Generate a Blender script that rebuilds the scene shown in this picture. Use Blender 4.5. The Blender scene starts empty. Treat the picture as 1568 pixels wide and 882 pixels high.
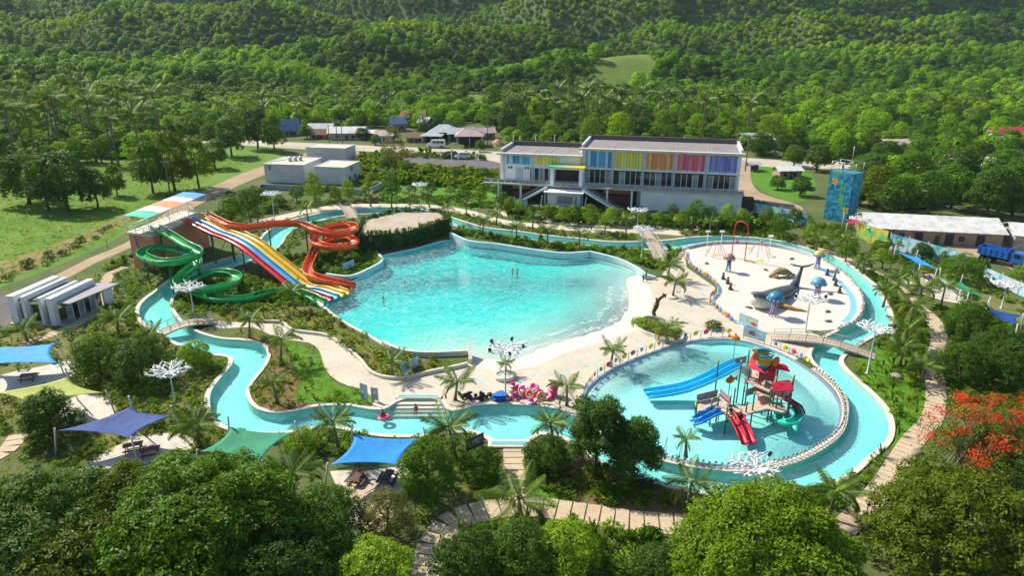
import bpy, bmesh, math, random
import numpy as np
from mathutils import Vector, Matrix, noise as mnoise
from mathutils.geometry import delaunay_2d_cdt

# ------------------------------------------------------------------ scene, camera, sky, sun, exposure
S = bpy.context.scene
S.render.engine = 'CYCLES'
S.render.resolution_x, S.render.resolution_y = 1024, 577
S.cycles.use_denoising = True
S.cycles.max_bounces = 6; S.cycles.diffuse_bounces = 3; S.cycles.glossy_bounces = 2
S.cycles.transmission_bounces = 4; S.cycles.transparent_max_bounces = 10; S.cycles.volume_bounces = 0
S.cycles.caustics_reflective = False; S.cycles.caustics_refractive = False
S.cycles.use_adaptive_sampling = True; S.cycles.adaptive_threshold = 0.02
S.view_settings.view_transform = 'Standard'; S.view_settings.look = 'None'
S.view_settings.gamma = 1.0; S.view_settings.exposure = 0.50
S.view_settings.use_curve_mapping = False

CAM_H, PITCH, FPX = 42.0, math.radians(20.2), 1060.0
cam = bpy.data.cameras.new('camera'); cam.sensor_width = 36.0; cam.lens = 36.0*FPX/1568.0
cam.clip_start = 0.5; cam.clip_end = 9000
camo = bpy.data.objects.new('camera', cam); S.collection.objects.link(camo)
camo.location = (0, 0, CAM_H); camo.rotation_euler = (math.pi/2-PITCH, 0, 0); S.camera = camo

SUN_EL = math.radians(43); SUN_AZ = math.atan2(-0.80, 0.60)      # sun stands behind the hills to the left
sun_dir = Vector((math.sin(SUN_AZ)*math.cos(SUN_EL), math.cos(SUN_AZ)*math.cos(SUN_EL), math.sin(SUN_EL)))
W = bpy.data.worlds.new('World'); S.world = W; W.use_nodes = True
wn = W.node_tree.nodes; wl = W.node_tree.links; wn.clear()
wo = wn.new('ShaderNodeOutputWorld'); wb = wn.new('ShaderNodeBackground'); ws = wn.new('ShaderNodeTexSky')
ws.sky_type = 'NISHITA'; ws.sun_disc = False; ws.sun_elevation = SUN_EL; ws.sun_rotation = SUN_AZ
ws.air_density = 1.0; ws.dust_density = 1.0; ws.altitude = 50
wb.inputs['Strength'].default_value = 0.11
wl.new(ws.outputs[0], wb.inputs['Color']); wl.new(wb.outputs[0], wo.inputs['Surface'])
sl = bpy.data.lights.new('sun', 'SUN'); sl.energy = 4.8; sl.angle = math.radians(0.53); sl.color = (1.0, 0.94, 0.80)
slo = bpy.data.objects.new('sun', sl); S.collection.objects.link(slo)
slo.rotation_euler = (-sun_dir).to_track_quat('-Z', 'Y').to_euler(); slo.location = (-200, 200, 300)

COL = S.collection
rng = np.random.default_rng(7); random.seed(7)
SP, CP = math.sin(PITCH), math.cos(PITCH)

# ------------------------------------------------------------------ survey: a photo point on a plane of known height -> a place on the ground
def ray(u, v):
    a = (u-784.0)/FPX; b = -(v-441.0)/FPX
    return np.array([a, CP+b*SP, -SP+b*CP])
def G(u, v, z=0.0):
    d = ray(u, v); t = (z-CAM_H)/d[2]
    return Vector((d[0]*t, d[1]*t, z))
def GP(pts, z=0.0): return [(G(u, v, z).x, G(u, v, z).y) for u, v in pts]
def HZ(v, y):
    b = -(v-441.0)/FPX
    return CAM_H + y*(-SP+b*CP)/(CP+b*SP)
def proj(p):
    x, y, z = p[0], p[1], p[2]-CAM_H
    d = y*CP-z*SP
    return 784+FPX*x/d, 441-FPX*(y*SP+z*CP)/d
def on_plane(u, v, A, B):           # a sight line met with the upright plane through A and B
    d = ray(u, v); ax, ay = A[0], A[1]; ex, ey = B[0]-ax, B[1]-ay
    t = (ax*ey-ay*ex)/(d[0]*ey-d[1]*ex)
    return Vector((d[0]*t, d[1]*t, CAM_H+d[2]*t))

# ------------------------------------------------------------------ materials
MATS = {}
def _nt(name):
    m = bpy.data.materials.new(name); m.use_nodes = True
    nt = m.node_tree; nt.nodes.clear()
    return m, nt.nodes, nt.links
def _ramp(n, l, src, cols):
    r = n.new('ShaderNodeValToRGB'); e = r.color_ramp.elements
    while len(e) < len(cols): e.new(0.5)
    for i, (p, c) in enumerate(cols):
        e[i].position = p; e[i].color = (*c, 1)
    l.new(src, r.inputs[0]); return r.outputs[0]
def sc(c, k): return tuple(min(1, max(0, x*k)) for x in c)
def M(name, col, rough=0.6, var=0.18, scale=1.5, metal=0.0, bump=0.0, bscale=20.0, spec=0.4, dirt=None, coat=0.0):
    """plain surface with uneven tone, grime and fine relief"""
    if name in MATS: return MATS[name]
    m, n, l = _nt(name)
    o = n.new('ShaderNodeOutputMaterial'); b = n.new('ShaderNodeBsdfPrincipled')
    tc = n.new('ShaderNodeTexCoord'); geo = n.new('ShaderNodeNewGeometry')
    nz = n.new('ShaderNodeTexNoise'); nz.inputs['Scale'].default_value = scale; nz.inputs['Detail'].default_value = 6
    nz.inputs['Roughness'].default_value = 0.65
    l.new(geo.outputs['Position'], nz.inputs['Vector'])
    d = dirt if dirt else sc(col, 1-var*1.6)
    c = _ramp(n, l, nz.outputs['Fac'], [(0.28, d), (0.5, col), (0.75, sc(col, 1+var*0.7))])
    l.new(c, b.inputs['Base Color'])
    b.inputs['Roughness'].default_value = rough; b.inputs['Metallic'].default_value = metal
    b.inputs['Specular IOR Level'].default_value = spec
    if coat: b.inputs['Coat Weight'].default_value = coat
    if bump:
        n2 = n.new('ShaderNodeTexNoise'); n2.inputs['Scale'].default_value = bscale; n2.inputs['Detail'].default_value = 4
        l.new(geo.outputs['Position'], n2.inputs['Vector'])
        bp = n.new('ShaderNodeBump'); bp.inputs['Strength'].default_value = bump; bp.inputs['Distance'].default_value = 0.05
        l.new(n2.outputs['Fac'], bp.inputs['Height']); l.new(bp.outputs[0], b.inputs['Normal'])
    l.new(b.outputs[0], o.inputs[0]); MATS[name] = m; return m
def LEAF(name, dark, light, trans=0.32, scale=0.6, spec=0.16, nw=0.55):
    if name in MATS: return MATS[name]
    m, n, l = _nt(name)
    o = n.new('ShaderNodeOutputMaterial'); b = n.new('ShaderNodeBsdfPrincipled'); t = n.new('ShaderNodeBsdfTranslucent')
    geo = n.new('ShaderNodeNewGeometry'); oi = n.new('ShaderNodeObjectInfo')
    nz = n.new('ShaderNodeTexNoise'); nz.inputs['Scale'].default_value = scale; nz.inputs['Detail'].default_value = 3
    l.new(geo.outputs['Position'], nz.inputs['Vector'])
    def mth(op, a, b_=None, v=None):
        q = n.new('ShaderNodeMath'); q.operation = op; l.new(a, q.inputs[0])
        if b_ is not None: l.new(b_, q.inputs[1])
        if v is not None: q.inputs[1].default_value = v
        return q.outputs[0]
    a = mth('MULTIPLY', nz.outputs['Fac'], v=nw)
    r = mth('MULTIPLY', oi.outputs['Random'], v=0.35 if nw < 1 else 0.28); i = mth('MULTIPLY', geo.outputs['Random Per Island'], v=0.35)
    f = mth('ADD', mth('ADD', a, r), i)
    f = mth('SUBTRACT', f, v=0.12 if nw < 1 else 0.5)
    c = _ramp(n, l, f, [(0.05, dark), (0.5, tuple((x+y)/2 for x, y in zip(dark, light))), (0.95, light)])
    l.new(c, b.inputs['Base Color']); b.inputs['Roughness'].default_value = 0.5; b.inputs['Specular IOR Level'].default_value = spec
    hs = n.new('ShaderNodeHueSaturation'); hs.inputs['Hue'].default_value = 0.485; hs.inputs['Value'].default_value = 1.35; hs.inputs['Saturation'].default_value = 1.05
    l.new(c, hs.inputs['Color']); l.new(hs.outputs[0], t.inputs['Color'])
    mx = n.new('ShaderNodeMixShader'); mx.inputs[0].default_value = trans
    l.new(b.outputs[0], mx.inputs[1]); l.new(t.outputs[0], mx.inputs[2]); l.new(mx.outputs[0], o.inputs[0])
    MATS[name] = m; return m
def GROUND(name, cols, scale=0.15, fine=3.0, rough=0.95, bump=0.3, fine_amt=0.5):
    """patchy ground: a broad and a fine noise mixed through a ramp of three or four colours"""
    if name in MATS: return MATS[name]
    m, n, l = _nt(name)
    o = n.new('ShaderNodeOutputMaterial'); b = n.new('ShaderNodeBsdfPrincipled'); geo = n.new('ShaderNodeNewGeometry')
    a = n.new('ShaderNodeTexNoise'); a.inputs['Scale'].default_value = scale; a.inputs['Detail'].default_value = 7; a.inputs['Roughness'].default_value = 0.6
    f = n.new('ShaderNodeTexNoise'); f.inputs['Scale'].default_value = fine; f.inputs['Detail'].default_value = 6; f.inputs['Roughness'].default_value = 0.7
    for q in (a, f): l.new(geo.outputs['Position'], q.inputs['Vector'])
    mx = n.new('ShaderNodeMix'); mx.data_type = 'FLOAT'; mx.inputs[0].default_value = fine_amt
    l.new(a.outputs['Fac'], mx.inputs[2]); l.new(f.outputs['Fac'], mx.inputs[3])
    k = len(cols); c = _ramp(n, l, mx.outputs[0], [(0.33+0.34*i/(k-1), cc) for i, cc in enumerate(cols)])
    l.new(c, b.inputs['Base Color']); b.inputs['Roughness'].default_value = rough; b.inputs['Specular IOR Level'].default_value = 0.2
    bp = n.new('ShaderNodeBump'); bp.inputs['Strength'].default_value = bump; bp.inputs['Distance'].default_value = 0.15
    l.new(f.outputs['Fac'], bp.inputs['Height']); l.new(bp.outputs[0], b.inputs['Normal'])
    l.new(b.outputs[0], o.inputs[0]); MATS[name] = m; return m
def WATER(name, tint, absorb, dens, wave=0.35, scale=1.2, foam=False):
    m, n, l = _nt(name)
    o = n.new('ShaderNodeOutputMaterial'); geo = n.new('ShaderNodeNewGeometry')
    tr = n.new('ShaderNodeBsdfTransparent'); tr.inputs[0].default_value = (*tint, 1)
    gl = n.new('ShaderNodeBsdfGlossy'); gl.inputs['Roughness'].default_value = 0.0; gl.inputs['Color'].default_value = (0.8, 0.8, 0.8, 1)
    n1 = n.new('ShaderNodeTexNoise'); n1.inputs['Scale'].default_value = scale; n1.inputs['Detail'].default_value = 5; n1.inputs['Roughness'].default_value = 0.55
    n1.inputs['Distortion'].default_value = 0.8
    l.new(geo.outputs['Position'], n1.inputs['Vector'])
    bp = n.new('ShaderNodeBump'); bp.inputs['Strength'].default_value = wave; bp.inputs['Distance'].default_value = 0.35
    l.new(n1.outputs['Fac'], bp.inputs['Height']); l.new(bp.outputs[0], gl.inputs['Normal'])
    # Schlick reflectance, the same from both sides of the surface so that sunlight reaches the pool floor
    dt = n.new('ShaderNodeVectorMath'); dt.operation = 'DOT_PRODUCT'; l.new(geo.outputs['Incoming'], dt.inputs[0]); l.new(bp.outputs[0], dt.inputs[1])
    ab = n.new('ShaderNodeMath'); ab.operation = 'ABSOLUTE'; l.new(dt.outputs['Value'], ab.inputs[0])
    iv = n.new('ShaderNodeMath'); iv.operation = 'SUBTRACT'; iv.inputs[0].default_value = 1.0; l.new(ab.outputs[0], iv.inputs[1])
    pw_ = n.new('ShaderNodeMath'); pw_.operation = 'POWER'; pw_.inputs[1].default_value = 5.0; l.new(iv.outputs[0], pw_.inputs[0])
    fr = n.new('ShaderNodeMath'); fr.operation = 'MULTIPLY_ADD'; fr.inputs[1].default_value = 0.9; fr.inputs[2].default_value = 0.02; l.new(pw_.outputs[0], fr.inputs[0])
    mx = n.new('ShaderNodeMixShader'); l.new(fr.outputs[0], mx.inputs[0]); l.new(tr.outputs[0], mx.inputs[1]); l.new(gl.outputs[0], mx.inputs[2])
    out = mx.outputs[0]
    # suspended bubbles and spray: a share of the surface is a pale diffuse film that follows the ripples
    df = n.new('ShaderNodeBsdfDiffuse'); df.inputs[0].default_value = (0.55, 0.85, 0.84, 1); l.new(bp.outputs[0], df.inputs['Normal'])
    n2 = n.new('ShaderNodeTexNoise'); n2.inputs['Scale'].default_value = 0.9; n2.inputs['Detail'].default_value = 8; n2.inputs['Roughness'].default_value = 0.75; n2.inputs['Distortion'].default_value = 1.5
    l.new(geo.outputs['Position'], n2.inputs['Vector'])
    hi = 0.5 if foam else 0.15
    mr = n.new('ShaderNodeMapRange'); mr.inputs[1].default_value = 0.45; mr.inputs[2].default_value = 0.8; mr.inputs[3].default_value = 0.02; mr.inputs[4].default_value = hi
    l.new(n2.outputs['Fac'], mr.inputs[0])
    m2 = n.new('ShaderNodeMixShader'); l.new(mr.outputs[0], m2.inputs[0]); l.new(out, m2.inputs[1]); l.new(df.outputs[0], m2.inputs[2])
    out = m2.outputs[0]
    l.new(out, o.inputs[0])
    va = n.new('ShaderNodeVolumeAbsorption'); va.inputs[0].default_value = (*absorb, 1); va.inputs[1].default_value = dens
    l.new(va.outputs[0], o.inputs['Volume'])
    MATS[name] = m; return m
def GLASS(name='window_glass', col=(0.02, 0.03, 0.035)):
    if name in MATS: return MATS[name]
    return M(name, col, rough=0.08, var=0.1, spec=0.8)

# ------------------------------------------------------------------ mesh helpers
def np_mesh(name, V, F, smooth=False):
    V = np.asarray(V, dtype=np.float32); F = np.asarray(F, dtype=np.int32)
    me = bpy.data.meshes.new(name); k = F.shape[1]
    me.vertices.add(len(V)); me.vertices.foreach_set('co', V.ravel())
    me.loops.add(F.size); me.loops.foreach_set('vertex_index', F.ravel())
    me.polygons.add(len(F)); me.polygons.foreach_set('loop_start', np.arange(0, F.size, k, dtype=np.int32))
    me.polygons.foreach_set('loop_total', np.full(len(F), k, dtype=np.int32))
    if smooth: me.polygons.foreach_set('use_smooth', np.ones(len(F), dtype=bool))
    me.update(calc_edges=True); return me
def link(name, me, mat=None, parent=None, loc=None, rz=0.0, s=None):
    o = bpy.data.objects.new(name, me); COL.objects.link(o)
    if mat is not None and me is not None:
        mats = mat if isinstance(mat, (list, tuple)) else [mat]
        if len(me.materials) == 0:
            for q in mats: me.materials.append(q)
    if parent is not None: o.parent = parent
    if loc is not None: o.location = loc
    if rz: o.rotation_euler = (0, 0, rz)
    if s is not None: o.scale = (s, s, s) if isinstance(s, (int, float)) else s
    return o
def tag(o, label=None, cat=None, group=None, kind=None):
    if label: o['label'] = label
    if cat: o['category'] = cat
    if group: o['group'] = group
    if kind: o['kind'] = kind
    return o
def thing(name, label, cat, loc=(0, 0, 0), rz=0.0, group=None, s=None):
    o = bpy.data.objects.new(name, None); COL.objects.link(o); o.location = loc
    o.empty_display_size = 0.2
    if rz: o.rotation_euler = (0, 0, rz)
    if s is not None: o.scale = (s, s, s) if isinstance(s, (int, float)) else s
    return tag(o, label, cat, group)
def struct(name, me, mat): return tag(link(name, me, mat), kind='structure')
def copy_tree(o, parent=None):
    c = o.copy(); COL.objects.link(c); c.parent = parent
    for ch in list(o.children): copy_tree(ch, c)
    return c
def nrm(v): 
    v = np.asarray(v, float); L = np.linalg.norm(v); return v/L if L > 1e-9 else v
class MB:
    def __init__(s): s.v = []; s.f = []; s.mi = []; s.m = 0; s.sm = []; s.smooth = False
    def add(s, vs, fs):
        b = len(s.v); s.v += [tuple(map(float, p)) for p in vs]
        for f in fs: s.f.append(tuple(b+i for i in f)); s.mi.append(s.m); s.sm.append(s.smooth)
        return s
    def hexa(s, p):     # p: 4 bottom corners, 4 top corners
        return s.add(p, [(3, 2, 1, 0), (4, 5, 6, 7), (0, 1, 5, 4), (1, 2, 6, 5), (2, 3, 7, 6), (3, 0, 4, 7)])
    def box(s, c, d, rz=0.0):
        x, y, z = c; a, b, h = d[0]/2, d[1]/2, d[2]/2; cs, sn = math.cos(rz), math.sin(rz)
        q = []
        for dz in (-h, h):
            for dx, dy in ((-a, -b), (a, -b), (a, b), (-a, b)): q.append((x+dx*cs-dy*sn, y+dx*sn+dy*cs, z+dz))
        return s.hexa(q)
    def prism(s, poly, z0, z1):
        n = len(poly); A = sum(poly[i][0]*poly[(i+1) % n][1]-poly[(i+1) % n][0]*poly[i][1] for i in range(n))
        if A < 0: poly = poly[::-1]
        z0f = z0 if callable(z0) else (lambda p: z0); z1f = z1 if callable(z1) else (lambda p: z1)
        vs = [(p[0], p[1], z0f(p)) for p in poly]+[(p[0], p[1], z1f(p)) for p in poly]
        fs = [tuple(range(n, 2*n)), tuple(range(n-1, -1, -1))]+[(i, (i+1) % n, n+(i+1) % n, n+i) for i in range(n)]
        return s.add(vs, fs)
    def bar(s, a, b, w, h=None, up=(0, 0, 1)):
        a = np.array(a, float); b = np.array(b, float); h = h or w; d = nrm(b-a)
        x = np.cross(d, up); x = nrm(x) if np.linalg.norm(x) > 1e-4 else np.array([1., 0, 0]); y = np.cross(x, d)
        q = [a-x*w/2-y*h/2, a+x*w/2-y*h/2, a+x*w/2+y*h/2, a-x*w/2+y*h/2]
        return s.hexa(q+[p+(b-a) for p in q])
    def tube(s, pts, r, n=8, cap=True):
        pts = [np.array(p, float) for p in pts]; k = len(pts); rs = r if isinstance(r, (list, tuple, np.ndarray)) else [r]*k
        b = len(s.v); up = np.array([0.31, 0.17, 0.93]); prev = None
        for i in range(k):
            d = nrm(pts[min(i+1, k-1)]-pts[max(i-1, 0)])
            x = np.cross(d, up) if prev is None else prev-d*np.dot(prev, d)
            if np.linalg.norm(x) < 1e-4: x = np.cross(d, [1, 0, 0])
            x = nrm(x); prev = x; y = np.cross(d, x)
            for j in range(n):
                a = 2*math.pi*j/n; s.v.append(tuple(pts[i]+rs[i]*(math.cos(a)*x+math.sin(a)*y)))
        for i in range(k-1):
            for j in range(n):
                j2 = (j+1) % n; s.f.append((b+i*n+j, b+i*n+j2, b+(i+1)*n+j2, b+(i+1)*n+j)); s.mi.append(s.m); s.sm.append(True)
        if cap:
            s.f.append(tuple(b+j for j in range(n-1, -1, -1))); s.f.append(tuple(b+(k-1)*n+j for j in range(n))); s.mi += [s.m]*2; s.sm += [False]*2
        return s
    def lathe(s, prof, c=(0, 0, 0), n=16, axis=None):
        b = len(s.v); k = len(prof)
        for r, z in prof:
            for j in range(n):
                a = 2*math.pi*j/n; s.v.append((c[0]+r*math.cos(a), c[1]+r*math.sin(a), c[2]+z))
        for i in range(k-1):
            for j in range(n):
                j2 = (j+1) % n; s.f.append((b+i*n+j, b+i*n+j2, b+(i+1)*n+j2, b+(i+1)*n+j)); s.mi.append(s.m); s.sm.append(True)
        return s
    def ball(s, c, r, n=10, m=6):
        if isinstance(r, (int, float)): r = (r, r, r)
        b = len(s.v)
        for i in range(m+1):
            t = math.pi*i/m
            for j in range(n):
                a = 2*math.pi*j/n; s.v.append((c[0]+r[0]*math.sin(t)*math.cos(a), c[1]+r[1]*math.sin(t)*math.sin(a), c[2]+r[2]*math.cos(t)))
        for i in range(m):
            for j in range(n):
                j2 = (j+1) % n; s.f.append((b+i*n+j, b+(i+1)*n+j, b+(i+1)*n+j2, b+i*n+j2)); s.mi.append(s.m); s.sm.append(True)
        return s
    def torus(s, c, R, r, n=18, m=8, nrmv=(0, 0, 1)):
        z = nrm(nrmv); x = np.cross(z, [0.3, 0.9, 0.1]); x = nrm(x); y = np.cross(z, x); b = len(s.v); c = np.array(c, float)
        for i in range(n):
            a = 2*math.pi*i/n; d = math.cos(a)*x+math.sin(a)*y
            for j in range(m):
                t = 2*math.pi*j/m; s.v.append(tuple(c+d*(R+r*math.cos(t))+z*r*math.sin(t)))
        for i in range(n):
            for j in range(m):
                i2 = (i+1) % n; j2 = (j+1) % m
                s.f.append((b+i*m+j, b+i2*m+j, b+i2*m+j2, b+i*m+j2)); s.mi.append(s.m); s.sm.append(True)
        return s
    def mesh(s, name='m'):
        me = bpy.data.meshes.new(name); me.from_pydata(s.v, [], s.f)
        me.polygons.foreach_set('material_index', s.mi); me.polygons.foreach_set('use_smooth', s.sm); me.update(); return me
    def build(s, name, mat, parent=None, loc=None, rz=0.0):
        return link(name, s.mesh(name), mat, parent, loc, rz)
def catmull(pts, closed=False, step=1.0):
    P = [np.array(p, float) for p in pts]; n = len(P); out = []
    for i in range(n if closed else n-1):
        if closed: p0, p1, p2, p3 = P[i-1], P[i], P[(i+1) % n], P[(i+2) % n]
        else: p0, p1, p2, p3 = P[max(i-1, 0)], P[i], P[i+1], P[min(i+2, n-1)]
        L = np.linalg.norm(p2-p1); k = max(1, int(round(L/step)))
        d01 = max(np.linalg.norm(p1-p0), 1e-6)**.5; d12 = max(L, 1e-6)**.5; d23 = max(np.linalg.norm(p3-p2), 1e-6)**.5
        m1 = (p2-p1)+d12*((p1-p0)/d01-(p2-p0)/(d01+d12)) if np.linalg.norm(p1-p0) > 1e-6 else (p2-p1)
        m2 = (p2-p1)+d12*((p3-p2)/d23-(p3-p1)/(d12+d23)) if np.linalg.norm(p3-p2) > 1e-6 else (p2-p1)
        for j in range(k):
            t = j/k; a = 2*t**3-3*t*t+1; b = t**3-2*t*t+t; c = -2*t**3+3*t*t; d = t**3-t*t
            out.append(a*p1+b*m1+c*p2+d*m2)
    if not closed: out.append(P[-1])
    return out
def inside(poly, pts):
    poly = np.asarray(poly, float); pts = np.asarray(pts, float); x, y = pts[:, 0], pts[:, 1]
    r = np.zeros(len(pts), bool); j = len(poly)-1
    for i in range(len(poly)):
        xi, yi = poly[i]; xj, yj = poly[j]
        if yi != yj:
            c = ((yi > y) != (yj > y)) & (x < (xj-xi)*(y-yi)/(yj-yi)+xi); r ^= c
        j = i
    return r
def dist_poly(poly, pts, closed=True):
    poly = np.asarray(poly, float); pts = np.asarray(pts, float); best = np.full(len(pts), 1e9)
    n = len(poly)
    for i in range(n if closed else n-1):
        a = poly[i]; b = poly[(i+1) % n]; e = b-a; L = max(e@e, 1e-9)
        t = np.clip(((pts-a)@e)/L, 0, 1); q = a+t[:, None]*e
        best = np.minimum(best, np.hypot(*(pts-q).T))
    return best
def offset(poly, d, closed=True):
    P = np.asarray(poly, float); n = len(P); out = []
    for i in range(n):
        a = P[(i-1) % n] if closed or i > 0 else P[i]; b = P[(i+1) % n] if closed or i < n-1 else P[i]
        t = nrm(b-a); out.append(P[i]+d*np.array([t[1], -t[0]]))
    return out
def ribbon(path, w, z0, z1, closed=False, side=0.0, wob=0.0):
    """a kerb of width w along a ground line; side -1..1 shifts it off the line"""
    A = offset(path, w/2*(1+side), closed); B = offset(path, -w/2*(1-side), closed); n = len(path); m = MB()
    vs = []
    for i in range(n):
        dz = wob*math.sin(i*1.7) if wob else 0
        za, zb = (z0(i/max(n-1, 1)) if callable(z0) else z0), (z1(i/max(n-1, 1)) if callable(z1) else z1)+dz
        vs += [(*A[i], za), (*B[i], za), (*B[i], zb), (*A[i], zb)]
    fs = []
    for i in range(n if closed else n-1):
        a = 4*i; b = 4*((i+1) % n)
        fs += [(a+k, a+(k+1) % 4, b+(k+1) % 4, b+k) for k in range(4)]
    if not closed: fs += [(0, 1, 2, 3), (4*n-1, 4*n-2, 4*n-3, 4*n-4)]
    m.add(vs, fs); return m
# ------------------------------------------------------------------ pools and ground
RIVER_OUT = [(520,322),(470,332),(432,343),(408,358),(390,380),(365,392),(320,405),(270,425),(237,449),(219,464),(213,479),(222,495),(245,510),(268,524),(318,541),(354,546),(357,556),(339,579),(324,600),(322,622),(332,645),(370,660),(422,663),(453,659),(490,653),(524,654),(546,660),(576,665),(613,667),(652,666),(690,661),(722,660),(742,666),(757,675),(804,675),(824,663),(860,668),(910,700),(950,722),(984,732),(1028,744),(1099,757),(1170,760),(1235,750),(1292,730),(1327,701),(1356,675),(1361,650),(1353,627),(1334,605),(1305,579),(1289,563),(1284,553),(1292,541),(1320,522),(1343,509),(1362,497),(1361,480),(1353,463),(1343,444),(1326,427),(1303,409),(1276,394),(1241,383),(1202,372),(1164,366),(1113,363),(1062,364),(1030,368),(985,371),(931,371),(893,367),(842,362),(791,355),(740,349),(694,335),(655,323),(615,318),(570,319)]
RIVER_IN = [(522,331),(486,339),(461,346),(440,358),(427,376),(410,389),(374,403),(343,414),(307,428),(280,440),(266,452),(260,464),(265,480),(280,497),(300,509),(320,516),(340,520),(371,522),(399,529),(409,541),(404,559),(386,582),(377,597),(379,613),(394,628),(422,634),(447,632),(483,624),(510,622),(538,623),(564,628),(586,629),(617,613),(667,613),(688,631),(705,629),(722,624),(742,621),(793,621),(839,625),(862,630),(885,644),(915,664),(950,683),(992,699),(1024,709),(1072,718),(1136,723),(1184,718),(1232,702),(1264,683),(1290,660),(1299,637),(1297,611),(1281,589),(1258,567),(1243,548),(1246,534),(1266,517),(1286,507),(1310,497),(1322,480),(1321,460),(1310,440),(1290,419),(1266,404),(1241,391),(1202,379),(1164,373),(1113,371),(1070,374),(1046,380),(1015,382),(985,382),(944,380),(893,375),(852,371),(791,364),(740,357),(696,345),(660,331),(620,327),(575,327)]
WAVE_BEACH = [(990,430),(999,455),(992,485),(975,503),(940,518),(900,530),(860,543),(815,562),(770,568),(726,563)]
WAVE_REST = [(718,541),(690,543),(650,544),(620,541),(598,535),(585,527),(560,513),(530,497),(505,481),(495,470),(503,458),(528,442),(540,430),(562,419),(586,404),(581,393),(635,380),(688,367),(719,379),(762,384),(812,392),(861,398),(901,396),(944,405),(975,417)]
KIDDIE = [(899,598),(920,578),(944,564),(975,550),(1008,538),(1035,529),(1059,524),(1085,521),(1110,520),(1140,524),(1168,532),(1195,543),(1216,554),(1248,576),(1274,602),(1285,627),(1278,659),(1248,685),(1200,704),(1136,714),(1072,710),(1008,697),(960,675),(915,645),(896,618)]
SPLASH = [(1050,383),(1049,394),(1062,412),(1082,424),(1095,435),(1098,447),(1088,463),(1103,478),(1123,493),(1149,506),(1190,509),(1240,507),(1279,505),(1306,494),(1316,478),(1316,458),(1307,439),(1288,420),(1263,405),(1238,393),(1202,382),(1164,376),(1113,374),(1075,377)]
r_out = [tuple(p) for p in catmull(GP(RIVER_OUT), True, 1.2)]
r_in = [tuple(p) for p in catmull(GP(RIVER_IN), True, 1.2)]
w_beach = [tuple(p) for p in catmull(GP(WAVE_BEACH), False, 1.5)]
w_rest = [tuple(p) for p in catmull(GP(WAVE_REST), False, 1.5)]
w_loop = w_beach+w_rest
k_loop = [tuple(p) for p in catmull(GP(KIDDIE), True, 1.2)]
s_loop = [tuple(p) for p in catmull(GP(SPLASH), True, 1.2)]
LOOPS = [r_out, r_in, w_loop, k_loop]
def in_river(p): return inside(r_out, p) & ~inside(r_in, p)
def in_hole(p): return in_river(p) | inside(w_loop, p) | inside(k_loop, p)
def cdt(loops, keep, extra=None):
    vs, es = [], []
    for L in loops:
        b = len(vs); vs += [Vector((float(p[0]), float(p[1]))) for p in L]
        es += [(b+i, b+(i+1) % len(L)) for i in range(len(L))]
    if extra is not None: vs += [Vector((float(p[0]), float(p[1]))) for p in extra]
    r = delaunay_2d_cdt(vs, es, [], 0, 1e-4, False)
    V = np.array([(p.x, p.y) for p in r[0]]); F = np.array([f for f in r[2] if len(f) == 3])
    c = V[F].mean(axis=1); F = F[keep(c)]
    a = V[F]; ar = (a[:, 1, 0]-a[:, 0, 0])*(a[:, 2, 1]-a[:, 0, 1])-(a[:, 1, 1]-a[:, 0, 1])*(a[:, 2, 0]-a[:, 0, 0])
    F[ar < 0] = F[ar < 0][:, ::-1]
    return V, F
def near_loops(poly, pad=2.0):
    p = np.array(poly); x0, y0 = p.min(0)-pad; x1, y1 = p.max(0)+pad; out = []
    for L in LOOPS:
        q = np.array(L)
        if q[:, 0].max() > x0 and q[:, 0].min() < x1 and q[:, 1].max() > y0 and q[:, 1].min() < y1: out.append(L)
    return out
def sheet(name, poly, z, mat, smooth_step=None, kind='structure', cut=True):
    if smooth_step: poly = [tuple(p) for p in catmull(poly, True, smooth_step)]
    L = near_loops(poly) if cut else []
    V, F = cdt([poly]+L, lambda c: inside(poly, c) & (~in_hole(c) if cut else True))
    me = np_mesh(name, np.c_[V, np.full(len(V), z)], F)
    o = link(name, me, mat)
    if kind: o['kind'] = kind
    return o

# --- terrain: flat where the park lies, rising to forested hills
RIDGES = [(545, 13, 8, 46), (660, 27, 13, 55), (800, 47, 20, 66), (975, 76, 28, 82), (1190, 118, 40, 105), (1480, 190, 60, 150), (1950, 330, 80, 290), (2700, 520, 80, 420)]
def hgt(x, y):      # flat valley floor, then one folded ridge behind the other
    x = np.asarray(x, float); y = np.asarray(y, float)
    t = np.clip((y-430)/1000, 0, None); z = 34*t**1.5
    for j, (cy, h, a, w) in enumerate(RIDGES):
        L = 80+34*j; n = np.sin(x/L+1.9*j+0.7*np.sin(x/(L*2.7)+j))+0.5*np.sin(x/(L*.52)+2.3*j); yc = cy+0.55*w*np.sin(x/(L*1.6)+1.1*j)+0.25*w*np.sin(x/(L*.6)+j)
        d = (y-yc)/w; r = (h+a*n)*np.exp(-np.where(d < 0, (d*.95)**2, (d*1.35)**2)); z = np.maximum(z, r)+0.12*np.minimum(z, r)
    k = np.clip((y-480)/400, 0, 1)
    rd = 1-np.abs(np.sin(x/47+y/150+1.2*np.sin(y/90)))
    return (z+rd**1.5*13*k+3*k*np.sin(x/29+y/37))*np.clip((y-430)/80, 0, 1)
g_x0, g_x1, g_y0, g_y1 = -175, 195, 22, 230
rect = [(g_x0, g_y0), (g_x1, g_y0), (g_x1, g_y1), (g_x0, g_y1)]
V, F = cdt([rect]+LOOPS, lambda c: ~in_hole(c))
gv = [np.c_[V, np.zeros(len(V))]]; gf = [F]; base = len(V)
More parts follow.
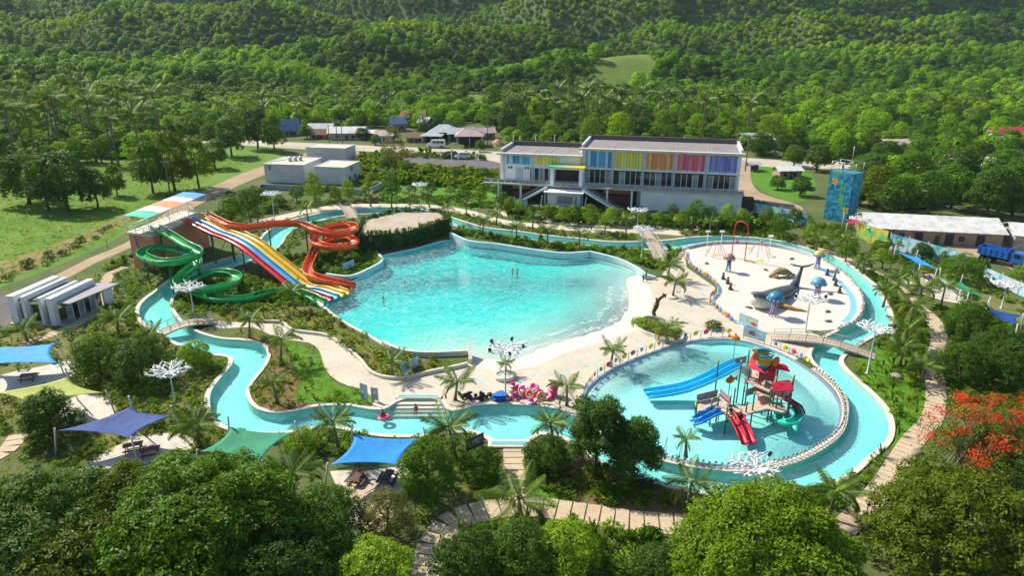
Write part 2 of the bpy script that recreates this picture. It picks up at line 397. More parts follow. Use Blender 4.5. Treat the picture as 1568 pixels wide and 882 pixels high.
def grid(xs, ys):
    global base
    X, Y = np.meshgrid(xs, ys); v = np.c_[X.ravel(), Y.ravel(), hgt(X.ravel(), Y.ravel())]; nx = len(xs); ny = len(ys)
    i = np.arange(nx*ny).reshape(ny, nx); a, b, c, d = i[:-1, :-1].ravel(), i[:-1, 1:].ravel(), i[1:, 1:].ravel(), i[1:, :-1].ravel()
    gv.append(v); gf.append(np.r_[np.c_[a, b, c], np.c_[a, c, d]]+base); base += len(v)
grid([-600, g_x0], [g_y0-40, g_y1]); grid([g_x1, 600], [g_y0-40, g_y1]); grid([g_x0, g_x1], [g_y0-40, g_y0])
grid(np.linspace(-1400, 1400, 141), np.r_[g_y1, np.linspace(250, 1500, 84)])
grid(np.linspace(-4000, 4000, 161), np.linspace(1500, 4200, 60))
grid([-4000, -1400], np.linspace(g_y1, 1500, 12)); grid([1400, 4000], np.linspace(g_y1, 1500, 12))
gm = GROUND('ground_cover', [(0.055, 0.075, 0.022), (0.075, 0.12, 0.03), (0.12, 0.135, 0.05), (0.20, 0.16, 0.085)], 0.12, 1.6)
ground = struct('ground', np_mesh('ground', np.vstack(gv), np.vstack(gf)), gm)

for k_, px_ in enumerate(([(902,147),(950,149),(1002,145),(992,130),(912,130)], [(698,180),(748,180),(758,150),(710,148)])):
    pl_ = np.array(GP(px_)); X_, Y_ = np.meshgrid(np.linspace(*pl_[:, 0][[np.argmin(pl_[:, 0]), np.argmax(pl_[:, 0])]], 14), np.linspace(pl_[:, 1].min(), pl_[:, 1].max(), 14)); i_ = np.arange(196).reshape(14, 14)
    struct('clearing', np_mesh('clearing', np.c_[X_.ravel(), Y_.ravel(), hgt(X_.ravel(), Y_.ravel())+0.25], np.c_[i_[:-1, :-1].ravel(), i_[:-1, 1:].ravel(), i_[1:, 1:].ravel(), i_[1:, :-1].ravel()]), GROUND('clearing_grass', [(0.07, 0.13, 0.02), (0.12, 0.19, 0.03), (0.19, 0.22, 0.05)], 0.05, 0.4))
# --- basins
def basin(name, loops, keep, zf, mat, wall_loops, wall_mat, depth, extra=None):
    V, F = cdt(loops, keep, extra); z = zf(V)
    o = struct(name, np_mesh(name, np.c_[V, z], F, True), mat)
    for L in wall_loops:
        m = MB(); n = len(L)
        m.add([(p[0], p[1], 0.0) for p in L]+[(p[0], p[1], -depth) for p in L], [(i, (i+1) % n, n+(i+1) % n, n+i) for i in range(n)])
        m.build('basin_wall', wall_mat, o)
    return o
pool_paint = M('pool_paint_pale', (0.60, 0.80, 0.79), 0.7, 0.05, 0.25)
river_paint = M('river_paint', (0.38, 0.70, 0.66), 0.7, 0.06, 0.3)
kid_paint = M('kiddie_paint', (0.60, 0.82, 0.79), 0.7, 0.05, 0.3)
wx = np.array(w_loop)
gx, gy = np.meshgrid(np.arange(wx[:, 0].min(), wx[:, 0].max(), 2.0), np.arange(wx[:, 1].min(), wx[:, 1].max(), 2.0))
gp = np.c_[gx.ravel(), gy.ravel()]; gp = gp[inside(w_loop, gp)]; gp = gp[dist_poly(w_loop, gp) > 0.8]
def wave_z(V):
    d = dist_poly(w_beach, V, False); z = -np.clip(0.085*np.minimum(d, 3.6)+0.04*np.clip(d-3.6, 0, 11)+0.1*np.clip(d-14.6, 0, None), 0, 1.75)
    return z
WL = -0.30
sand = GROUND('beach_floor', [(0.55, 0.50, 0.42), (0.63, 0.59, 0.52), (0.67, 0.64, 0.57)], 0.25, 2.5, 0.8, 0.05)
basin('wave_pool_floor', [w_loop], lambda c: inside(w_loop, c), wave_z, sand, [w_loop], pool_paint, 2.1, gp)
basin('lazy_river_floor', [r_out, r_in], in_river, lambda V: np.full(len(V), -1.0), river_paint, [r_out, r_in], river_paint, 1.0)
kx = np.array(k_loop)
def kid_z(V):      # three curved entry steps along the shore side
    shore = [p for p in k_loop if p[0] < G(1060, 524).x and p[1] > G(900, 600).y-1]
    d = dist_poly(shore, V, False); return -np.clip(0.22+0.16*np.floor(d/0.75), 0, 0.7)
gx, gy = np.meshgrid(np.arange(kx[:, 0].min(), kx[:, 0].max(), 0.45), np.arange(kx[:, 1].min(), kx[:, 1].max(), 0.45))
gp = np.c_[gx.ravel(), gy.ravel()]; gp = gp[inside(k_loop, gp)]; gp = gp[dist_poly(k_loop, gp) > 0.3]
basin('kiddie_pool_floor', [k_loop], lambda c: inside(k_loop, c), kid_z, kid_paint, [k_loop], kid_paint, 0.7, gp)

def water(name, loops, keep, z, zb, mat):
    V, F = cdt(loops, keep); n = len(V)
    vv = np.vstack([np.c_[V, np.full(n, z)], np.c_[V, np.full(n, zb)]]); ff = [F, F[:, ::-1]+n]
    e = {}
    for t in F:
        for a, b in ((t[0], t[1]), (t[1], t[2]), (t[2], t[0])): e[(a, b)] = 1
    side = [(a, b) for (a, b) in e if (b, a) not in e]
    sd = np.array([[a, a+n, b+n] for a, b in side]+[[a, b+n, b] for a, b in side])
    return struct(name, np_mesh(name, vv, np.vstack(ff+[sd])), mat)
def grow(L, d):      # outwards from the loop
    q = offset(L, d); a = np.mean(dist_poly(L, np.array(q)))
    return [tuple(p) for p in (q if not inside(L, np.array(q)).mean() > 0.5 else offset(L, -d))]
wl2, kl2, ro2, ri2 = grow(w_loop, 0.08), grow(k_loop, 0.08), grow(r_out, 0.08), [tuple(p) for p in (offset(r_in, 0.08) if inside(r_in, np.array(offset(r_in, 0.08))).mean() > 0.5 else offset(r_in, -0.08))]
water('wave_pool_water', [wl2], lambda c: inside(wl2, c), WL, -2.3, WATER('wave_water', (0.93, 1.0, 1.0), (0.0, 0.97, 0.983), 0.80, 0.26, 1.4, True))
water('kiddie_pool_water', [kl2], lambda c: inside(kl2, c), -0.14, -0.9, WATER('kiddie_water', (0.95, 1, 1), (0.0, 0.96, 0.93), 0.34, 0.2, 2.4))
water('lazy_river_water', [ro2, ri2], lambda c: inside(ro2, c) & ~inside(ri2, c), -0.28, -1.2, WATER('river_water', (0.95, 1, 1), (0.0, 0.95, 0.92), 0.25, 0.16, 1.8))
# foam where the waves run out
def foam_mat():
    m, n, l = _nt('foam'); o = n.new('ShaderNodeOutputMaterial'); d = n.new('ShaderNodeBsdfDiffuse'); d.inputs[0].default_value = (0.85, 0.9, 0.9, 1)
    t = n.new('ShaderNodeBsdfTransparent'); g = n.new('ShaderNodeNewGeometry'); a = n.new('ShaderNodeTexNoise'); a.inputs['Scale'].default_value = 1.4; a.inputs['Detail'].default_value = 8; a.inputs['Roughness'].default_value = 0.7
    l.new(g.outputs['Position'], a.inputs['Vector']); r = n.new('ShaderNodeMapRange'); r.inputs[1].default_value = 0.46; r.inputs[2].default_value = 0.72; r.inputs[3].default_value = 0.0; r.inputs[4].default_value = 0.85
    l.new(a.outputs['Fac'], r.inputs[0]); mx = n.new('ShaderNodeMixShader'); l.new(r.outputs[0], mx.inputs[0]); l.new(t.outputs[0], mx.inputs[1]); l.new(d.outputs[0], mx.inputs[2]); l.new(mx.outputs[0], o.inputs[0]); return m
fm = foam_mat()
for k, (off, wid) in enumerate(((3.9, 1.3), (6.6, 0.9))):
    A = w_beach[2:-3]; s_ = 1 if inside(w_loop, np.array(offset(A, off, False))).mean() > 0.5 else -1
    L = [p for i, p in enumerate(offset(A, s_*(off), False))]
    L = [np.array(p)+0.35*np.array([math.sin(i*0.9+k), math.cos(i*0.7)]) for i, p in enumerate(L)]
    Q = offset(L, wid, False); n_ = len(L); m = MB()
    m.add([(*p, WL+0.012+0.004*k) for p in L]+[(*p, WL+0.012+0.004*k) for p in Q], [(i, i+1, n_+i+1, n_+i) for i in range(n_-1)])
    tag(m.build('surf_foam', fm), 'white surf foam running out on the beach edge of the wave pool', 'foam', kind='stuff')

# --- kerbs of pale concrete round the water
coping_m = M('coping_concrete', (0.62, 0.58, 0.50), 0.8, 0.15, 0.8, bump=0.15)
white_wall = M('white_wall_paint', (0.72, 0.74, 0.73), 0.75, 0.12, 0.5, bump=0.1)
def side_of(L, out=True):
    a = inside(L, np.array(offset(L, 0.2))).mean() > 0.5
    return (-1 if a else 1)*(1 if out else -1)
tag(ribbon(r_out, 0.62, -0.15, 0.16, True, side_of(r_out)).build('river_kerb', coping_m), kind='structure')
tag(ribbon(r_in, 0.5, -0.15, 0.15, True, side_of(r_in, False)).build('river_kerb', coping_m), kind='structure')
tag(ribbon(k_loop, 0.34, -0.1, 0.10, True, side_of(k_loop)).build('kiddie_pool_kerb', M('kerb_blue_tile', (0.25, 0.28, 0.42), 0.5, 0.3, 2.0)), kind='structure')

# --- ground sheets
meadow_m = GROUND('meadow', [(0.05, 0.13, 0.015), (0.095, 0.20, 0.025), (0.14, 0.24, 0.035), (0.19, 0.20, 0.06)], 0.06, 1.2, bump=0.6)
lawn_m = GROUND('lawn', [(0.055, 0.15, 0.012), (0.085, 0.22, 0.018), (0.12, 0.26, 0.03)], 0.3, 3.0, bump=0.5)
dry_m = GROUND('dry_lawn', [(0.10, 0.13, 0.03), (0.16, 0.17, 0.05), (0.24, 0.19, 0.09)], 0.3, 2.0, bump=0.5)
soil_m = GROUND('bed_soil', [(0.10, 0.065, 0.035), (0.20, 0.13, 0.07), (0.30, 0.20, 0.11)], 0.5, 4.0, bump=0.6)
deck_m = GROUND('cream_deck', [(0.45, 0.38, 0.29), (0.57, 0.50, 0.40), (0.64, 0.57, 0.47)], 0.2, 2.0, 0.75, 0.05)
dirt_m = GROUND('dirt_road', [(0.26, 0.19, 0.12), (0.38, 0.28, 0.18), (0.46, 0.36, 0.25)], 0.15, 1.5)
conc_m = GROUND('road_concrete', [(0.36, 0.31, 0.24), (0.48, 0.42, 0.33), (0.55, 0.50, 0.41)], 0.1, 1.0)
asph_m = GROUND('parking_asphalt', [(0.10, 0.095, 0.095), (0.14, 0.13, 0.13), (0.18, 0.17, 0.165)], 0.2, 2.0)
sheet('meadow', GP([(-60,240),(60,215),(200,225),(330,228),(410,235),(330,270),(250,320),(150,380),(0,440),(-120,480)]), 0.006, meadow_m, 6, cut=False)
sheet('meadow', GP([(325,228),(420,222),(415,255),(350,285),(300,300),(310,260)]), 0.010, meadow_m, 5, cut=False)
sheet('verge', GP([(-60,425),(90,372),(200,325),(265,300),(262,306),(200,337),(95,392),(-60,452)]), 0.011, GROUND('verge_dry', [(0.12,0.16,0.03),(0.24,0.20,0.08),(0.34,0.25,0.13)], 0.2, 1.5), 5, cut=False)
sheet('dirt_road', GP([(-40,472),(60,433),(140,394),(190,373),(270,314),(330,283),(400,255),(470,238),(480,246),(420,262),(350,291),(300,316),(215,373),(185,386),(150,401),(60,449),(-40,490)]), 0.016, dirt_m, 5, cut=False)
sheet('road', GP([(-100,208),(200,209),(330,212),(480,219),(600,224),(690,228),(760,232),(900,236),(1120,240),(1230,247),(1400,243),(1700,238),(1700,250),(1400,257),(1230,258),(1120,252),(900,252),(760,250),(690,238),(600,233),(480,229),(330,220),(200,216),(-100,216)]), 0.020, conc_m, 10, cut=False)
sheet('dirt_yard', GP([(455,236),(540,231),(556,236),(545,262),(534,278),(534,252),(470,244)]), 0.013, dirt_m, 4, cut=False)
sheet('side_road', GP([(1118,240),(1145,248),(1150,275),(1165,295),(1230,318),(1215,328),(1150,315),(1128,290)]), 0.024, dirt_m, 4, cut=False)
sheet('parking_lot', GP([(612,243),(660,238),(764,249),(762,262),(690,258),(616,253)]), 0.024, asph_m, 5, cut=False)
sheet('dirt_yard', GP([(1320,352),(1568,360),(1700,370),(1700,470),(1568,420),(1500,395),(1420,385),(1330,372)]), 0.013, dirt_m, 5, cut=False)
sheet('lawn', GP([(480,538),(500,545),(505,575),(520,590),(560,600),(590,605),(555,620),(505,617),(450,615),(462,590),(455,565),(440,540),(425,522),(440,520)]), 0.012, lawn_m, 2)
sheet('planting_bed', GP([(345,520),(400,525),(415,545),(405,572),(388,590),(388,608),(400,624),(440,630),(500,618),(470,605),(455,580),(440,555),(420,525),(380,515)]), 0.008, soil_m, 2)
sheet('lawn', GP([(590,288),(700,276),(755,285),(750,315),(690,322),(600,315)]), 0.009, lawn_m, 4)
sheet('lawn', GP([(400,345),(440,330),(540,315),(700,320),(660,330),(540,318),(480,328)]), 0.012, dry_m, 3)
sheet('lawn', GP([(1140,250),(1230,262),(1240,300),(1215,310),(1165,290)]), 0.009, lawn_m, 4)
sheet('lawn', GP([(1310,560),(1360,520),(1400,560),(1420,600),(1400,660),(1365,705),(1370,650),(1340,600)]), 0.009, lawn_m, 3)
sheet('lawn', GP([(1400,420),(1440,400),(1568,470),(1568,520),(1480,470)]), 0.009, dry_m, 4)
sheet('lawn', GP([(470,400),(560,385),(580,400),(540,420),(490,412),(440,400)]), 0.009, lawn_m, 3)
sheet('lawn', GP([(300,490),(420,470),(480,475),(540,512),(600,545),(640,560),(590,580),(500,545),(470,520),(400,500)]), 0.007, dry_m, 3)
sheet('lawn', GP([(690,740),(730,690),(770,700),(770,770),(700,790)]), 0.008, dry_m, 2)
sheet('lawn', GP([(800,700),(830,700),(860,760),(950,785),(860,778),(805,760)]), 0.008, lawn_m, 2)
sheet('planting_bed', GP([(840,690),(900,700),(980,740),(1100,765),(1080,790),(960,785),(870,765)]), 0.006, soil_m, 3)
sheet('lawn', GP([(-20,500),(110,490),(150,470),(215,490),(250,520),(300,540),(330,600),(310,660),(200,700),(60,690),(-60,660)]), 0.007, dry_m, 3)
# cream beach deck and the curving walk
deck = sheet('beach_deck', GP([(556,597),(600,585),(640,572),(700,560),(722,556),(760,545),(850,520),(960,490),(985,432),(1010,425),(1046,380),(1052,410),(1095,440),(1090,462),(1150,508),(1240,508),(1330,545),(1240,545),(1215,552),(1150,528),(1060,526),(1000,541),(945,565),(905,592),(890,640),(862,632),(800,624),(735,624),(690,632),(668,612),(615,612),(585,630),(566,628),(575,612)]), 0.018, deck_m)
sheet('curved_walk', GP([(330,492),(384,495),(430,496),(447,508),(498,516),(524,531),(550,552),(567,572),(585,580),(622,583),(640,576),(600,600),(570,612),(590,598),(549,595),(519,585),(499,567),(488,536),(473,525),(442,521),(414,513),(386,501),(335,503)]), 0.022, deck_m, 2)
ribbon([tuple(p) for p in catmull(GP([(395,494),(430,495),(447,507),(498,515),(524,530),(550,551),(567,571),(585,579),(621,582)]), False, 1.2)], 0.35, 0, 0.42).build('walk_wall', coping_m)['kind'] = 'structure'
ribbon([tuple(p) for p in catmull(GP([(622,582),(650,574),(690,566),(716,560)]), False, 1.2)], 0.35, 0, 0.5).build('walk_wall', coping_m)['kind'] = 'structure'
sheet('back_walk', GP([(370,346),(440,327),(513,314),(600,312),(665,314),(720,322),(780,338),(850,344),(918,350),(990,350),(1060,356),(1060,361),(985,357),(918,357),(850,351),(780,345),(715,329),(660,320),(600,317),(515,320),(442,334),(372,352)]), 0.02, deck_m, 3)
sheet('terrace', GP([(760,322),(880,325),(1010,340),(1090,345),(1090,352),(985,349),(900,346),(820,338),(770,330)]), 0.015, deck_m, 3)
# painted sea creatures on the deck
fishpaint = [M('paint_blue', (0.22, 0.55, 0.70), 0.7, 0.2, 3.0), M('paint_grey_blue', (0.38, 0.52, 0.55), 0.7, 0.2, 3.0), M('paint_coral', (0.75, 0.35, 0.25), 0.7, 0.2, 3.0)]
def fish_shape(L):
    m = MB(); pts = [(math.cos(a)*L*0.5, math.sin(a)*L*0.2) for a in np.linspace(0, 2*math.pi, 11)[:-1]]
    m.add([(x, y, 0) for x, y in pts], [tuple(range(10))]); m.add([(-L*0.42, 0, 0.0005), (-L*0.75, -L*0.2, 0.0005), (-L*0.68, 0, 0.0005), (-L*0.75, L*0.2, 0.0005)], [(0, 1, 2, 3)]); return m.mesh('painted_fish')
def star_shape(L):
    m = MB(); m.add([(math.cos(a)*L*(0.5 if i % 2 == 0 else 0.17), math.sin(a)*L*(0.5 if i % 2 == 0 else 0.17), 0) for i, a in enumerate(np.linspace(0, 2*math.pi, 11)[:-1])]+[(0, 0, 0)], [(i, (i+1) % 10, 10) for i in range(10)]); return m.mesh('painted_star')
fmesh = []
for mt in fishpaint[:2]: f_ = fish_shape(0.75); f_.materials.append(mt); fmesh.append(f_)
s1 = star_shape(0.9); s1.materials.append(fishpaint[0]); fmesh.append(s1)
deck_poly = GP([(720,572),(780,572),(850,552),(930,524),(985,500),(1005,460),(1000,440),(1030,425),(1060,430),(1090,445),(1080,465),(1110,490),(1060,520),(1000,536),(940,560),(900,590),(860,600),(740,600),(690,600),(650,606),(600,606)])
cnt = 0
while cnt < 95:
    p = np.array([[rng.uniform(-25, 45), rng.uniform(70, 125)]])
    if inside(deck_poly, p)[0] and not in_hole(p)[0] and dist_poly(w_beach, p, False)[0] > 0.5:
        o = link('painted_fish', fmesh[int(rng.integers(0, 3))], None, deck, (p[0, 0], p[0, 1], 0.0225), rng.uniform(0, 6.28), float(rng.uniform(0.6, 1.3))); cnt += 1
# splash pad
splash_m = GROUND('splash_floor', [(0.56, 0.52, 0.45), (0.63, 0.59, 0.52), (0.67, 0.64, 0.58)], 0.12, 1.5, 0.6, 0.03)
pad = sheet('splash_pad', s_loop, 0.045, splash_m, cut=False)
sp_in = grow([tuple(p) for p in s_loop], -0.0)
blue_stripe = M('blue_pad_paint', (0.22, 0.50, 0.85), 0.5, 0.08, 0.6)
arc = [tuple(p) for p in catmull(GP([(1255,409),(1275,424),(1295,442),(1306,460),(1305,480),(1293,494)]), False, 1.0)]
m = ribbon(arc, 1.0, 0.046, 0.050); m.build('blue_stripe', blue_stripe, pad)
arc = [tuple(p) for p in catmull(GP([(1053,388),(1055,399),(1068,414),(1088,427),(1101,438),(1102,448),(1093,464),(1108,480),(1127,492),(1150,503)]), False, 1.0)]
m = ribbon(arc, 0.7, 0.046, 0.054); m.build('blue_stripe', M('grey_blue_pad_paint', (0.36, 0.50, 0.62), 0.6, 0.15, 1.0), pad)
arc = [tuple(p) for p in catmull(GP([(1052,381),(1075,376),(1113,373),(1164,375),(1202,381),(1238,392),(1263,404),(1290,421),(1309,440),(1320,460),(1319,480),(1308,496),(1283,507)]), False, 1.0)]
padwall = ribbon(arc, 0.5, 0.0, 0.62).build('splash_pad_wall', M('pad_wall', (0.50, 0.52, 0.53), 0.7, 0.25, 1.2)); padwall['kind'] = 'structure'
st = MB(); st.ball((0, 0, 0), (0.28, 0.2, 0.16), 7, 4); stone_me = st.mesh('stone'); stone_me.materials.append(M('wall_stone', (0.48, 0.40, 0.30), 0.9, 0.5, 3.0))
for i, p in enumerate(catmull(arc, False, 0.62)):
    if i > 60: link('stone', stone_me, None, padwall, (p[0]+rng.normal()*0.08, p[1]+rng.normal()*0.08, 0.66), rng.uniform(0, 6), (float(rng.uniform(.7, 1.3)),)*3)
# wall of the wave pool
def wall_line(px, w, h, name='pool_wall', mat=white_wall, out=0.0):
    L = [tuple(p) for p in catmull(GP(px), False, 1.2)]
    o = ribbon(L, w, -0.6, h).build(name, mat); return o
wave_wall = wall_line([(690,365),(719,377.5),(762,382.5),(812,390.5),(861,396.5),(901,394.5)], 0.55, 1.35, 'pool_wall', M('wall_pale_blue', (0.50, 0.66, 0.68), 0.7, 0.15, 0.6))
tag(wave_wall, 'tall pale wall along the back edge of the wave pool', 'wall')
w2 = ribbon([tuple(p) for p in catmull(GP([(902,394),(944,403),(975,415.5),(990,425),(1003,428)]), False, 1.0)], 0.6, -0.6, lambda t: 1.35-0.75*t).build('pool_wall', M('wall_pale_blue', (0.5, 0.66, 0.68)))
tag(w2, 'sloping curled wall at the beach end of the wave pool', 'wall')
w3 = wall_line([(497,472),(507,481.5),(532,498),(562,514),(586,528.5)], 0.5, 0.25, 'pool_wall', coping_m); tag(w3, 'low pale coping wall below the slides on the wave pool', 'wall')
w4 = wall_line([(587,529),(600,536.5),(621,543),(650,546),(690,545),(716,543.5)], 0.45, 0.75, 'pool_wall', coping_m); tag(w4, 'curved retaining wall between planting strip and wave pool', 'wall')
w5 = ribbon(GP([(719,541),(721,557)]), 0.45, -0.3, lambda t: 1.9-1.2*t).build('pool_wall', coping_m); tag(w5, 'short upright end wall where the beach begins', 'wall')
w6 = wall_line([(500,424),(535,427.5),(562,417.5),(585,403.5),(581,394)], 0.5, 0.7, 'pool_wall', M('wall_pale_blue', (0.5, 0.66, 0.68))); tag(w6, 'low white wall round the planted point beside the orange slide', 'wall')
# stepping slab walks
slab_m = GROUND('walk_slab', [(0.43, 0.33, 0.22), (0.54, 0.42, 0.29), (0.60, 0.48, 0.35)], 0.4, 3.0, 0.85, 0.1)
WALKS = []
def slab_walk(name, px, width, pitch=1.25, gap=0.12):
    L = np.array(catmull(GP(px), False, 0.2)); seg = np.r_[0, np.cumsum(np.hypot(*np.diff(L, axis=0).T))]
    root = bpy.data.objects.new(name, None); COL.objects.link(root); root['kind'] = 'structure'
    m = MB(); m.box((0, 0, 0.03), (pitch-gap, width, 0.06)); me = m.mesh('slab'); me.materials.append(slab_m)
    s = pitch/2
    while s < seg[-1]-pitch/3:
        x = np.interp(s, seg, L[:, 0]); y = np.interp(s, seg, L[:, 1]); x2 = np.interp(s+0.3, seg, L[:, 0]); y2 = np.interp(s+0.3, seg, L[:, 1])
        if abs(x2-x)+abs(y2-y) < 1e-5: break
        link('slab', me, None, root, (x, y, 0.02+0.006*rng.uniform(-1, 1)), math.atan2(y2-y, x2-x)+rng.normal()*0.012); s += pitch
    WALKS.append((L, width/2+0.3)); return root
slab_walk('slab_walk', [(635,905),(655,860),(672,822),(700,796),(745,783),(800,776),(880,785),(960,797),(1060,806),(1110,812)], 2.9, 1.35, .14)
slab_walk('slab_walk', [(1290,812),(1320,782),(1352,745),(1378,705),(1398,675),(1425,645),(1433,610),(1430,560),(1438,520),(1428,490),(1405,468),(1390,452)], 2.2, 0.95, .07)
slab_walk('slab_walk', [(1388,450),(1352,425),(1318,408),(1285,392),(1250,380),(1215,370)], 1.8, 0.9)
slab_walk('slab_walk', [(786,684),(787,706),(788,728),(790,752),(792,770)], 2.2, 1.1)
slab_walk('slab_walk', [(28,530),(70,516),(105,502),(135,488),(150,470),(164,452),(162,432),(172,418),(196,408)], 1.9, 0.75)
slab_walk('slab_walk', [(-30,712),(10,690),(30,665)], 2.0, 1.2)
slab_walk('slab_walk', [(530,742),(560,755),(575,790),(560,812)], 3.2, 1.4)
def clear_of(p):
    ok = ~in_hole(p) & ~inside(s_loop, p)
    ok &= (dist_poly(r_out, p) > 0.7) & (dist_poly(r_in, p) > 0.6)
    for L, w in WALKS: ok &= dist_poly(L[::4], p, False) > w
    for P in NOGO: ok &= ~inside(P, p)
    return ok
NOGO = [deck_poly, GP([(540,606),(600,585),(730,556),(760,575),(900,600),(890,640),(660,612),(585,632),(560,628)]),
        GP([(384,495),(430,496),(447,508),(498,516),(524,531),(550,552),(567,572),(585,580),(640,576),(600,606),(549,597),(519,587),(499,569),(488,538),(473,527),(442,523),(414,515),(386,503)]),
        GP([(1046,380),(1100,440),(1090,465),(1150,508),(1330,510),(1330,545),(1215,553),(1100,522),(1000,542),(905,595),(890,640),(985,432),(1010,420)])]
def blob(px, r=1.0): NOGO.append(px)
# ------------------------------------------------------------------ main building
white_m = M('building_white', (0.86, 0.88, 0.88), 0.75, 0.10, 0.3, bump=0.05)
grey_m = M('building_grey', (0.55, 0.57, 0.58), 0.7, 0.12, 0.4)
roof_m = M('roof_mauve', (0.25, 0.22, 0.22), 0.85, 0.22, 0.35, bump=0.2, bscale=6)
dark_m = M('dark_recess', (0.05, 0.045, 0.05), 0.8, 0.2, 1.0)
steel_m = M('galvanised_steel', (0.50, 0.52, 0.52), 0.4, 0.15, 2.0, metal=0.6)
glass_m = GLASS(); lglass_m = M('pale_glass', (0.26, 0.32, 0.33), 0.15, 0.3, 0.8, spec=0.8)
wood_m = M('brown_wood', (0.13, 0.065, 0.04), 0.6, 0.3, 3.0)
black_m = M('black_plastic', (0.02, 0.02, 0.022), 0.5, 0.2, 3.0)
A_ = G(765, 305); B_ = G(1127, 324.5); ang = math.atan2(B_.y-A_.y, B_.x-A_.x); LEN = (B_-A_).length
bld = thing('main_building', 'long two storey white building with rainbow coloured slats on its upper facade', 'building', A_, ang)
RX0 = LEN*0.355
def P(name, m, mat): return m.build(name, mat, bld)
m = MB(); m.box(((RX0+LEN)/2, 9.5, 7.1), (LEN-RX0, 17, 14.2)); P('right_wing_wall', m, white_m)
m = MB(); m.box((RX0/2-0.1, 8.5, 6.1), (RX0-0.2, 15, 12.2)); P('low_wing_wall', m, white_m)
# roofs with parapets
def roof(x0, x1, y0, y1, z, name):
    m = MB(); m.box(((x0+x1)/2, (y0+y1)/2, z+0.05), (x1-x0-0.8, y1-y0-0.8, 0.1)); P(name, m, roof_m)
    m = MB()
    m.box(((x0+x1)/2, y0-0.45, z+0.05), (x1-x0+1.4, 1.3, 0.45)); P('roof_fascia', m, M('fascia_cream', (0.62, 0.58, 0.50), 0.7, 0.1, 0.5))
    for c, d in ((((x0+x1)/2, y1, z+0.55), (x1-x0+0.6, 0.45, 1.3)), ((x0, (y0+y1)/2+0.4, z+0.4), (0.45, y1-y0-0.8, 0.95)), ((x1, (y0+y1)/2+0.4, z+0.4), (0.45, y1-y0-0.8, 0.95))):
        m = MB(); m.box(c, d); m.box((c[0], c[1], c[2]+d[2]/2+0.05), (d[0]+0.12, d[1]+0.12, 0.1)); P('parapet', m, M('parapet_dark', (0.14, 0.11, 0.11), 0.8, 0.2, 1.0) if d[0] > 3 else grey_m)
    for k in range(1, 5):
        m = MB(); m.box((x0+(x1-x0)*k/5, (y0+y1)/2, z+0.14), (0.18, y1-y0-1.0, 0.08)); P('roof_seam', m, M('seam', (0.40, 0.31, 0.32), 0.7, 0.1, 1))
roof(RX0, LEN, 1.0, 18.0, 14.2, 'right_roof'); roof(0, RX0-0.3, 1.0, 15.5, 12.2, 'low_roof')
COLS = {'blue': [(0.06,0.39,0.73),(0.12,0.65,0.92),(0.04,0.24,0.50),(0.35,0.73,0.89)], 'yellow': [(0.92,0.73,0.04),(0.73,0.78,0.06),(0.92,0.85,0.09),(0.65,0.68,0.12)],
        'orange': [(0.92,0.28,0.04),(0.92,0.39,0.07),(0.83,0.21,0.05),(0.92,0.50,0.12)], 'red': [(0.85,0.07,0.12),(0.92,0.17,0.24),(0.73,0.06,0.26),(0.89,0.24,0.14)],
        'purple': [(0.15,0.14,0.59),(0.26,0.19,0.71),(0.12,0.24,0.65),(0.35,0.29,0.73)]}
def slats(x0, x1, y, z0, z1, fam, n):
    w = (x1-x0)/n; r = random.Random(hash((round(x0), n)) % 1000)
    for i in range(n):
        c = COLS[fam][(i*7+i//3) % 4]; k = f'slat_{fam}_{(i*7+i//3) % 4}'
        ww = w*(0.82 if i % 3 else 0.5); m = MB(); m.box((x0+w*(i+0.5), y-0.22-(0.12 if i % 2 else 0), (z0+z1)/2+r.uniform(-.1, .1)), (ww, 0.14, z1-z0)); P('slat', m, M(k, c, 0.45, 0.08, 0.8))
nb = 5; bw = (LEN-RX0-0.8)/nb
for i, fam in enumerate(('blue', 'yellow', 'orange', 'red', 'purple')):
    x0 = RX0+0.4+bw*i; x1 = x0+bw
    slats(x0+0.5, x1-0.5, 0.98, 9.7, 13.7, fam, 9)
    m = MB(); m.box((x0, 0.72, 9.7), (0.32, 0.5, 9.0)); P('pilaster', m, grey_m)
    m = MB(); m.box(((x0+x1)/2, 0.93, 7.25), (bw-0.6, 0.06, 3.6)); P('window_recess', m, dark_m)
    m = MB(); m.box(((x0+x1)/2, 0.8, 9.25), (bw-0.4, 0.35, 0.35)); P('window_head', m, white_m)
    nw = 5
    for k in range(nw):
        xa = x0+0.45+(bw-0.9)*k/nw; ww = (bw-0.9)/nw; m = MB(); m.box((xa+ww/2, 0.86, 7.1), (ww-0.16, 0.05, 3.3))
        pane = P('window_pane', m, glass_m if (k*3+i) % 4 else lglass_m)
        m = MB(); m.box((xa+ww, 0.83, 7.1), (0.12, 0.14, 3.4)); m.build('mullion', white_m, pane)
for i, fam in enumerate(('blue', 'yellow')):
    x0 = 1.0+i*(RX0*0.36); x1 = x0+RX0*0.34; slats(x0+0.6, x1-0.2, 0.98, 9.6, 11.7, fam, 7)
    m = MB(); m.box((x0, 0.8, 8.6), (0.3, 0.4, 7)); P('pilaster', m, grey_m)
m = MB(); m.box((5.2, 0.93, 7.0), (1.9, 0.1, 3.4)); P('door', m, grey_m)
for x in (2.4, 3.1, 6.9, 7.6):
    m = MB(); m.box((x, 0.95, 8.6), (0.45, 0.06, 0.55)); P('window_pane', m, glass_m)
for k in range(5):
    m = MB(); m.box((RX0*0.40+k*1.3, 0.9, 7.0), (1.1, 0.08, 3.4)); pn = P('window_pane', m, glass_m if k % 2 else lglass_m)
    m = MB(); m.box((RX0*0.40+k*1.3+0.6, 0.86, 7.0), (0.12, 0.16, 3.5)); m.build('mullion', white_m, pn)
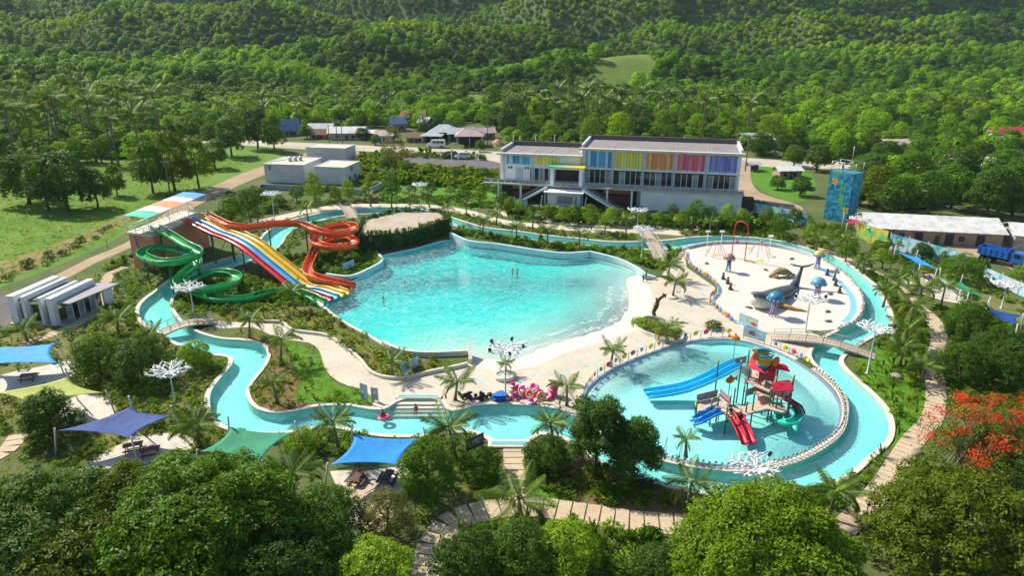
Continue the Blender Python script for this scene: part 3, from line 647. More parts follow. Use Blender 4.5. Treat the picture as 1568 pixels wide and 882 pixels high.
# terrace
m = MB(); m.prism([(-3.5, -3.6), (LEN+1.2, -3.6), (LEN+1.2, 0.9), (-3.5, 0.9)], 4.85, 5.2); P('terrace_slab', m, M('terrace_concrete', (0.50, 0.50, 0.48), 0.8, 0.15, 0.5))
for i in range(36):
    x = -3.3+(LEN+4.3)*i/35
    m = MB(); m.box((x, -3.4, 5.75), (0.09, 0.09, 1.1)); post = P('railing_post', m, steel_m)
    if i < 35: m = MB(); m.box((x+(LEN+4.3)/70, -3.42, 5.7), ((LEN+4.3)/35-0.2, 0.04, 0.75)); m.build('railing_panel', lglass_m, post)
m = MB(); m.box((LEN/2-1.1, -3.4, 6.33), (LEN+4.4, 0.12, 0.08)); P('handrail', m, steel_m)
xw = RX0+bw*2.05
m = MB(); m.box(((xw+LEN+0.8)/2, -1.2, 2.42), (LEN+0.8-xw, 4.0, 4.84)); P('ground_floor_wall', m, M('ground_floor_paint', (0.72, 0.76, 0.80), 0.7, 0.12, 0.3))
m = MB(); m.box((LEN+2.4, -1.0, 2.0), (2.6, 3.0, 4.0)); P('side_store', m, dark_m)
for x in (0.5, 6.5, RX0*0.60, RX0+1.0, RX0+7.4, RX0+13.6):
    m = MB(); m.box((x, -3.0, 2.42), (0.45, 0.45, 4.84)); P('column', m, white_m)
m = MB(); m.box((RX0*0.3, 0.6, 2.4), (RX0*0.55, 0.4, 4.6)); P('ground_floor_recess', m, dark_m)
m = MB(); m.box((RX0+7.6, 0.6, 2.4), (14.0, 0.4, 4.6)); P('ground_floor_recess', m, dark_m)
for x, w in ((RX0+9.5, 7.0), (6.0, 5.0)):
    m = MB(); m.box((x, 0.3, 3.6), (w, 0.12, 1.1)); P('orange_panel', m, M('orange_panel', (0.55, 0.20, 0.06), 0.6, 0.2, 0.8))
    m = MB(); m.box((x, 0.3, 1.5), (w, 0.12, 1.6)); P('counter', m, M('maroon_counter', (0.22, 0.06, 0.06), 0.6, 0.2, 0.8))
# portico with coloured canopy, kiosk and two stairs
px0, px1 = RX0*0.66, RX0*1.05
for x in (px0+0.5, px1-0.5):
    m = MB(); m.box((x, -1.6, 7.4), (0.9, 4.6, 4.3)); P('portico_side', m, white_m)
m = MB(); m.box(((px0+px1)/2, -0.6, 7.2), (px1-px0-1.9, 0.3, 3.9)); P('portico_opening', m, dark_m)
m = MB(); m.box(((px0+px1)/2, -1.6, 9.72), (px1-px0+0.6, 5.0, 0.34)); P('portico_roof', m, white_m)
nC = 8
for k in range(nC):
    t = k/(nC-1); c = (0.03+0.75*t, 0.40+0.15*t, 0.25*(1-t)+0.03); w = (px1-px0+0.8)/nC
    m = MB(); m.box((px0-0.4+w*(k+0.5), -1.7, 10.02), (w-0.03, 5.2, 0.22)); P('canopy_panel', m, M(f'canopy_{k}', c, 0.5, 0.08, 1))
m = MB(); m.box(((px0+px1)/2, -4.6, 2.1), (px1-px0, 4.0, 4.2)); P('kiosk_wall', m, M('kiosk_paint', (0.55, 0.60, 0.62), 0.7, 0.12, 0.5))
m = MB(); m.box(((px0+px1)/2, -5.2, 4.3), (px1-px0+1.6, 5.4, 0.25)); P('kiosk_roof', m, white_m)
m = MB(); m.box(((px0+px1)/2+0.8, -6.62, 2.3), (px1-px0-3.5, 0.08, 1.9)); P('kiosk_window', m, lglass_m)
m = MB(); m.box((px0+1.1, -6.64, 1.6), (1.6, 0.1, 2.8)); P('kiosk_door', m, M('door_panel', (0.62, 0.62, 0.6), 0.5, 0.1, 1))
for k in range(4):
    m = MB(); m.box(((px0+px1)/2-0.5, -8.0-k*0.5, 0.75-k*0.2), (px1-px0+6, 0.52, 0.2)); P('step', m, M('step_concrete', (0.42, 0.42, 0.40), 0.8, 0.15, 0.6))
for x in (px0-1.5, px0+1.6, px1-1.8, px1+1.2):
    m = MB(); m.bar((x, -8.6, 0), (x+0.5, -8.6, 3.6), 0.16); P('leaning_post', m, white_m)
def stair(xa, xb, y, w, n):
    for k in range(n):
        t = (k+0.5)/n; m = MB(); m.box((xa+(xb-xa)*t, y, 5.0*(1-t)), (abs(xb-xa)/n+0.12, w, 0.16)); P('stair_tread', m, M('step_concrete', (0.42, 0.42, 0.40)))
    for s in (-1, 1):
        m = MB(); m.bar((xa, y+s*w/2, 5.0), (xb, y+s*w/2, 0.0), 0.12, 0.5); P('stair_stringer', m, white_m)
        m = MB(); m.bar((xa, y+s*w/2, 6.1), (xb, y+s*w/2, 1.1), 0.07)
        for k in range(8): t = k/7; m.bar((xa+(xb-xa)*t, y+s*w/2, 5-5*t), (xa+(xb-xa)*t, y+s*w/2, 6.1-5*t), 0.05)
        P('stair_rail', m, steel_m)
stair(px0-0.6, px0-9.2, -5.2, 2.0, 16); stair(px1+0.5, px1+9.8, -6.0, 2.0, 18)
_q = [bld.matrix_basis @ Vector(p) for p in ((-4, -9, 0), (LEN+4, -5, 0), (LEN+4, 19, 0), (-4, 19, 0))]
NOGO.append([(math.cos(ang)*x-math.sin(ang)*y+A_.x, math.sin(ang)*x+math.cos(ang)*y+A_.y) for x, y in ((-4, -6), (RX0*.6, -11), (LEN+4, -5), (LEN+4, 19), (-4, 19))])

# ------------------------------------------------------------------ low white utility house
uh_a = M('utility_white', (0.60, 0.62, 0.64), 0.8, 0.12, 0.4); uh_b = M('utility_roof', (0.58, 0.52, 0.45), 0.85, 0.15, 0.5); uh_c = M('utility_trim', (0.68, 0.64, 0.58), 0.7, 0.1, 1)
def box_house(name, label, fl, fr, depth, h, windows=0):
    a, b = G(*fl), G(*fr); t = math.atan2(b.y-a.y, b.x-a.x); L = (b-a).length
    root = thing(name, label, 'building', a, t)
    m = MB(); m.box((L/2, depth/2, h/2), (L, depth, h)); m.build('wall', uh_a, root)
    m = MB(); m.box((L/2, depth/2, h+0.04), (L-0.5, depth-0.5, 0.08)); m.build('roof', uh_b, root)
    for c, d in (((L/2, -0.02, h+0.08), (L+0.4, 0.35, 0.28)), ((L/2, depth+0.02, h+0.08), (L+0.4, 0.35, 0.28)), ((-0.02, depth/2, h+0.081), (0.35, depth-0.3, 0.28)), ((L+0.02, depth/2, h+0.081), (0.35, depth-0.3, 0.28))):
        m = MB(); m.box(c, d); m.build('parapet', uh_c, root)
    m = MB(); m.box((L/2, depth/2, h*0.62), (L+0.3, depth+0.3, 0.22)); m.build('string_course', uh_c, root)
    for k in range(windows):
        m = MB(); m.box((L+0.03, depth*(0.3+0.35*k), h*0.28), (0.06, 0.9, 1.3)); m.build('window', glass_m, root)
    NOGO.append([(math.cos(t)*x-math.sin(t)*y+a.x, math.sin(t)*x+math.cos(t)*y+a.y) for x, y in ((-1, -1), (L+1, -1), (L+1, depth+1), (-1, depth+1))])
    return root, L
hA, LA = box_house('utility_house', 'largest of the three flat roofed white utility blocks, with pipework on its roof', (407, 279), (467, 281), 13, 5.4)
hB, LB = box_house('utility_house', 'middle flat roofed white utility block with a round mark on its end wall', (484, 281), (529, 283), 11, 5.0, 2)
hC, LC = box_house('utility_house', 'small flat roofed white utility block nearest the road', (470, 246), (530, 248), 9, 4.6)
m = MB()
for k in range(3): m.lathe([(0.0, 0), (0.55, 0), (0.55, 1.1), (0.3, 1.3), (0, 1.3)], (LA*0.45+k*1.3, 6+k*0.8, 5.5), 10)
m.tube([(2.2, 0.4, 5.6), (2.2, 0.4, 6.1), (LA*0.4, 5.5, 6.1)], 0.12, 6); m.build('roof_pipework', steel_m, hA)
m = MB(); m.box((1.9, -0.12, 4.6), (0.5, 0.25, 1.6)); m.build('wall_vent', M('vent_grey', (0.2, 0.2, 0.22), 0.6, 0.2, 1), hA)
m = MB(); m.lathe([(0, 0), (0.75, 0), (0.75, 0.06), (0, 0.06)], (0, 0, 0), 16); rl = m.build('round_mark', M('mark_teal', (0.05, 0.30, 0.38), 0.5, 0.4, 2), hB); rl.rotation_euler = (0, math.pi/2, 0); rl.location = (LB+0.03, 5, 4.0)
gw = ribbon(GP([(395,300),(400,290),(480,293),(560,299),(585,288),(560,278)]), 0.25, 0, 1.6).build('garden_wall', M('grey_block_wall', (0.36, 0.38, 0.40), 0.85, 0.2, 0.8)); tag(gw, 'low grey wall round the utility blocks', 'wall')
gw = ribbon(GP([(545,264),(600,267),(612,272)]), 0.25, 0, 1.4).build('garden_wall', M('grey_block_wall', (0.36, 0.38, 0.40))); tag(gw, 'short grey wall beside the parking lot hedge', 'wall')

# ------------------------------------------------------------------ entrance pavilion of white portal frames
pw = M('pavilion_white', (0.74, 0.76, 0.78), 0.6, 0.06, 0.5)
pav0 = G(20, 494); back = G(83, 418, 4.4)-G(13, 448, 4.4); pd = math.atan2(back.y, back.x); DEP = back.length
pav = thing('entrance_pavilion', 'small white pavilion of four angular portal frames beside the dirt road', 'pavilion', pav0, pd)
ex = np.array([math.sin(pd), -math.cos(pd)])
acr = 0.0
offs = []
for u in (13, 33, 59, 72):
    q = G(u, 448+(u-13)*0.066, 4.4)-G(13, 448, 4.4); offs.append((q.x*math.cos(pd)+q.y*math.sin(pd), -q.x*math.sin(pd)+q.y*math.cos(pd)))
for i, (along, acrs) in enumerate(offs):
    w = (1.15, 0.55, 0.45, 0.95)[i]; d0 = along*1.0; L = DEP*(1.0, 0.98, 0.86, 0.98)[i]
    m = MB(); a = acrs
    for p0, p1, z0, z1 in ((d0, d0+0.9, 0, 4.4), (d0+L-0.9, d0+L, 0, 4.4), (d0+0.9, d0+L-0.9, 3.0, 4.4)):
        m.box(((p0+p1)/2, a-w/2, (z0+z1)/2), (p1-p0, w, z1-z0))
    m.build('portal_frame', pw, pav)
a0, a1 = offs[0][1], offs[3][1]; d0 = offs[0][0]
m = MB(); m.box((d0+DEP*0.5, (a0+a1)/2-0.4, 3.55), (DEP*0.84, abs(a1-a0)-0.4, 0.2)); m.build('flat_roof', M('pavilion_roof', (0.07, 0.075, 0.085), 0.6, 0.2, 1), pav)
sg = -1 if a1 < a0 else 1
m = MB(); m.hexa([(d0+DEP*0.08, a1-1.0, 3.3), (d0+DEP*1.02, a1-1.0, 3.3), (d0+DEP*1.1, a1-4.4, 3.15), (d0+DEP*0.08, a1-3.0, 3.15), (d0+DEP*0.08, a1-1.0, 3.5), (d0+DEP*1.02, a1-1.0, 3.5), (d0+DEP*1.1, a1-4.4, 3.35), (d0+DEP*0.08, a1-3.0, 3.35)]); m.build('canopy', M('canopy_grey', (0.30, 0.28, 0.30), 0.6, 0.1, 1), pav)
m = MB(); m.box((d0+DEP*0.92, a1-3.2, 1.6), (DEP*0.22, 0.35, 3.2)); m.build('side_wall', pw, pav)
for k in range(6):
    m = MB(); m.box((d0+1.4+k*1.25, a1-2.2, 1.5), (1.1, 0.06, 2.7)); pn = m.build('glass_pane', glass_m if k % 2 else lglass_m, pav)
    m = MB(); m.box((d0+1.4+k*1.25+0.62, a1-2.2, 1.5), (0.1, 0.14, 2.9)); m.build('mullion', pw, pn)
for k in range(5):
    m = MB(); m.box((d0+0.9, a0-1.3+(a1-a0+0.6)*k/5, 1.5), (0.06, 1.2, 2.7)); m.build('glass_pane', lglass_m if k % 2 else glass_m, pav)
sheet('pavilion_apron', GP([(15,496),(95,500),(150,478),(145,470),(90,492),(20,492)]), 0.03, M('apron', (0.40, 0.40, 0.40), 0.8, 0.15, 0.5))
NOGO.append(GP([(5,500),(95,505),(160,480),(150,440),(80,440),(10,460)]))
sheet('parking_apron', GP([(-60,470),(0,447),(15,460),(22,498),(-60,520)]), 0.026, asph_m, cut=False)

# ------------------------------------------------------------------ slide tower
tA, tB, tC = G(196, 355, 7.0), G(233, 360, 7.0), G(314, 327, 7.0); tD = tA+(tC-tB)
tw = thing('slide_tower', 'terracotta painted slide tower with railed deck and coloured fabric roof', 'tower')
tp = [(p.x, p.y) for p in (tA, tB, tC, tD)]
m = MB(); m.prism(tp, 0, 6.7); m.build('tower_wall', M('terracotta_paint', (0.55, 0.25, 0.12), 0.8, 0.3, 0.5, dirt=(0.40, 0.15, 0.11)), tw)
cx = sum(p[0] for p in tp)/4; cy = sum(p[1] for p in tp)/4
m = MB(); m.prism([(cx+(p[0]-cx)*1.06, cy+(p[1]-cy)*1.04) for p in tp], 6.7, 7.0); m.build('deck', M('deck_pale', (0.58, 0.55, 0.50), 0.8, 0.15, 0.8), tw)
def lerp(a, b, t): return a+(b-a)*t
pm = M('mural_blue', (0.08, 0.20, 0.55), 0.6, 0.2, 1)
dAB = (tB-tA).normalized(); nAB = Vector((dAB.y, -dAB.x, 0))
m = MB(); q = [tA.lerp(tB, 0.25)+nAB*0.04, tA.lerp(tB, 0.45)+nAB*0.04]
m.tube([(q[0].x, q[0].y, 6.3), (q[0].x+0.3, q[0].y, 4.6), (q[1].x, q[1].y, 3.2), (q[1].x+0.3, q[1].y, 1.2), (q[1].x+0.2, q[1].y, 0.1)], [0.18, 0.25, 0.3, 0.42, 0.5], 6); m.build('wall_mural', pm, tw)
loop = [tA, tB, tC, tD, tA]
for i in range(4):
    a, b = loop[i], loop[i+1]; n = max(2, int((b-a).length/1.6))
    for k in range(n):
        p = a.lerp(b, k/n); 
        if i == 1 and k % 2: continue
        m = MB(); m.tube([(p.x, p.y, 7.0), (p.x, p.y, 8.15)], 0.05, 6); m.build('railing_post', steel_m, tw)
    if i != 1:
        m = MB(); m.tube([(a.x, a.y, 8.15), (b.x, b.y, 8.15)], 0.045, 6); m.tube([(a.x, a.y, 7.6), (b.x, b.y, 7.6)], 0.03, 6); m.build('railing', steel_m, tw)
roofc = [((0.03, 0.45, 0.30), 'sail_teal'), ((0.55, 0.53, 0.50), 'sail_white'), ((0.70, 0.24, 0.08), 'sail_orange'), ((0.55, 0.53, 0.50), 'sail_white'), ((0.04, 0.30, 0.70), 'sail_blue')]
e0, e1 = tA.lerp(tD, -0.04), tA.lerp(tD, 1.08); f0, f1 = tB.lerp(tC, -0.04), tB.lerp(tC, 1.08)
for k, (c, nm) in enumerate(roofc):
    t0, t1 = k/5+0.004, (k+1)/5-0.004; m = MB(); vs = []
    for t in (t0, t1):
        for a, b, s in ((e0, e1, 0), (e0.lerp(f0, .5), e1.lerp(f1, .5), 0.15), (f0, f1, 0)):
            p = a.lerp(b, t); vs.append((p.x, p.y, 10.3+s+0.5*t))
    vs += [(x, y, z-0.05) for x, y, z in vs]
    m.add(vs, [(0, 1, 4, 3), (1, 2, 5, 4), (6, 9, 10, 7), (7, 10, 11, 8), (0, 3, 9, 6), (2, 8, 11, 5), (0, 6, 7, 1), (1, 7, 8, 2), (3, 4, 10, 9), (4, 5, 11, 10)]); m.build('roof_panel', M(nm, c, 0.6, 0.08, 1), tw)
for t in (0, 0.33, 0.66, 1.0):
    for a, b in ((e0, e1), (f0, f1)):
        p = a.lerp(b, t*0.97+0.01); m = MB(); m.tube([(p.x, p.y, 7), (p.x, p.y, 10.4+0.5*t)], 0.07, 6); m.build('roof_post', white_m, tw)
for k in range(2):      # stair up the back of the tower
    a = tD.lerp(tA, 0.2+0.5*k); n_ = (tA-tB).normalized(); m = MB(); m.bar((a.x, a.y, 6.6-3.3*k), (a.x+n_.x*6, a.y+n_.y*6, 3.3-3.3*k), 1.3, 0.25); m.build('stair_flight', M('step_concrete', (0.42, 0.42, 0.40)), tw)
NOGO.append([(cx+(p[0]-cx)*1.2, cy+(p[1]-cy)*1.1) for p in tp])

def trough(path, r, name, mat, parent, open_a=105, th=0.07, n=11):
    P_ = [np.array(p) for p in catmull(path, False, 0.5)]; m = MB(); rows = []
    for i, p in enumerate(P_):
        t = nrm(P_[min(i+1, len(P_)-1)]-P_[max(i-1, 0)]); s_ = nrm(np.cross(t, [0, 0, 1])); u_ = np.cross(s_, t); row = []
        for rr in (r, r+th):
            for k in range(n):
                a = math.radians(-open_a+2*open_a*k/(n-1)); row.append(tuple(p+u_*r+rr*(math.sin(a)*s_-math.cos(a)*u_)))
        rows.append(row)
    vs = [q for row in rows for q in row]; w = 2*n; fs = []
    for i in range(len(rows)-1):
        a, b = i*w, (i+1)*w
        for k in range(n-1):
            fs.append((a+k, a+k+1, b+k+1, b+k)); fs.append((a+n+k+1, a+n+k, b+n+k, b+n+k+1))
        fs.append((a+n, a, b, b+n)); fs.append((a+n-1, a+2*n-1, b+2*n-1, b+n-1))
    for i in (0, len(rows)-1):
        a = i*w; fs += [(a+k, a+k+1, a+n+k+1, a+n+k) for k in range(n-1)]
    m.smooth = True; m.add(vs, fs); o = m.build(name, mat, parent)
    for i in range(5, len(rows)-2, 5):      # bolted flange joints between the cast sections
        q = MB(); t = nrm(P_[i+1]-P_[i-1])*0.05; ring = []
        for k in range(n):
            c = np.array(rows[i][n+k]); o0 = c+nrm(c-(P_[i]+np.array([0, 0, r])))*0.06; ring += [c-t, o0-t, o0+t, c+t]
        q.add(ring, [(4*k+j, 4*k+(j+1) % 4, 4*k+4+(j+1) % 4, 4*k+4+j) for k in range(n-1) for j in range(4)]); q.build('flange_joint', mat, o)
    # rolled lips
    for sd in (0, n-1):
        L = [np.array(rows[i][sd]) for i in range(0, len(rows), 2)]; q = MB(); q.tube(L, 0.09, 6); q.build('rolled_lip', mat, o)
    return o, P_
def supports(P_, every, parent, mat, r=0.14, zmin=1.0):
    for i in range(4, len(P_)-3, every):
        p = P_[i]
        if p[2] > zmin and not inside(tp, np.array([[p[0], p[1]]]))[0]:
            m = MB(); m.tube([(p[0], p[1], -0.6 if in_hole(np.array([[p[0], p[1]]]))[0] else 0), (p[0], p[1], p[2]-0.02)], r, 8); m.tube([(p[0], p[1], p[2]-1.2), (p[0]+0.5, p[1]+0.3, p[2]-0.05)], 0.07, 6); m.build('support_post', mat, parent)
def P3(L): return [tuple(G(u, v, z)) for u, v, z in L]
gslide_m = M('slide_green', (0.03, 0.40, 0.10), 0.3, 0.2, 0.45, spec=0.5, coat=0.3); oslide_m = M('slide_orange', (0.72, 0.13, 0.02), 0.3, 0.2, 0.45, coat=0.3)
gpost_m = M('post_green', (0.04, 0.16, 0.06), 0.5, 0.15, 2)
gs = thing('green_slide', 'green open body slide winding down in two loops from the tower', 'water slide')
_, gp_ = trough(P3([(238,353,7.05),(262,366,6.6),(284,380,6.2),(297,386,5.9),(304,389,5.7),(300,397,5.4),(278,404,5.1),(250,407,4.85),(226,401,4.6),(218,394,4.4),(228,387,4.2),(250,385,4.0),(275,390,3.75),(298,400,3.4),(303,409,3.1),(290,420,2.8),(277,431,2.5),(275,440,2.2),(290,447,2.0),(320,449,1.8),(350,443,1.65),(364,432,1.5),(355,424,1.35),(330,423,1.2),(305,430,1.0),(293,442,0.85),(305,455,0.7),(335,464,0.55),(380,463,0.45),(410,455,0.4),(445,452,0.3),(475,460,0.15),(493,470,-0.1)]), 0.85, 'trough', gslide_m, gs)
supports(gp_, 14, gs, gpost_m)
os_ = thing('orange_slide', 'orange open body slide curling twice before the wave pool', 'water slide')
_, op_ = trough(P3([(312,331,7.05),(332,342,6.5),(353,350,6.2),(384,353,5.9),(425,347,5.5),(460,348,5.1),(486,358,4.7),(510,363,4.4),(532,361,4.2),(543,355,4.05),(536,349,3.9),(512,351,3.7),(490,359,3.45),(481,369,3.2),(487,379,2.95),(510,384,2.75),(533,383,2.55),(544,376,2.4),(536,370,2.25),(510,372,2.0),(488,382,1.75),(479,398,1.4),(472,415,1.0),(474,425,0.75),(487,431,0.5),(515,438,0.25),(541,444,-0.05)]), 0.85, 'trough', oslide_m, os_)
supports(op_, 16, os_, gpost_m)
rs = thing('rainbow_slide', 'straight four lane racing slide in red, sky blue and yellow', 'water slide')
sA, sB = G(296, 336, 7.0), G(518, 456, 0.0)
ref = [(296,335),(318,346),(338,356),(362,365),(385,378),(410,398),(435,418),(455,434),(472,444),(492,450),(520,455)]
prof = [np.array(on_plane(u, v, sA, sB)) for u, v in ref]; prof[-1][2] = 0.02; prof[-2][2] = max(prof[-2][2], 0.12)
dS = nrm(np.array([sB.x-sA.x, sB.y-sA.y, 0])); nS = np.array([dS[1], -dS[0], 0])
for k, (c, nm) in enumerate((((0.62, 0.02, 0.04), 'slide_red'), ((0.06, 0.42, 0.72), 'slide_sky_blue'), ((0.80, 0.55, 0.02), 'slide_yellow'), ((0.72, 0.47, 0.02), 'slide_gold'))):
    off = (1.5-k)*1.32
    pts = [p+nS*off for p in prof]
    ln, lp = trough([tuple(p) for p in pts], 0.60, 'lane', M(nm, c, 0.3, 0.2, 0.45, coat=0.3), rs, 88, 0.05, 9)
for i in (2, 4, 5, 6):
    p = prof[i]
    for s_ in (-1.9, 1.9):
        q = p+nS*s_; m = MB(); m.tube([(q[0], q[1], 0), (q[0], q[1], q[2]-0.1)], 0.13, 8); m.build('support_post', gpost_m, rs)
    m = MB(); m.bar(tuple(p-nS*2.4-np.array([0, 0, 0.12])), tuple(p+nS*2.4-np.array([0, 0, 0.12])), 0.16)
    m.bar(tuple(p-nS*1.9-np.array([0, 0, .2])), (p[0]+nS[0]*1.9, p[1]+nS[1]*1.9, 0.3), 0.08); m.build('cross_beam', gpost_m, rs)
sheet('slide_apron', GP([(372,440),(440,452),(495,470),(530,446),(500,425),(455,410),(440,412),(470,440)]), 0.02, coping_m)

# ------------------------------------------------------------------ planted pump house (the dark green hedge wall behind the wave pool)
ph_px = [(548,362),(610,357),(645,349),(688,335),(668,325),(610,325),(560,337)]
ph = [(G(u, v, 3.3).x, G(u, v, 3.3).y) for u, v in ph_px]
pump = thing('pump_house', 'low pump house with flat sandy roof wrapped in dark green planting', 'building')
m = MB(); m.prism(ph, 0, 3.3); m.build('wall', M('pump_wall_dark', (0.05, 0.075, 0.05), 0.9, 0.4, 0.8), pump)
m = MB(); m.prism([(p[0]*0.985+0.015*np.mean([q[0] for q in ph]), p[1]*0.985+0.015*np.mean([q[1] for q in ph])) for p in ph], 3.3, 3.36); m.build('roof', GROUND('pump_roof', [(0.30, 0.24, 0.17), (0.46, 0.38, 0.29), (0.52, 0.45, 0.36)], 0.3, 1.5), pump)
NOGO.append([(p[0], p[1]) for p in ph])

# ------------------------------------------------------------------ white coral-branch lamps
lamp_white = M('lamp_white', (0.74, 0.74, 0.72), 0.45, 0.08, 2.0); pole_m = M('lamp_pole', (0.55, 0.56, 0.55), 0.45, 0.12, 2.0)
def branch_mesh(sd):
    r = random.Random(sd); m = MB(); L = 1.75
    m.tube([(0, 0, 0), (0.6, 0, 0.16), (1.2, 0, 0.22), (L, 0.05, 0.30)], [0.11, 0.095, 0.08, 0.06], 6)
    for x, s_ in ((0.55, 1), (0.85, -1), (1.15, 1), (1.35, -1)):
        z = 0.10+0.11*x; l_ = r.uniform(0.45, 0.75)
        e = (x+l_*0.75, s_*l_*0.75, z+r.uniform(0.0, 0.2)); m.tube([(x, 0, z), e], [0.07, 0.05], 5)
        m.tube([((x+e[0])/2, e[1]/2, (z+e[2])/2), (e[0]-0.1, e[1]+s_*0.15, e[2]+0.16)], [0.055, 0.04], 5)
    me = m.mesh('branch'); me.materials.append(lamp_white); return me
branch_me = [branch_mesh(3), branch_mesh(8)]
def coral_lamp(label, top, base, speakers=0):
    b = G(*base); t = HZ(top[1], b.y); t = max(t, 3.5)
    root = thing('branch_lamp', label, 'lamp', b, rng.uniform(0, 6), 'white branching garden lamps')
    m = MB(); m.lathe([(0.25, 0), (0.25, 0.05), (0.12, 0.08), (0.1, t*0.5), (0.08, t-0.3), (0.14, t-0.2), (0.14, t-0.02), (0, t)], n=10); m.build('pole', pole_m, root)
    nb_ = 9
    for k in range(nb_):
        o = link('branch', branch_me[k % 2], None, root, (0, 0, t-0.25), 2*math.pi*k/nb_+rng.normal()*0.1, float(rng.uniform(1.12, 1.4)))
    for k in range(speakers):
        a = math.pi*2*k/max(speakers, 1)+0.4; m = MB(); m.box((0, 0, 0), (0.32, 0.26, 0.42)); s_ = m.build('spotlight', black_m, root); s_.location = (math.cos(a)*2.15, math.sin(a)*2.15, t+0.45); s_.rotation_euler = (0.3, 0, a)
    return root
LAMPS = [('white branching lamp in front of the green slide loops', (290,440), (298,486), 0), ('white branching lamp between the navy sail and the river bend', (258,568), (269,621), 0),
 ('white branching lamp with black spotlights on the beach behind the swim rings', (776,535), (774,610), 5), ('white branching lamp at the end of the long footbridge', (1342,503), (1328,572), 1),
 ('white branching lamp at the outer edge of the river below the kiddie pool', (1150,715), (1150,778), 1), ('white branching lamp on the near edge of the splash pad', (1240,458), (1233,508), 2),
 ('white branching lamp among the trees in front of the rainbow building', (977,322), (976,347), 2), ('white branching lamp beside the narrow river bridge', (980,350), (982,396), 2),
 ('white branching lamp on the lawn behind the orange slide', (416,297), (421,341), 0), ('white branching lamp behind the planted pump house', (643,283), (645,318), 0),
 ('white branching lamp at the far right beside the navy sail', (1553,437), (1533,472), 1), ('white branching lamp in front of the long white shed roof', (1328,335), (1312,362), 1)]
for L in LAMPS: coral_lamp(*L)

# ------------------------------------------------------------------ shade sails
def FAB(name, c):
    if name in MATS: return MATS[name]
    m, n, l = _nt(name); o = n.new('ShaderNodeOutputMaterial'); d = n.new('ShaderNodeBsdfPrincipled'); d.inputs['Base Color'].default_value = (*c, 1); d.inputs['Roughness'].default_value = 0.7
    g = n.new('ShaderNodeNewGeometry'); a = n.new('ShaderNodeTexNoise'); a.inputs['Scale'].default_value = 0.7; a.inputs['Detail'].default_value = 5; l.new(g.outputs['Position'], a.inputs['Vector'])
    l.new(_ramp(n, l, a.outputs['Fac'], [(0.3, sc(c, 0.85)), (0.7, sc(c, 1.1))]), d.inputs['Base Color'])
    wv = n.new('ShaderNodeTexNoise'); wv.inputs['Scale'].default_value = 1.1; l.new(g.outputs['Position'], wv.inputs['Vector']); bp = n.new('ShaderNodeBump'); bp.inputs['Strength'].default_value = 0.25; bp.inputs['Distance'].default_value = 0.3; l.new(wv.outputs['Fac'], bp.inputs['Height']); l.new(bp.outputs[0], d.inputs['Normal'])
    t = n.new('ShaderNodeBsdfTranslucent'); t.inputs[0].default_value = (*c, 1); mx = n.new('ShaderNodeMixShader'); mx.inputs[0].default_value = 0.22
    l.new(d.outputs[0], mx.inputs[1]); l.new(t.outputs[0], mx.inputs[2]); l.new(mx.outputs[0], o.inputs[0]); MATS[name] = m; return m
def sail(label, corners, mat, lean=0.5):
    C = [np.array(G(u, v, z)) for u, v, z in corners]; cen = sum(C)/4
    root = thing('shade_sail', label, 'shade sail', (cen[0], cen[1], 0), 0, 'fabric shade sails on posts'); o_ = np.array([cen[0], cen[1], 0])
    N = 14; vs = []
    for i in range(N+1):
        for j in range(N+1):
            s, t = i/N, j/N; e = 0.2
            s2 = s+(0.5-s)*4*e*t*(1-t)*1.0; t2 = t+(0.5-t)*4*e*s*(1-s)*1.0
            p = (1-s2)*(1-t2)*C[0]+s2*(1-t2)*C[1]+s2*t2*C[2]+(1-s2)*t2*C[3]; p = p-np.array([0, 0, 0.25*16*s*(1-s)*t*(1-t)]); vs.append(tuple(p-o_))
    w = N+1; m = MB(); m.smooth = True; m.add(vs, [(i*w+j, (i+1)*w+j, (i+1)*w+j+1, i*w+j+1) for i in range(N) for j in range(N)])
    fb = m.build('fabric', mat, root); md = fb.modifiers.new('thick', 'SOLIDIFY'); md.thickness = 0.02
    for c in C:
        d = nrm(np.array([c[0]-cen[0], c[1]-cen[1], 0])); top = c+d*0.25; bot = np.array([c[0]+d[0]*(0.25+lean), c[1]+d[1]*(0.25+lean), 0])
        m = MB(); m.tube([tuple(bot-o_), tuple(top+nrm(top-bot)*(1.3 if c[1] > cen[1]+.3 else .35)-o_)], 0.09, 8); m.build('post', pole_m, root)
    return root
cyan_f, lime_f, navy_f, green_f, blue_f = FAB('fabric_azure', (0.01, 0.36, 0.84)), FAB('fabric_lime', (0.42, 0.48, 0.07)), FAB('fabric_navy', (0.014, 0.07, 0.30)), FAB('fabric_green', (0.02, 0.30, 0.15)), FAB('fabric_blue', (0.01, 0.30, 0.84))
sail('azure shade sail at the left beside the pavilion', [(-28,531,3.2),(85,526,3.2),(90,557,3.0),(-22,559,3.0)], cyan_f)
sail('lime green shade sail between two dark trees', [(-12,602,2.9),(102,578,3.5),(160,602,2.9),(38,618,3.0)], lime_f)
sail('dark navy kite shaped shade sail with picnic tables under it', [(88,660,3.0),(200,623,3.4),(264,637,3.0),(201,672,3.0)], navy_f)
sail('emerald green shade sail beside the river bend', [(352,654,3.3),(453,662,3.0),(400,708,3.0),(306,692,3.0)], green_f)
sail('bright blue shade sail over picnic tables below the river', [(541,665,3.4),(648,671,3.4),(612,713,3.0),(505,713,3.0)], blue_f)
sail('bright blue shade sail by the printed fence', [(1372,385,3.6),(1404,393,3.6),(1438,412,2.8),(1408,406,2.8)], blue_f, 0.3)
sail('emerald green shade sail over the far picnic terrace', [(1434,423,3.6),(1472,432,3.4),(1514,457,2.8),(1482,450,2.9)], green_f, 0.3)
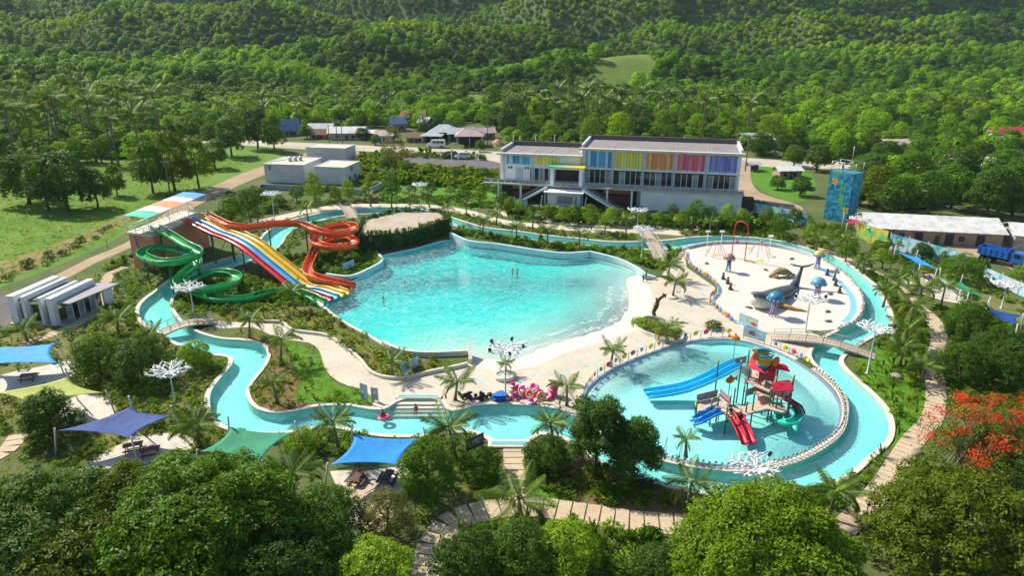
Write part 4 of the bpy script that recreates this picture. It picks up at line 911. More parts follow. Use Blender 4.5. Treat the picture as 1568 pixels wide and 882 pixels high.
sail('dark navy shade sail at the right behind the dark trees', [(1513,471,3.3),(1564,483,3.3),(1556,498,2.9),(1512,486,2.9)], navy_f, 0.3)
red_f = FAB('fabric_red', (0.55, 0.05, 0.08)); multi_f = FAB('fabric_teal_green', (0.05, 0.30, 0.20))
sail('small dark red shade sail beside the climbing tower', [(1293,335,3.2),(1312,335,3.2),(1318,343,2.8),(1298,343,2.8)], red_f, 0.2)

# ------------------------------------------------------------------ climbing tower
ct = G(1278, 338); ctr = math.radians(-50); cw, cd = 5.6, 4.2; chh = HZ(264, ct.y)
clt = thing('climbing_tower', 'tall blue block patterned climbing tower with railed top and mast', 'tower', ct, ctr)
cbm = [M(f'climb_{i}', c, 0.6, 0.35, 2.0) for i, c in enumerate(((0.03,0.26,0.42),(0.05,0.36,0.50),(0.02,0.18,0.34),(0.10,0.42,0.16),(0.55,0.45,0.07)))]
m = MB(); m.box((0, cd/2, chh/2), (cw, cd, chh)); m.build('core', M('climb_core', (0.06, 0.22, 0.30), 0.7, 0.2, 1), clt)
pal = random.Random(5); nc, nr = 8, 16; bwid, bhei = cw/nc, chh/nr; bms = {}
for i in range(nc):
    for j in range(nr):
        k = pal.choice([0, 0, 1, 1, 2]); 
        if i in (4,) and 5 < j < 13: k = 3
        if i in (5,) and 4 < j < 9: k = 3
        if i in (1, 2) and j in (12, 13): k = 4
        if i in (6, 7) and j in (3, 4): k = 4
        if i in (1, 2, 3) and j == 15: k = 3
        if k not in bms: q = MB(); q.box((0, 0, 0), (bwid-0.03, 0.14, bhei-0.03)); bms[k] = q.mesh('panel'); bms[k].materials.append(cbm[k])
        link('panel', bms[k], None, clt, (-cw/2+bwid*(i+0.5), -0.06-pal.uniform(0, 0.09), bhei*(j+0.5)))
for j in range(nr):
    for i in range(5):
        k = pal.choice([0, 1, 2]); q = MB(); q.box((0, 0, 0), (0.14, cd/5-0.03, bhei-0.03)); o = q.build('panel', cbm[k], clt, (cw/2+0.05+pal.uniform(0, .08), cd/5*(i+0.5), bhei*(j+0.5)))
m = MB()
for x in (-cw/2, 0, cw/2):
    for y in (0.1, cd-0.1): m.tube([(x, y, chh), (x, y, chh+2.3)], 0.06, 6)
for z in (1.0, 2.3):
    for a, b in (((-cw/2, 0.1), (cw/2, 0.1)), ((-cw/2, cd-.1), (cw/2, cd-.1)), ((-cw/2, .1), (-cw/2, cd-.1)), ((cw/2, .1), (cw/2, cd-.1))): m.tube([(*a, chh+z), (*b, chh+z)], 0.05, 6)
m.build('top_railing', steel_m, clt); m = MB(); m.tube([(0.8, cd/2, chh), (0.8, cd/2, chh+6)], 0.05, 6); m.build('mast', steel_m, clt)
NOGO.append(GP([(1245,345),(1310,345),(1310,320),(1245,320)]))

# ------------------------------------------------------------------ long shed, far roofs, village houses
tin_m = M('tin_roof_white', (0.66, 0.65, 0.62), 0.45, 0.22, 0.5, metal=0.0); rust_m = M('rust_thatch', (0.26, 0.15, 0.10), 0.9, 0.35, 1.5); tinb_m = M('tin_roof_blue', (0.17, 0.24, 0.36), 0.5, 0.2, 0.6); ting_m = M('tin_roof_grey', (0.42, 0.44, 0.46), 0.5, 0.25, 0.6); tinr_m = M('tin_roof_red', (0.45, 0.03, 0.06), 0.5, 0.15, 0.6); tinp_m = M('tin_roof_pink', (0.55, 0.40, 0.38), 0.5, 0.2, 0.6); ting2_m = M('tin_roof_green', (0.10, 0.32, 0.22), 0.5, 0.2, 0.6)
plas_m = M('plaster_tan', (0.36, 0.27, 0.20), 0.9, 0.3, 0.7); plas2_m = M('plaster_grey', (0.38, 0.36, 0.33), 0.9, 0.3, 0.7); plas3_m = M('plaster_white', (0.6, 0.58, 0.54), 0.9, 0.2, 0.7)
def house(name, label, base, w, d, h, rise, rz, roofm, wallm, hip=False, openf=False, seams=True, cat='house', group=None):
    if name == 'village_house': w, d, h, rise = w*.86, d*.86, h*.88, rise*.88
    b = G(*base); root = thing(name, label, cat, b, rz, group)
    if openf:
        for x in (-w/2+0.2, 0, w/2-0.2):
            for y in (0.2, d-0.2): m = MB(); m.box((x, y, h/2), (0.2, 0.2, h)); m.build('post', plas3_m, root)
        m = MB(); m.box((0, d-0.4, h*0.45), (w*0.8, 0.2, h*0.9)); m.build('back_wall', dark_m, root)
    else:
        m = MB(); m.box((0, d/2, h/2), (w, d, h)); m.build('wall', wallm, root)
        for k in range(2):
            m = MB(); m.box((-w*0.25+k*w*0.45, -0.03, h*0.5), (1.1, 0.08, 1.1)); m.build('window', dark_m, root)
        m = MB(); m.box((0.02*w, -0.035, 1.0), (0.95, 0.09, 2.0)); m.build('door', wood_m, root)
    e = 0.7
    if hip:
        q = [(-w/2-e, -e), (w/2+e, -e), (w/2+e, d+e), (-w/2-e, d+e)]; r0, r1 = (-w*0.18, d/2), (w*0.18, d/2)
        T = [(0, 1, 5, 4), (1, 2, 5), (2, 3, 4, 5), (3, 0, 4)]; m = MB(); m.add([(*p, h) for p in q]+[(*r0, h+rise), (*r1, h+rise)]+[(*p, h-0.12) for p in q], T+[(9, 8, 7, 6), (0, 6, 7, 1), (1, 7, 8, 2), (2, 8, 9, 3), (3, 9, 6, 0)]); m.build('roof', roofm, root)
    else:
        for s_ in (0, 1):
            y0, y1 = (-e, d/2) if s_ == 0 else (d+e, d/2); m = MB(); n = max(4, int(w/0.9)) if seams else 1
            for k in range(n):
                xa, xb = -w/2-e+(w+2*e)*k/n, -w/2-e+(w+2*e)*(k+1)/n-0.04; zz = 0.03*(k % 2)
                m.hexa([(xa, y0, h-0.1+zz), (xb, y0, h-0.1+zz), (xb, y1, h+rise-0.1+zz), (xa, y1, h+rise-0.1+zz), (xa, y0, h+zz), (xb, y0, h+zz), (xb, y1, h+rise+zz), (xa, y1, h+rise+zz)])
            m.build('roof', roofm, root)
        if not openf:
            for s_ in (-1, 1):
                m = MB(); x = s_*(w/2-0.05); m.add([(x-.05, 0, h), (x-.05, d, h), (x-.05, d/2, h+rise-0.1), (x+.05, 0, h), (x+.05, d, h), (x+.05, d/2, h+rise-0.1)], [(0, 1, 2), (3, 5, 4), (0, 2, 5, 3), (1, 4, 5, 2), (0, 3, 4, 1)]); m.build('gable', wallm, root)
    return root
VH = 'village houses along the road'
house('village_house', 'steep blue roofed house under the dark trees at the left end of the village', (446,208), 9, 7, 2.5, 5.5, 0.5, tinb_m, plas_m, group=VH)
house('village_house', 'low house with grey twin tin roofs behind the brown thatched hut', (490,206), 12, 8, 3, 2.2, 0, ting_m, plas2_m, group=VH)
house('village_house', 'small brown thatched hut at the roadside', (487,213), 8, 5, 2.2, 2.4, 0.03, rust_m, plas_m, seams=False, group=VH)
house('village_house', 'wide house with long white tin roof beside the power poles', (530,214), 17, 9, 3.2, 2.6, 0.02, tin_m, plas2_m, group=VH)
house('village_house', 'little white tin lean-to beside the wide white roof', (567,212), 5, 6, 2.6, 1.2, 0, tin_m, plas_m, group=VH)
house('village_house', 'white roofed hut half hidden in the trees above the village', (582,187), 7, 6, 3, 1.5, 0, tin_m, plas3_m, group=VH)
house('village_house', 'brown thatched house with blue roofed wings high in the village', (632,194), 13, 9, 5, 3.4, -0.1, rust_m, plas_m, seams=False, group=VH)
house('village_house', 'blue gabled wing beside the brown thatched house', (646,199), 7, 6, 3.5, 3.2, -0.7, tinb_m, plas_m, group=VH)
house('village_house', 'blue grey roofed wing to the left of the brown thatched house', (612,201), 8, 6, 3.8, 3.0, 0.6, tinb_m, plas_m, group=VH)
house('village_house', 'low brown thatched hut between the sparse tree and the grey pavilion', (637,218), 9, 5, 2.2, 2.2, 0, rust_m, plas_m, seams=False, group=VH)
house('village_house', 'grey hip roofed open pavilion in the middle of the village', (677,216), 13, 11, 4.2, 3.0, -0.12, ting_m, plas2_m, hip=True, openf=True, group=VH)
house('village_house', 'small grey roofed porch in front of the hip roofed pavilion', (660,220), 9, 6, 3.6, 1.2, -0.1, ting_m, plas2_m, hip=True, openf=True, group=VH)
house('village_house', 'open carport with pink and white hip roof on tall white posts', (719,225), 12, 9, 4.8, 3.4, 0, tinp_m, plas3_m, hip=True, openf=True, group=VH)
house('village_house', 'narrow grey roofed shelter to the left of the pink carport', (700,219), 8, 8, 4.2, 2.4, 0, ting_m, plas2_m, openf=True, group=VH)
house('village_house', 'hut with patchy pink roof beside the sand heap', (746,213), 8, 6, 3, 2.2, 0.3, tinp_m, plas_m, group=VH)
house('village_house', 'pale pink roofed house left of the sparse tree', (588,218), 8, 6, 3.2, 2.0, 0, tinp_m, plas3_m, group=VH)
house('roadside_hut', 'small white tin roofed hut on the grass beside the dirt side road', (1210,273), 7, 5, 2.4, 1.0, 0.1, tin_m, plas_m, group='huts behind the park')
house('roadside_hut', 'tiny grey shelter at the corner of the dirt side road', (1155,262), 3, 3, 2.2, 0.7, 0.2, ting_m, plas2_m, group='huts behind the park')
house('roadside_hut', 'white and rust roofed house among trees behind the climbing tower', (1382,234), 12, 8, 3, 1.6, 0, tinp_m, plas2_m, group='huts behind the park')
house('roadside_hut', 'low grey tin roof beneath the trees behind the long shed', (1390,318), 15, 7, 2.5, 1.2, 0.1, ting_m, plas_m, group='huts behind the park')
house('roadside_hut', 'big crimson roofed house at the far right edge', (1558,220), 20, 10, 4, 2.2, 0.05, tinr_m, plas3_m, group='huts behind the park')
house('roadside_hut', 'long green tin roof beside the crimson roofed house', (1497,228), 18, 8, 3, 1.8, -0.25, ting2_m, plas2_m, group='huts behind the park')
house('roadside_hut', 'plain house behind the road trees right of the rainbow building', (1165,225), 14, 8, 3, 2, 0.0, tin_m, plas_m, group='huts behind the park')
sa = G(1326, 372); sb = G(1532, 383); sr = math.atan2(sb.y-sa.y, sb.x-sa.x); sL = (sb-sa).length
shed = house('long_shed', 'long tan walled shed with white corrugated roof beside the dirt yard', (1429, 374), sL, 11, 3.0, 2.0, sr, tin_m, plas_m, cat='shed')
for k in range(4): m = MB(); m.box((-sL*0.35+k*sL*0.23, -0.04, 1.2), (1.6, 0.1, 2.4)); m.build('door', dark_m, shed)
house('long_shed', 'second pale shed at the right edge behind the dump truck', (1612, 388), 14, 9, 3.2, 1.6, sr-0.15, tin_m, plas2_m, cat='shed')
NOGO.append(GP([(1310,385),(1568,395),(1568,330),(1310,325)]))
sp_ = MB(); sp_.lathe([(3.2, 0), (2.6, 0.7), (1.5, 1.7), (0.5, 2.5), (0, 2.6)], n=14); sh = sp_.build('sand_heap', M('heap_sand', (0.50, 0.34, 0.18), 0.95, 0.2, 1.0), None, G(762, 222)); tag(sh, 'heap of orange sand by the village road', 'sand heap')

# ------------------------------------------------------------------ printed boundary fence
def fence(label, px, h, mats, step=4.0):
    L = np.array(catmull(GP(px), False, 0.5)); seg = np.r_[0, np.cumsum(np.hypot(*np.diff(L, axis=0).T))]; root = thing('printed_fence', label, 'fence')
    s = 0; i = 0
    while s < seg[-1]-0.5:
        e = min(s+step, seg[-1]); p = [np.array([np.interp(q, seg, L[:, 0]), np.interp(q, seg, L[:, 1])]) for q in (s, e)]
        m = MB(); m.bar((*p[0], h/2+0.1), (*(p[1]-(p[1]-p[0])*0.03), h/2+0.1), 0.06, h); m.build('panel', mats[i % len(mats)], root)
        m = MB(); m.tube([(*p[0], 0), (*p[0], h+0.5)], 0.07, 6); m.build('post', pole_m, root); s = e; i += 1
def PRINT(name, cols, s=0.35):
    return GROUND(name, cols, s, 0.9, 0.7, 0.0, 0.35)
pr1 = PRINT('print_sea', [(0.02, 0.10, 0.22), (0.10, 0.42, 0.62), (0.55, 0.70, 0.78), (0.06, 0.30, 0.42)]); pr2 = PRINT('print_lagoon', [(0.02, 0.20, 0.20), (0.05, 0.40, 0.42), (0.40, 0.62, 0.62), (0.04, 0.25, 0.12)], 0.5); pr3 = PRINT('print_reef', [(0.03, 0.30, 0.12), (0.10, 0.45, 0.15), (0.65, 0.50, 0.05), (0.55, 0.12, 0.05)], 0.5)
fence('blue green printed boundary fence between rainbow building and climbing tower', [(1133,322),(1160,330),(1195,338),(1235,346)], 3.0, [pr2, pr1])
fence('multicoloured printed boundary fence in front of the long shed', [(1310,364),(1335,372),(1360,380)], 3.4, [pr3, pr3])
fence('pale blue printed boundary fence running from the shed to the dump truck', [(1360,381),(1400,392),(1440,404),(1480,416)], 3.2, [pr1, pr1, pr2])
fence('blue printed boundary fence below the dump truck', [(1505,428),(1545,446),(1600,470)], 2.2, [pr1, PRINT('print_pale', [(0.3, 0.42, 0.5), (0.5, 0.6, 0.65), (0.62, 0.66, 0.66)])])
fence('short blue printed fence under the rainbow building terrace', [(771,311),(790,315),(808,317)], 1.8, [pr1])
# ------------------------------------------------------------------ footbridges
bridge_m = M('bridge_boards', (0.46, 0.38, 0.29), 0.85, 0.25, 2.0, bump=0.2); rail_m = M('bridge_rail', (0.50, 0.48, 0.42), 0.6, 0.15, 2.0)
def bridge(label, a, b, w, rise, n=18, rail=1.0):
    A, B = G(*a), G(*b); L = (B-A).length; t = math.atan2(B.y-A.y, B.x-A.x); root = thing('footbridge', label, 'bridge', A, t)
    zf = lambda s: 0.06+rise*math.sin(math.pi*s)
    m = MB()
    for k in range(n): m.hexa([(L*k/n, -w/2+.05, zf(k/n)-0.2), (L*(k+1)/n, -w/2+.05, zf((k+1)/n)-0.2), (L*(k+1)/n, w/2-.05, zf((k+1)/n)-0.2), (L*k/n, w/2-.05, zf(k/n)-0.2), (L*k/n, -w/2+.05, zf(k/n)-.03), (L*(k+1)/n, -w/2+.05, zf((k+1)/n)-.03), (L*(k+1)/n, w/2-.05, zf((k+1)/n)-.03), (L*k/n, w/2-.05, zf(k/n)-.03)])
    m.build('deck_slab', coping_m, root)
    nb_ = int(L/0.45); q = MB(); q.box((0, 0, 0), (L/nb_-0.05, w, 0.06)); me = q.mesh('plank'); me.materials.append(bridge_m)
    for k in range(nb_):
        s = (k+.5)/nb_; o = link('plank', me, None, root, (L*s, 0, zf(s)+0.02)); o.rotation_euler = (0, -math.atan(rise*math.pi*math.cos(math.pi*s)/L), 0)
    for sd in (-1, 1):
        m = MB(); m.tube([(L*k/12, sd*(w/2-.06), zf(k/12)+rail) for k in range(13)], 0.05, 6); m.tube([(L*k/12, sd*(w/2-.06), zf(k/12)+rail*0.5) for k in range(13)], 0.025, 5); m.build('handrail', rail_m, root)
        for k in range(0, 13, 2): m = MB(); m.tube([(L*k/12, sd*(w/2-.06), zf(k/12)-.1), (L*k/12, sd*(w/2-.06), zf(k/12)+rail+.05)], 0.05, 6); m.build('rail_post', rail_m, root)
    NOGO.append([(A.x+math.cos(t)*x-math.sin(t)*y, A.y+math.sin(t)*x+math.cos(t)*y) for x, y in ((-1, -w), (L+1, -w), (L+1, w), (-1, w))])
bridge('arched footbridge over the river below the green slide', (246,511), (330,493), 2.4, 0.7)
bridge('long arched footbridge between splash pad and kiddie pool', (1183,517), (1340,547), 2.2, 0.9, 22)
bridge('narrow footbridge over the river in front of the rainbow building', (1013,397), (984,354), 2.6, 0.6)
bridge('small ramped footbridge behind the orange slide', (540,335), (527,316), 2.6, 0.5)
m = MB()
for k in range(4): m.box((0, -k*0.55, -0.28-0.22*k), (7.6+0.5*k, 0.55, 0.5))
so = m.build('pool_steps', coping_m, None, G(641, 617)); tag(so, kind='structure')
m = MB(); m.box((0, 0, 0.1), (5.6, 0.9, 0.25)); so = m.build('foot_bath', coping_m, None, G(641, 609)); tag(so, kind='structure'); q = MB(); q.box((0, 0, 0.19), (4.9, 0.5, 0.09)); q.build('bath_water', M('bath_water', (0.18, 0.45, 0.48), 0.1, 0.05, 1, spec=0.8), so)
m = MB(); m.box((0, 0, 0.12), (4.6, 1.4, 0.3)); so = m.build('foot_bath', coping_m, None, G(780, 682)); tag(so, kind='structure'); q = MB(); q.box((0, 0, 0.24), (3.9, 0.7, 0.09)); q.build('bath_water', M('bath_water', (0.18, 0.45, 0.48)), so)

# ------------------------------------------------------------------ kiddie pool play structure
ps = thing('play_structure', 'red roofed climbing play structure with slides standing in the kiddie pool', 'play structure')
pg = M('play_green', (0.03, 0.13, 0.05), 0.4, 0.15, 2); py = M('play_yellow', (0.60, 0.45, 0.04), 0.4, 0.15, 2); pr = M('play_red', (0.58, 0.02, 0.05), 0.45, 0.12, 1.5); pdk = M('play_deck', (0.55, 0.42, 0.34), 0.7, 0.15, 2); pnet = M('play_panel', (0.30, 0.28, 0.30), 0.6, 0.2, 2)
pbl = M('play_blue', (0.02, 0.32, 0.74), 0.3, 0.08, 1, coat=0.3); pbl2 = M('play_sky', (0.04, 0.60, 0.90), 0.3, 0.08, 1, coat=0.3); ptl = M('play_teal', (0.03, 0.55, 0.42), 0.3, 0.08, 1, coat=0.3); por = M('play_orange', (0.78, 0.17, 0.03), 0.4, 0.1, 1)
def plat(px, z, name='platform', mat=pdk, th=0.16):
    m = MB(); m.prism([(G(u, v, z).x, G(u, v, z).y) for u, v in px], z-th, z); return m.build(name, mat, ps)
def pole(u, v, z0, z1, r=0.085, mat=pg):
    p = G(u, v, z0); m = MB(); m.tube([(p.x, p.y, -0.7), (p.x, p.y, z1)], r, 8); o = m.build('post', mat, ps)
    m = MB(); m.ball((p.x, p.y, z1), r*1.6, 8, 5); m.build('post_cap', py, o); return p
Z1, Z2 = 1.45, 3.3
plat([(1064,616),(1098,608),(1112,618),(1108,632),(1090,626),(1068,630)], Z1); plat([(1112,619),(1140,622),(1142,634),(1118,638),(1106,632)], Z1+0.02)
plat([(1140,622),(1165,612),(1195,618),(1208,628),(1198,632),(1175,626),(1150,632),(1142,636)], Z1+0.04)
plat([(1134,562),(1160,568),(1166,580),(1142,577)], Z2); plat([(1160,574),(1184,590),(1178,600),(1150,588)], Z2-0.35); plat([(1180,596),(1208,600),(1212,612),(1186,610)], Z2-0.9)
plat([(1160,590),(1190,596),(1186,610),(1158,602)], Z2-1.0)
for u, v in ((1066,630),(1089,628),(1099,622),(1112,640),(1117,622),(1142,632),(1124,611),(1138,607)): pole(u, v, Z1, Z1+1.35)
for u, v in ((1152,629),(1178,622),(1188,626),(1206,628),(1196,617)): pole(u, v, Z1, Z1+2.3)
for u, v in ((1133,573),(1146,579),(1145,556),(1165,586),(1172,590),(1189,582),(1186,600),(1210,604),(1213,596),(1098,573)): pole(u, v, Z2, Z2+1.75)
def railp(a, b, z, h, mat=pnet, name='guard_panel'):
    A, B = G(*a, z), G(*b, z); m = MB(); m.bar((A.x, A.y, z+h/2+.05), (B.x, B.y, z+h/2+.05), 0.05, h); return m.build(name, mat, ps)
for a, b in (((1066,616),(1098,608)),((1141,608),(1163,601)),((1164,602),(1180,606)),((1135,572),(1150,578)),((1124,560),(1142,556)),((1118,622),(1102,606))): railp(a, b, Z1 if a[1] > 590 else Z2, 0.95)
A, B = G(1101, 604, Z1+1.0), G(1119, 620, Z1+1.0); m = MB(); m.bar(tuple(A), tuple(B), 0.16); m.build('hand_beam', pr, ps)
def stairp(a, za, b, zb, n, w=1.3):
    A, B = G(*a, za), G(*b, zb); d = nrm(np.array([B.x-A.x, B.y-A.y, 0])); s_ = np.array([-d[1], d[0], 0])
    for k in range(n):
        p = np.array(A.lerp(B, (k+.5)/n)); m = MB(); m.bar(tuple(p-s_*w/2), tuple(p+s_*w/2), 0.32, 0.08); m.build('stair_tread', pdk, ps)
    for sd in (-1, 1): m = MB(); q = s_*w/2*sd; m.bar(tuple(np.array(A)+q), tuple(np.array(B)+q), 0.08, 0.22); m.build('stringer', pr, ps)
stairp((1152,588), Z2-0.35, (1150,572), Z2, 4); stairp((1168,604), Z2-1.0, (1174,618), Z1+.04, 7, 1.5); stairp((1160,584), Z2-.4, (1172,600), Z2-1.0, 5)
def cov(px, zr, ridge, name='roof'):
    C = [np.array(G(u, v, z)) for (u, v), z in zip(px, zr)]; m = MB(); c0 = (C[0]+C[3])/2; c1 = (C[1]+C[2])/2; c0[2] += ridge; c1[2] += ridge
    vs = [C[0], C[1], c1, c0, C[3], C[2]]; vs = vs+[p-np.array([0, 0, .1]) for p in vs]
    m.add(vs, [(0, 1, 2, 3), (3, 2, 5, 4), (6, 9, 8, 7), (9, 10, 11, 8), (0, 6, 7, 1), (4, 5, 11, 10), (0, 3, 9, 6), (3, 4, 10, 9), (1, 7, 8, 2), (2, 8, 11, 5)]); return m.build(name, pr, ps)
cov([(1144,560),(1172,572),(1186,553),(1156,547)], [5.0, 5.0, 5.0, 5.0], 0.7); cov([(1180,562),(1210,569),(1200,557),(1178,555)], [5.3, 5.0, 5.3, 5.5], 0.25); cov([(1184,600),(1216,598),(1208,582),(1180,585)], [4.1, 4.1, 4.3, 4.3], 0.35)
m = MB(); m.prism([(G(u, v, 4.2).x, G(u, v, 4.2).y) for u, v in ((1162,574),(1186,578),(1190,566),(1168,563))], 3.6, 4.95); m.build('red_cabin', pr, ps)
bk = G(1169, 556, 5.6); bcol = [(0.02, 0.40, 0.50), (0.55, 0.45, 0.05), (0.75, 0.22, 0.03), (0.45, 0.50, 0.05), (0.03, 0.30, 0.62)]
for k in range(5):
    r0, r1 = 1.0-0.07*(4-k), 1.0-0.07*(3-k); m = MB(); z0 = 5.2+0.36*k; m.lathe([(r0-.06, 0), (r0, 0), (r1, 0.36), (r1-.08, 0.36)], (bk.x, bk.y, z0), 16); m.build('bucket_band', M(f'bucket_{k}', bcol[4-k], 0.4, 0.08, 1), ps)
m = MB(); m.lathe([(0, 0), (0.7, 0.02)], (bk.x, bk.y, 5.2), 16); m.build('bucket_base', pbl, ps)
def orange_fish(p, s, parent):      # plump round fish with tail and fins
    m = MB(); m.ball((0, 0, 0), (0.42*s, 0.2*s, 0.3*s), 12, 8); m.add([(-.35*s, -.03, 0), (-.75*s, -.03, .28*s), (-.66*s, -.03, 0), (-.75*s, -.03, -.28*s), (-.35*s, .03, 0), (-.75*s, .03, .28*s), (-.66*s, .03, 0), (-.75*s, .03, -.28*s)], [(0, 1, 2, 3), (4, 7, 6, 5), (0, 4, 5, 1), (1, 5, 6, 2), (2, 6, 7, 3), (3, 7, 4, 0)])
    m.add([(-.2*s, 0, .25*s), (.15*s, 0, .28*s), (-.1*s, 0, .5*s), (0, .04, .3*s)], [(0, 1, 2), (0, 2, 3), (2, 1, 3)]); f = m.build('fish_figure', por, parent); f.location = p; f.rotation_euler = (0, 0.1, rng.uniform(0, 6)); return f
orange_fish((bk.x-1.1, bk.y-.2, 6.6), 1.5, ps).rotation_euler = (0, 1.2, 0.3); orange_fish((bk.x+1.3, bk.y-.3, 5.9), 1.6, ps).rotation_euler = (0, -1.2, 0.3)
for (u, v, vt) in ((1122,556,518), (1115,608,582), (1100,640,630)):
    b = G(u, v, -0.2); t = HZ(vt, b.y); fp = thing('fish_spout', {1122: 'orange fish spout on tall pole behind the blue twin slide', 1115: 'orange fish spout on pole in front of the blue twin slide', 1100: 'low orange fish spout beside the small blue slide'}[u], 'water spout', (b.x, b.y, -0.7), 0, 'orange fish spouts in the kiddie pool')
    m = MB(); m.tube([(0, 0, 0), (0, 0, t+.7-.2)], 0.06, 8); m.build('pole', pbl, fp); orange_fish((0, 0, t+.7), 1.5, fp)
def minislide(path, r, mat, lanes=1, gap=0.95):
    pts = [np.array(G(u, v, z)) for u, v, z in path]; d = nrm(np.array([pts[-1][0]-pts[0][0], pts[-1][1]-pts[0][1], 0])); s_ = np.array([-d[1], d[0], 0])
    for k in range(lanes): trough([tuple(p+s_*(k-(lanes-1)/2)*gap) for p in pts], r, 'slide_trough', mat, ps, 85, 0.05, 9)
minislide([(1134,560,3.3),(1120,564,3.1),(1100,575,2.6),(1074,588,1.7),(1050,597,0.8),(1020,603,0.35),(989,607,0.1)], 0.52, pbl2, 2, 1.1)
minislide([(1104,630,1.45),(1092,634,1.25),(1080,640,0.85),(1072,645,0.6),(1063,649,0.1)], 0.42, pbl, 2, 0.9)
minislide([(1122,634,1.5),(1128,644,1.2),(1134,655,0.8),(1140,668,0.3),(1146,681,0.0)], 0.42, pr, 2, 0.9)
minislide([(1210,624,1.5),(1220,632,1.35),(1222,644,1.1),(1212,651,0.9),(1198,651,0.75),(1191,645,0.65),(1196,640,0.5),(1206,646,0.35),(1212,656,0.15),(1215,663,-0.05)], 0.5, ptl)
minislide([(1200,612,2.3),(1210,618,2.0),(1222,626,1.6),(1226,636,1.2)], 0.4, pr)

# ------------------------------------------------------------------ splash pad creatures
wh = thing('whale_figure', 'big dark grey whale figure with white throat rising from the splash pad', 'whale figure')
wd = M('whale_back', (0.07, 0.085, 0.10), 0.45, 0.35, 1.2); wb_ = M('whale_belly', (0.62, 0.62, 0.52), 0.6, 0.12, 1.0)
def tubeprof(path, rx, rz, name, mat, parent, n=16, squash=None):
    P_ = [np.array(p, float) for p in path]; m = MB(); rows = []
    for i, p in enumerate(P_):
        t = nrm(P_[min(i+1, len(P_)-1)]-P_[max(i-1, 0)]); s_ = nrm(np.cross(t, [0, 0, 1])) if abs(t[2]) < .98 else np.array([1., 0, 0]); u_ = np.cross(s_, t)
        rows.append([tuple(p+rx[i]*math.cos(2*math.pi*k/n)*s_+rz[i]*math.sin(2*math.pi*k/n)*u_) for k in range(n)])
    vs = [q for r in rows for q in r]; fs = [(i*n+k, i*n+(k+1) % n, (i+1)*n+(k+1) % n, (i+1)*n+k) for i in range(len(rows)-1) for k in range(n)]
    fs += [tuple(range(n-1, -1, -1)), tuple((len(rows)-1)*n+k for k in range(n))]; m.smooth = True; m.add(vs, fs); return m.build(name, mat, parent)
hd, mid, tl = np.array(G(1168, 470)), np.array(G(1195, 455)), np.array(G(1214, 441))
fw = nrm(np.array([hd[0]-mid[0], hd[1]-mid[1], 0])); fw = nrm(fw+np.array([-0.5, 0.0, 0]))
E = lambda b, f, z: tuple(b+fw*f+np.array([0, 0, z]))
back_path = [E(hd, 2.7, 2.75), E(hd, 1.9, 2.6), E(hd, 0.9, 2.15), E(hd, -0.6, 1.5), tuple(mid+np.array([0, 0, 0.75])), tuple(mid*0.5+tl*0.5+np.array([0, 0, 0.45])), tuple(tl+np.array([0, 0, 0.15]))]
tubeprof(back_path, [0.5, 1.0, 1.4, 1.6, 1.6, 1.4, 1.0], [0.15, 0.3, 0.55, 0.95, 0.95, 0.7, 0.4], 'back', wd, wh)
tubeprof([E(hd, 2.4, 2.15), E(hd, 1.7, 1.5), E(hd, 0.6, 0.9), E(hd, -0.8, 0.5), E(hd, -2.2, 0.3)], [0.65, 1.3, 1.6, 1.55, 1.1], [0.5, 1.05, 1.2, 1.0, 0.5], 'throat', wb_, wh)
m = MB(); m.tube([E(hd, 2.35, 2.48), E(hd, 1.6, 2.15), E(hd, 0.7, 1.75)], [0.3, 0.6, 0.9], 10); m.build('mouth', M('whale_mouth', (0.55, 0.08, 0.10), 0.5, 0.1, 1), wh)
t0 = tl+np.array([0.2, 0.3, 0]); t1 = np.array(G(1222, 416, 0)); tz = HZ(409, t0[1]); 
tubeprof([tuple(t0+np.array([0, 0, -.2])), tuple(t0+np.array([.5, .1, tz*.35])), tuple(t0+np.array([.9, .2, tz*.7])), tuple(t0+np.array([1.1, .2, tz]))], [0.95, 0.6, 0.38, 0.25], [0.9, 0.5, 0.28, 0.15], 'tail', wd, wh)
tt = t0+np.array([1.1, .2, tz]); 
for s_, nm in ((-1, 'fluke'), (1, 'fluke')):
    m = MB(); q = [(0, -.35, 0), (s_*0.9, -.55, .25), (s_*2.1, .1, .5), (s_*1.0, .25, .2), (0, .3, 0)]; m.add([tuple(tt+np.array(p)+np.array([0, 0, .09])) for p in q]+[tuple(tt+np.array(p)-np.array([0, 0, .09])) for p in q], [(0, 1, 2, 3, 4), (9, 8, 7, 6, 5)]+[(i, i+5, (i+1) % 5+5, (i+1) % 5) for i in range(5)]); m.build(nm, wd, wh)
m = MB(); m.ball(E(hd, 0.9, 1.75), 0.16, 8, 6); m.build('eye', black_m, wh)
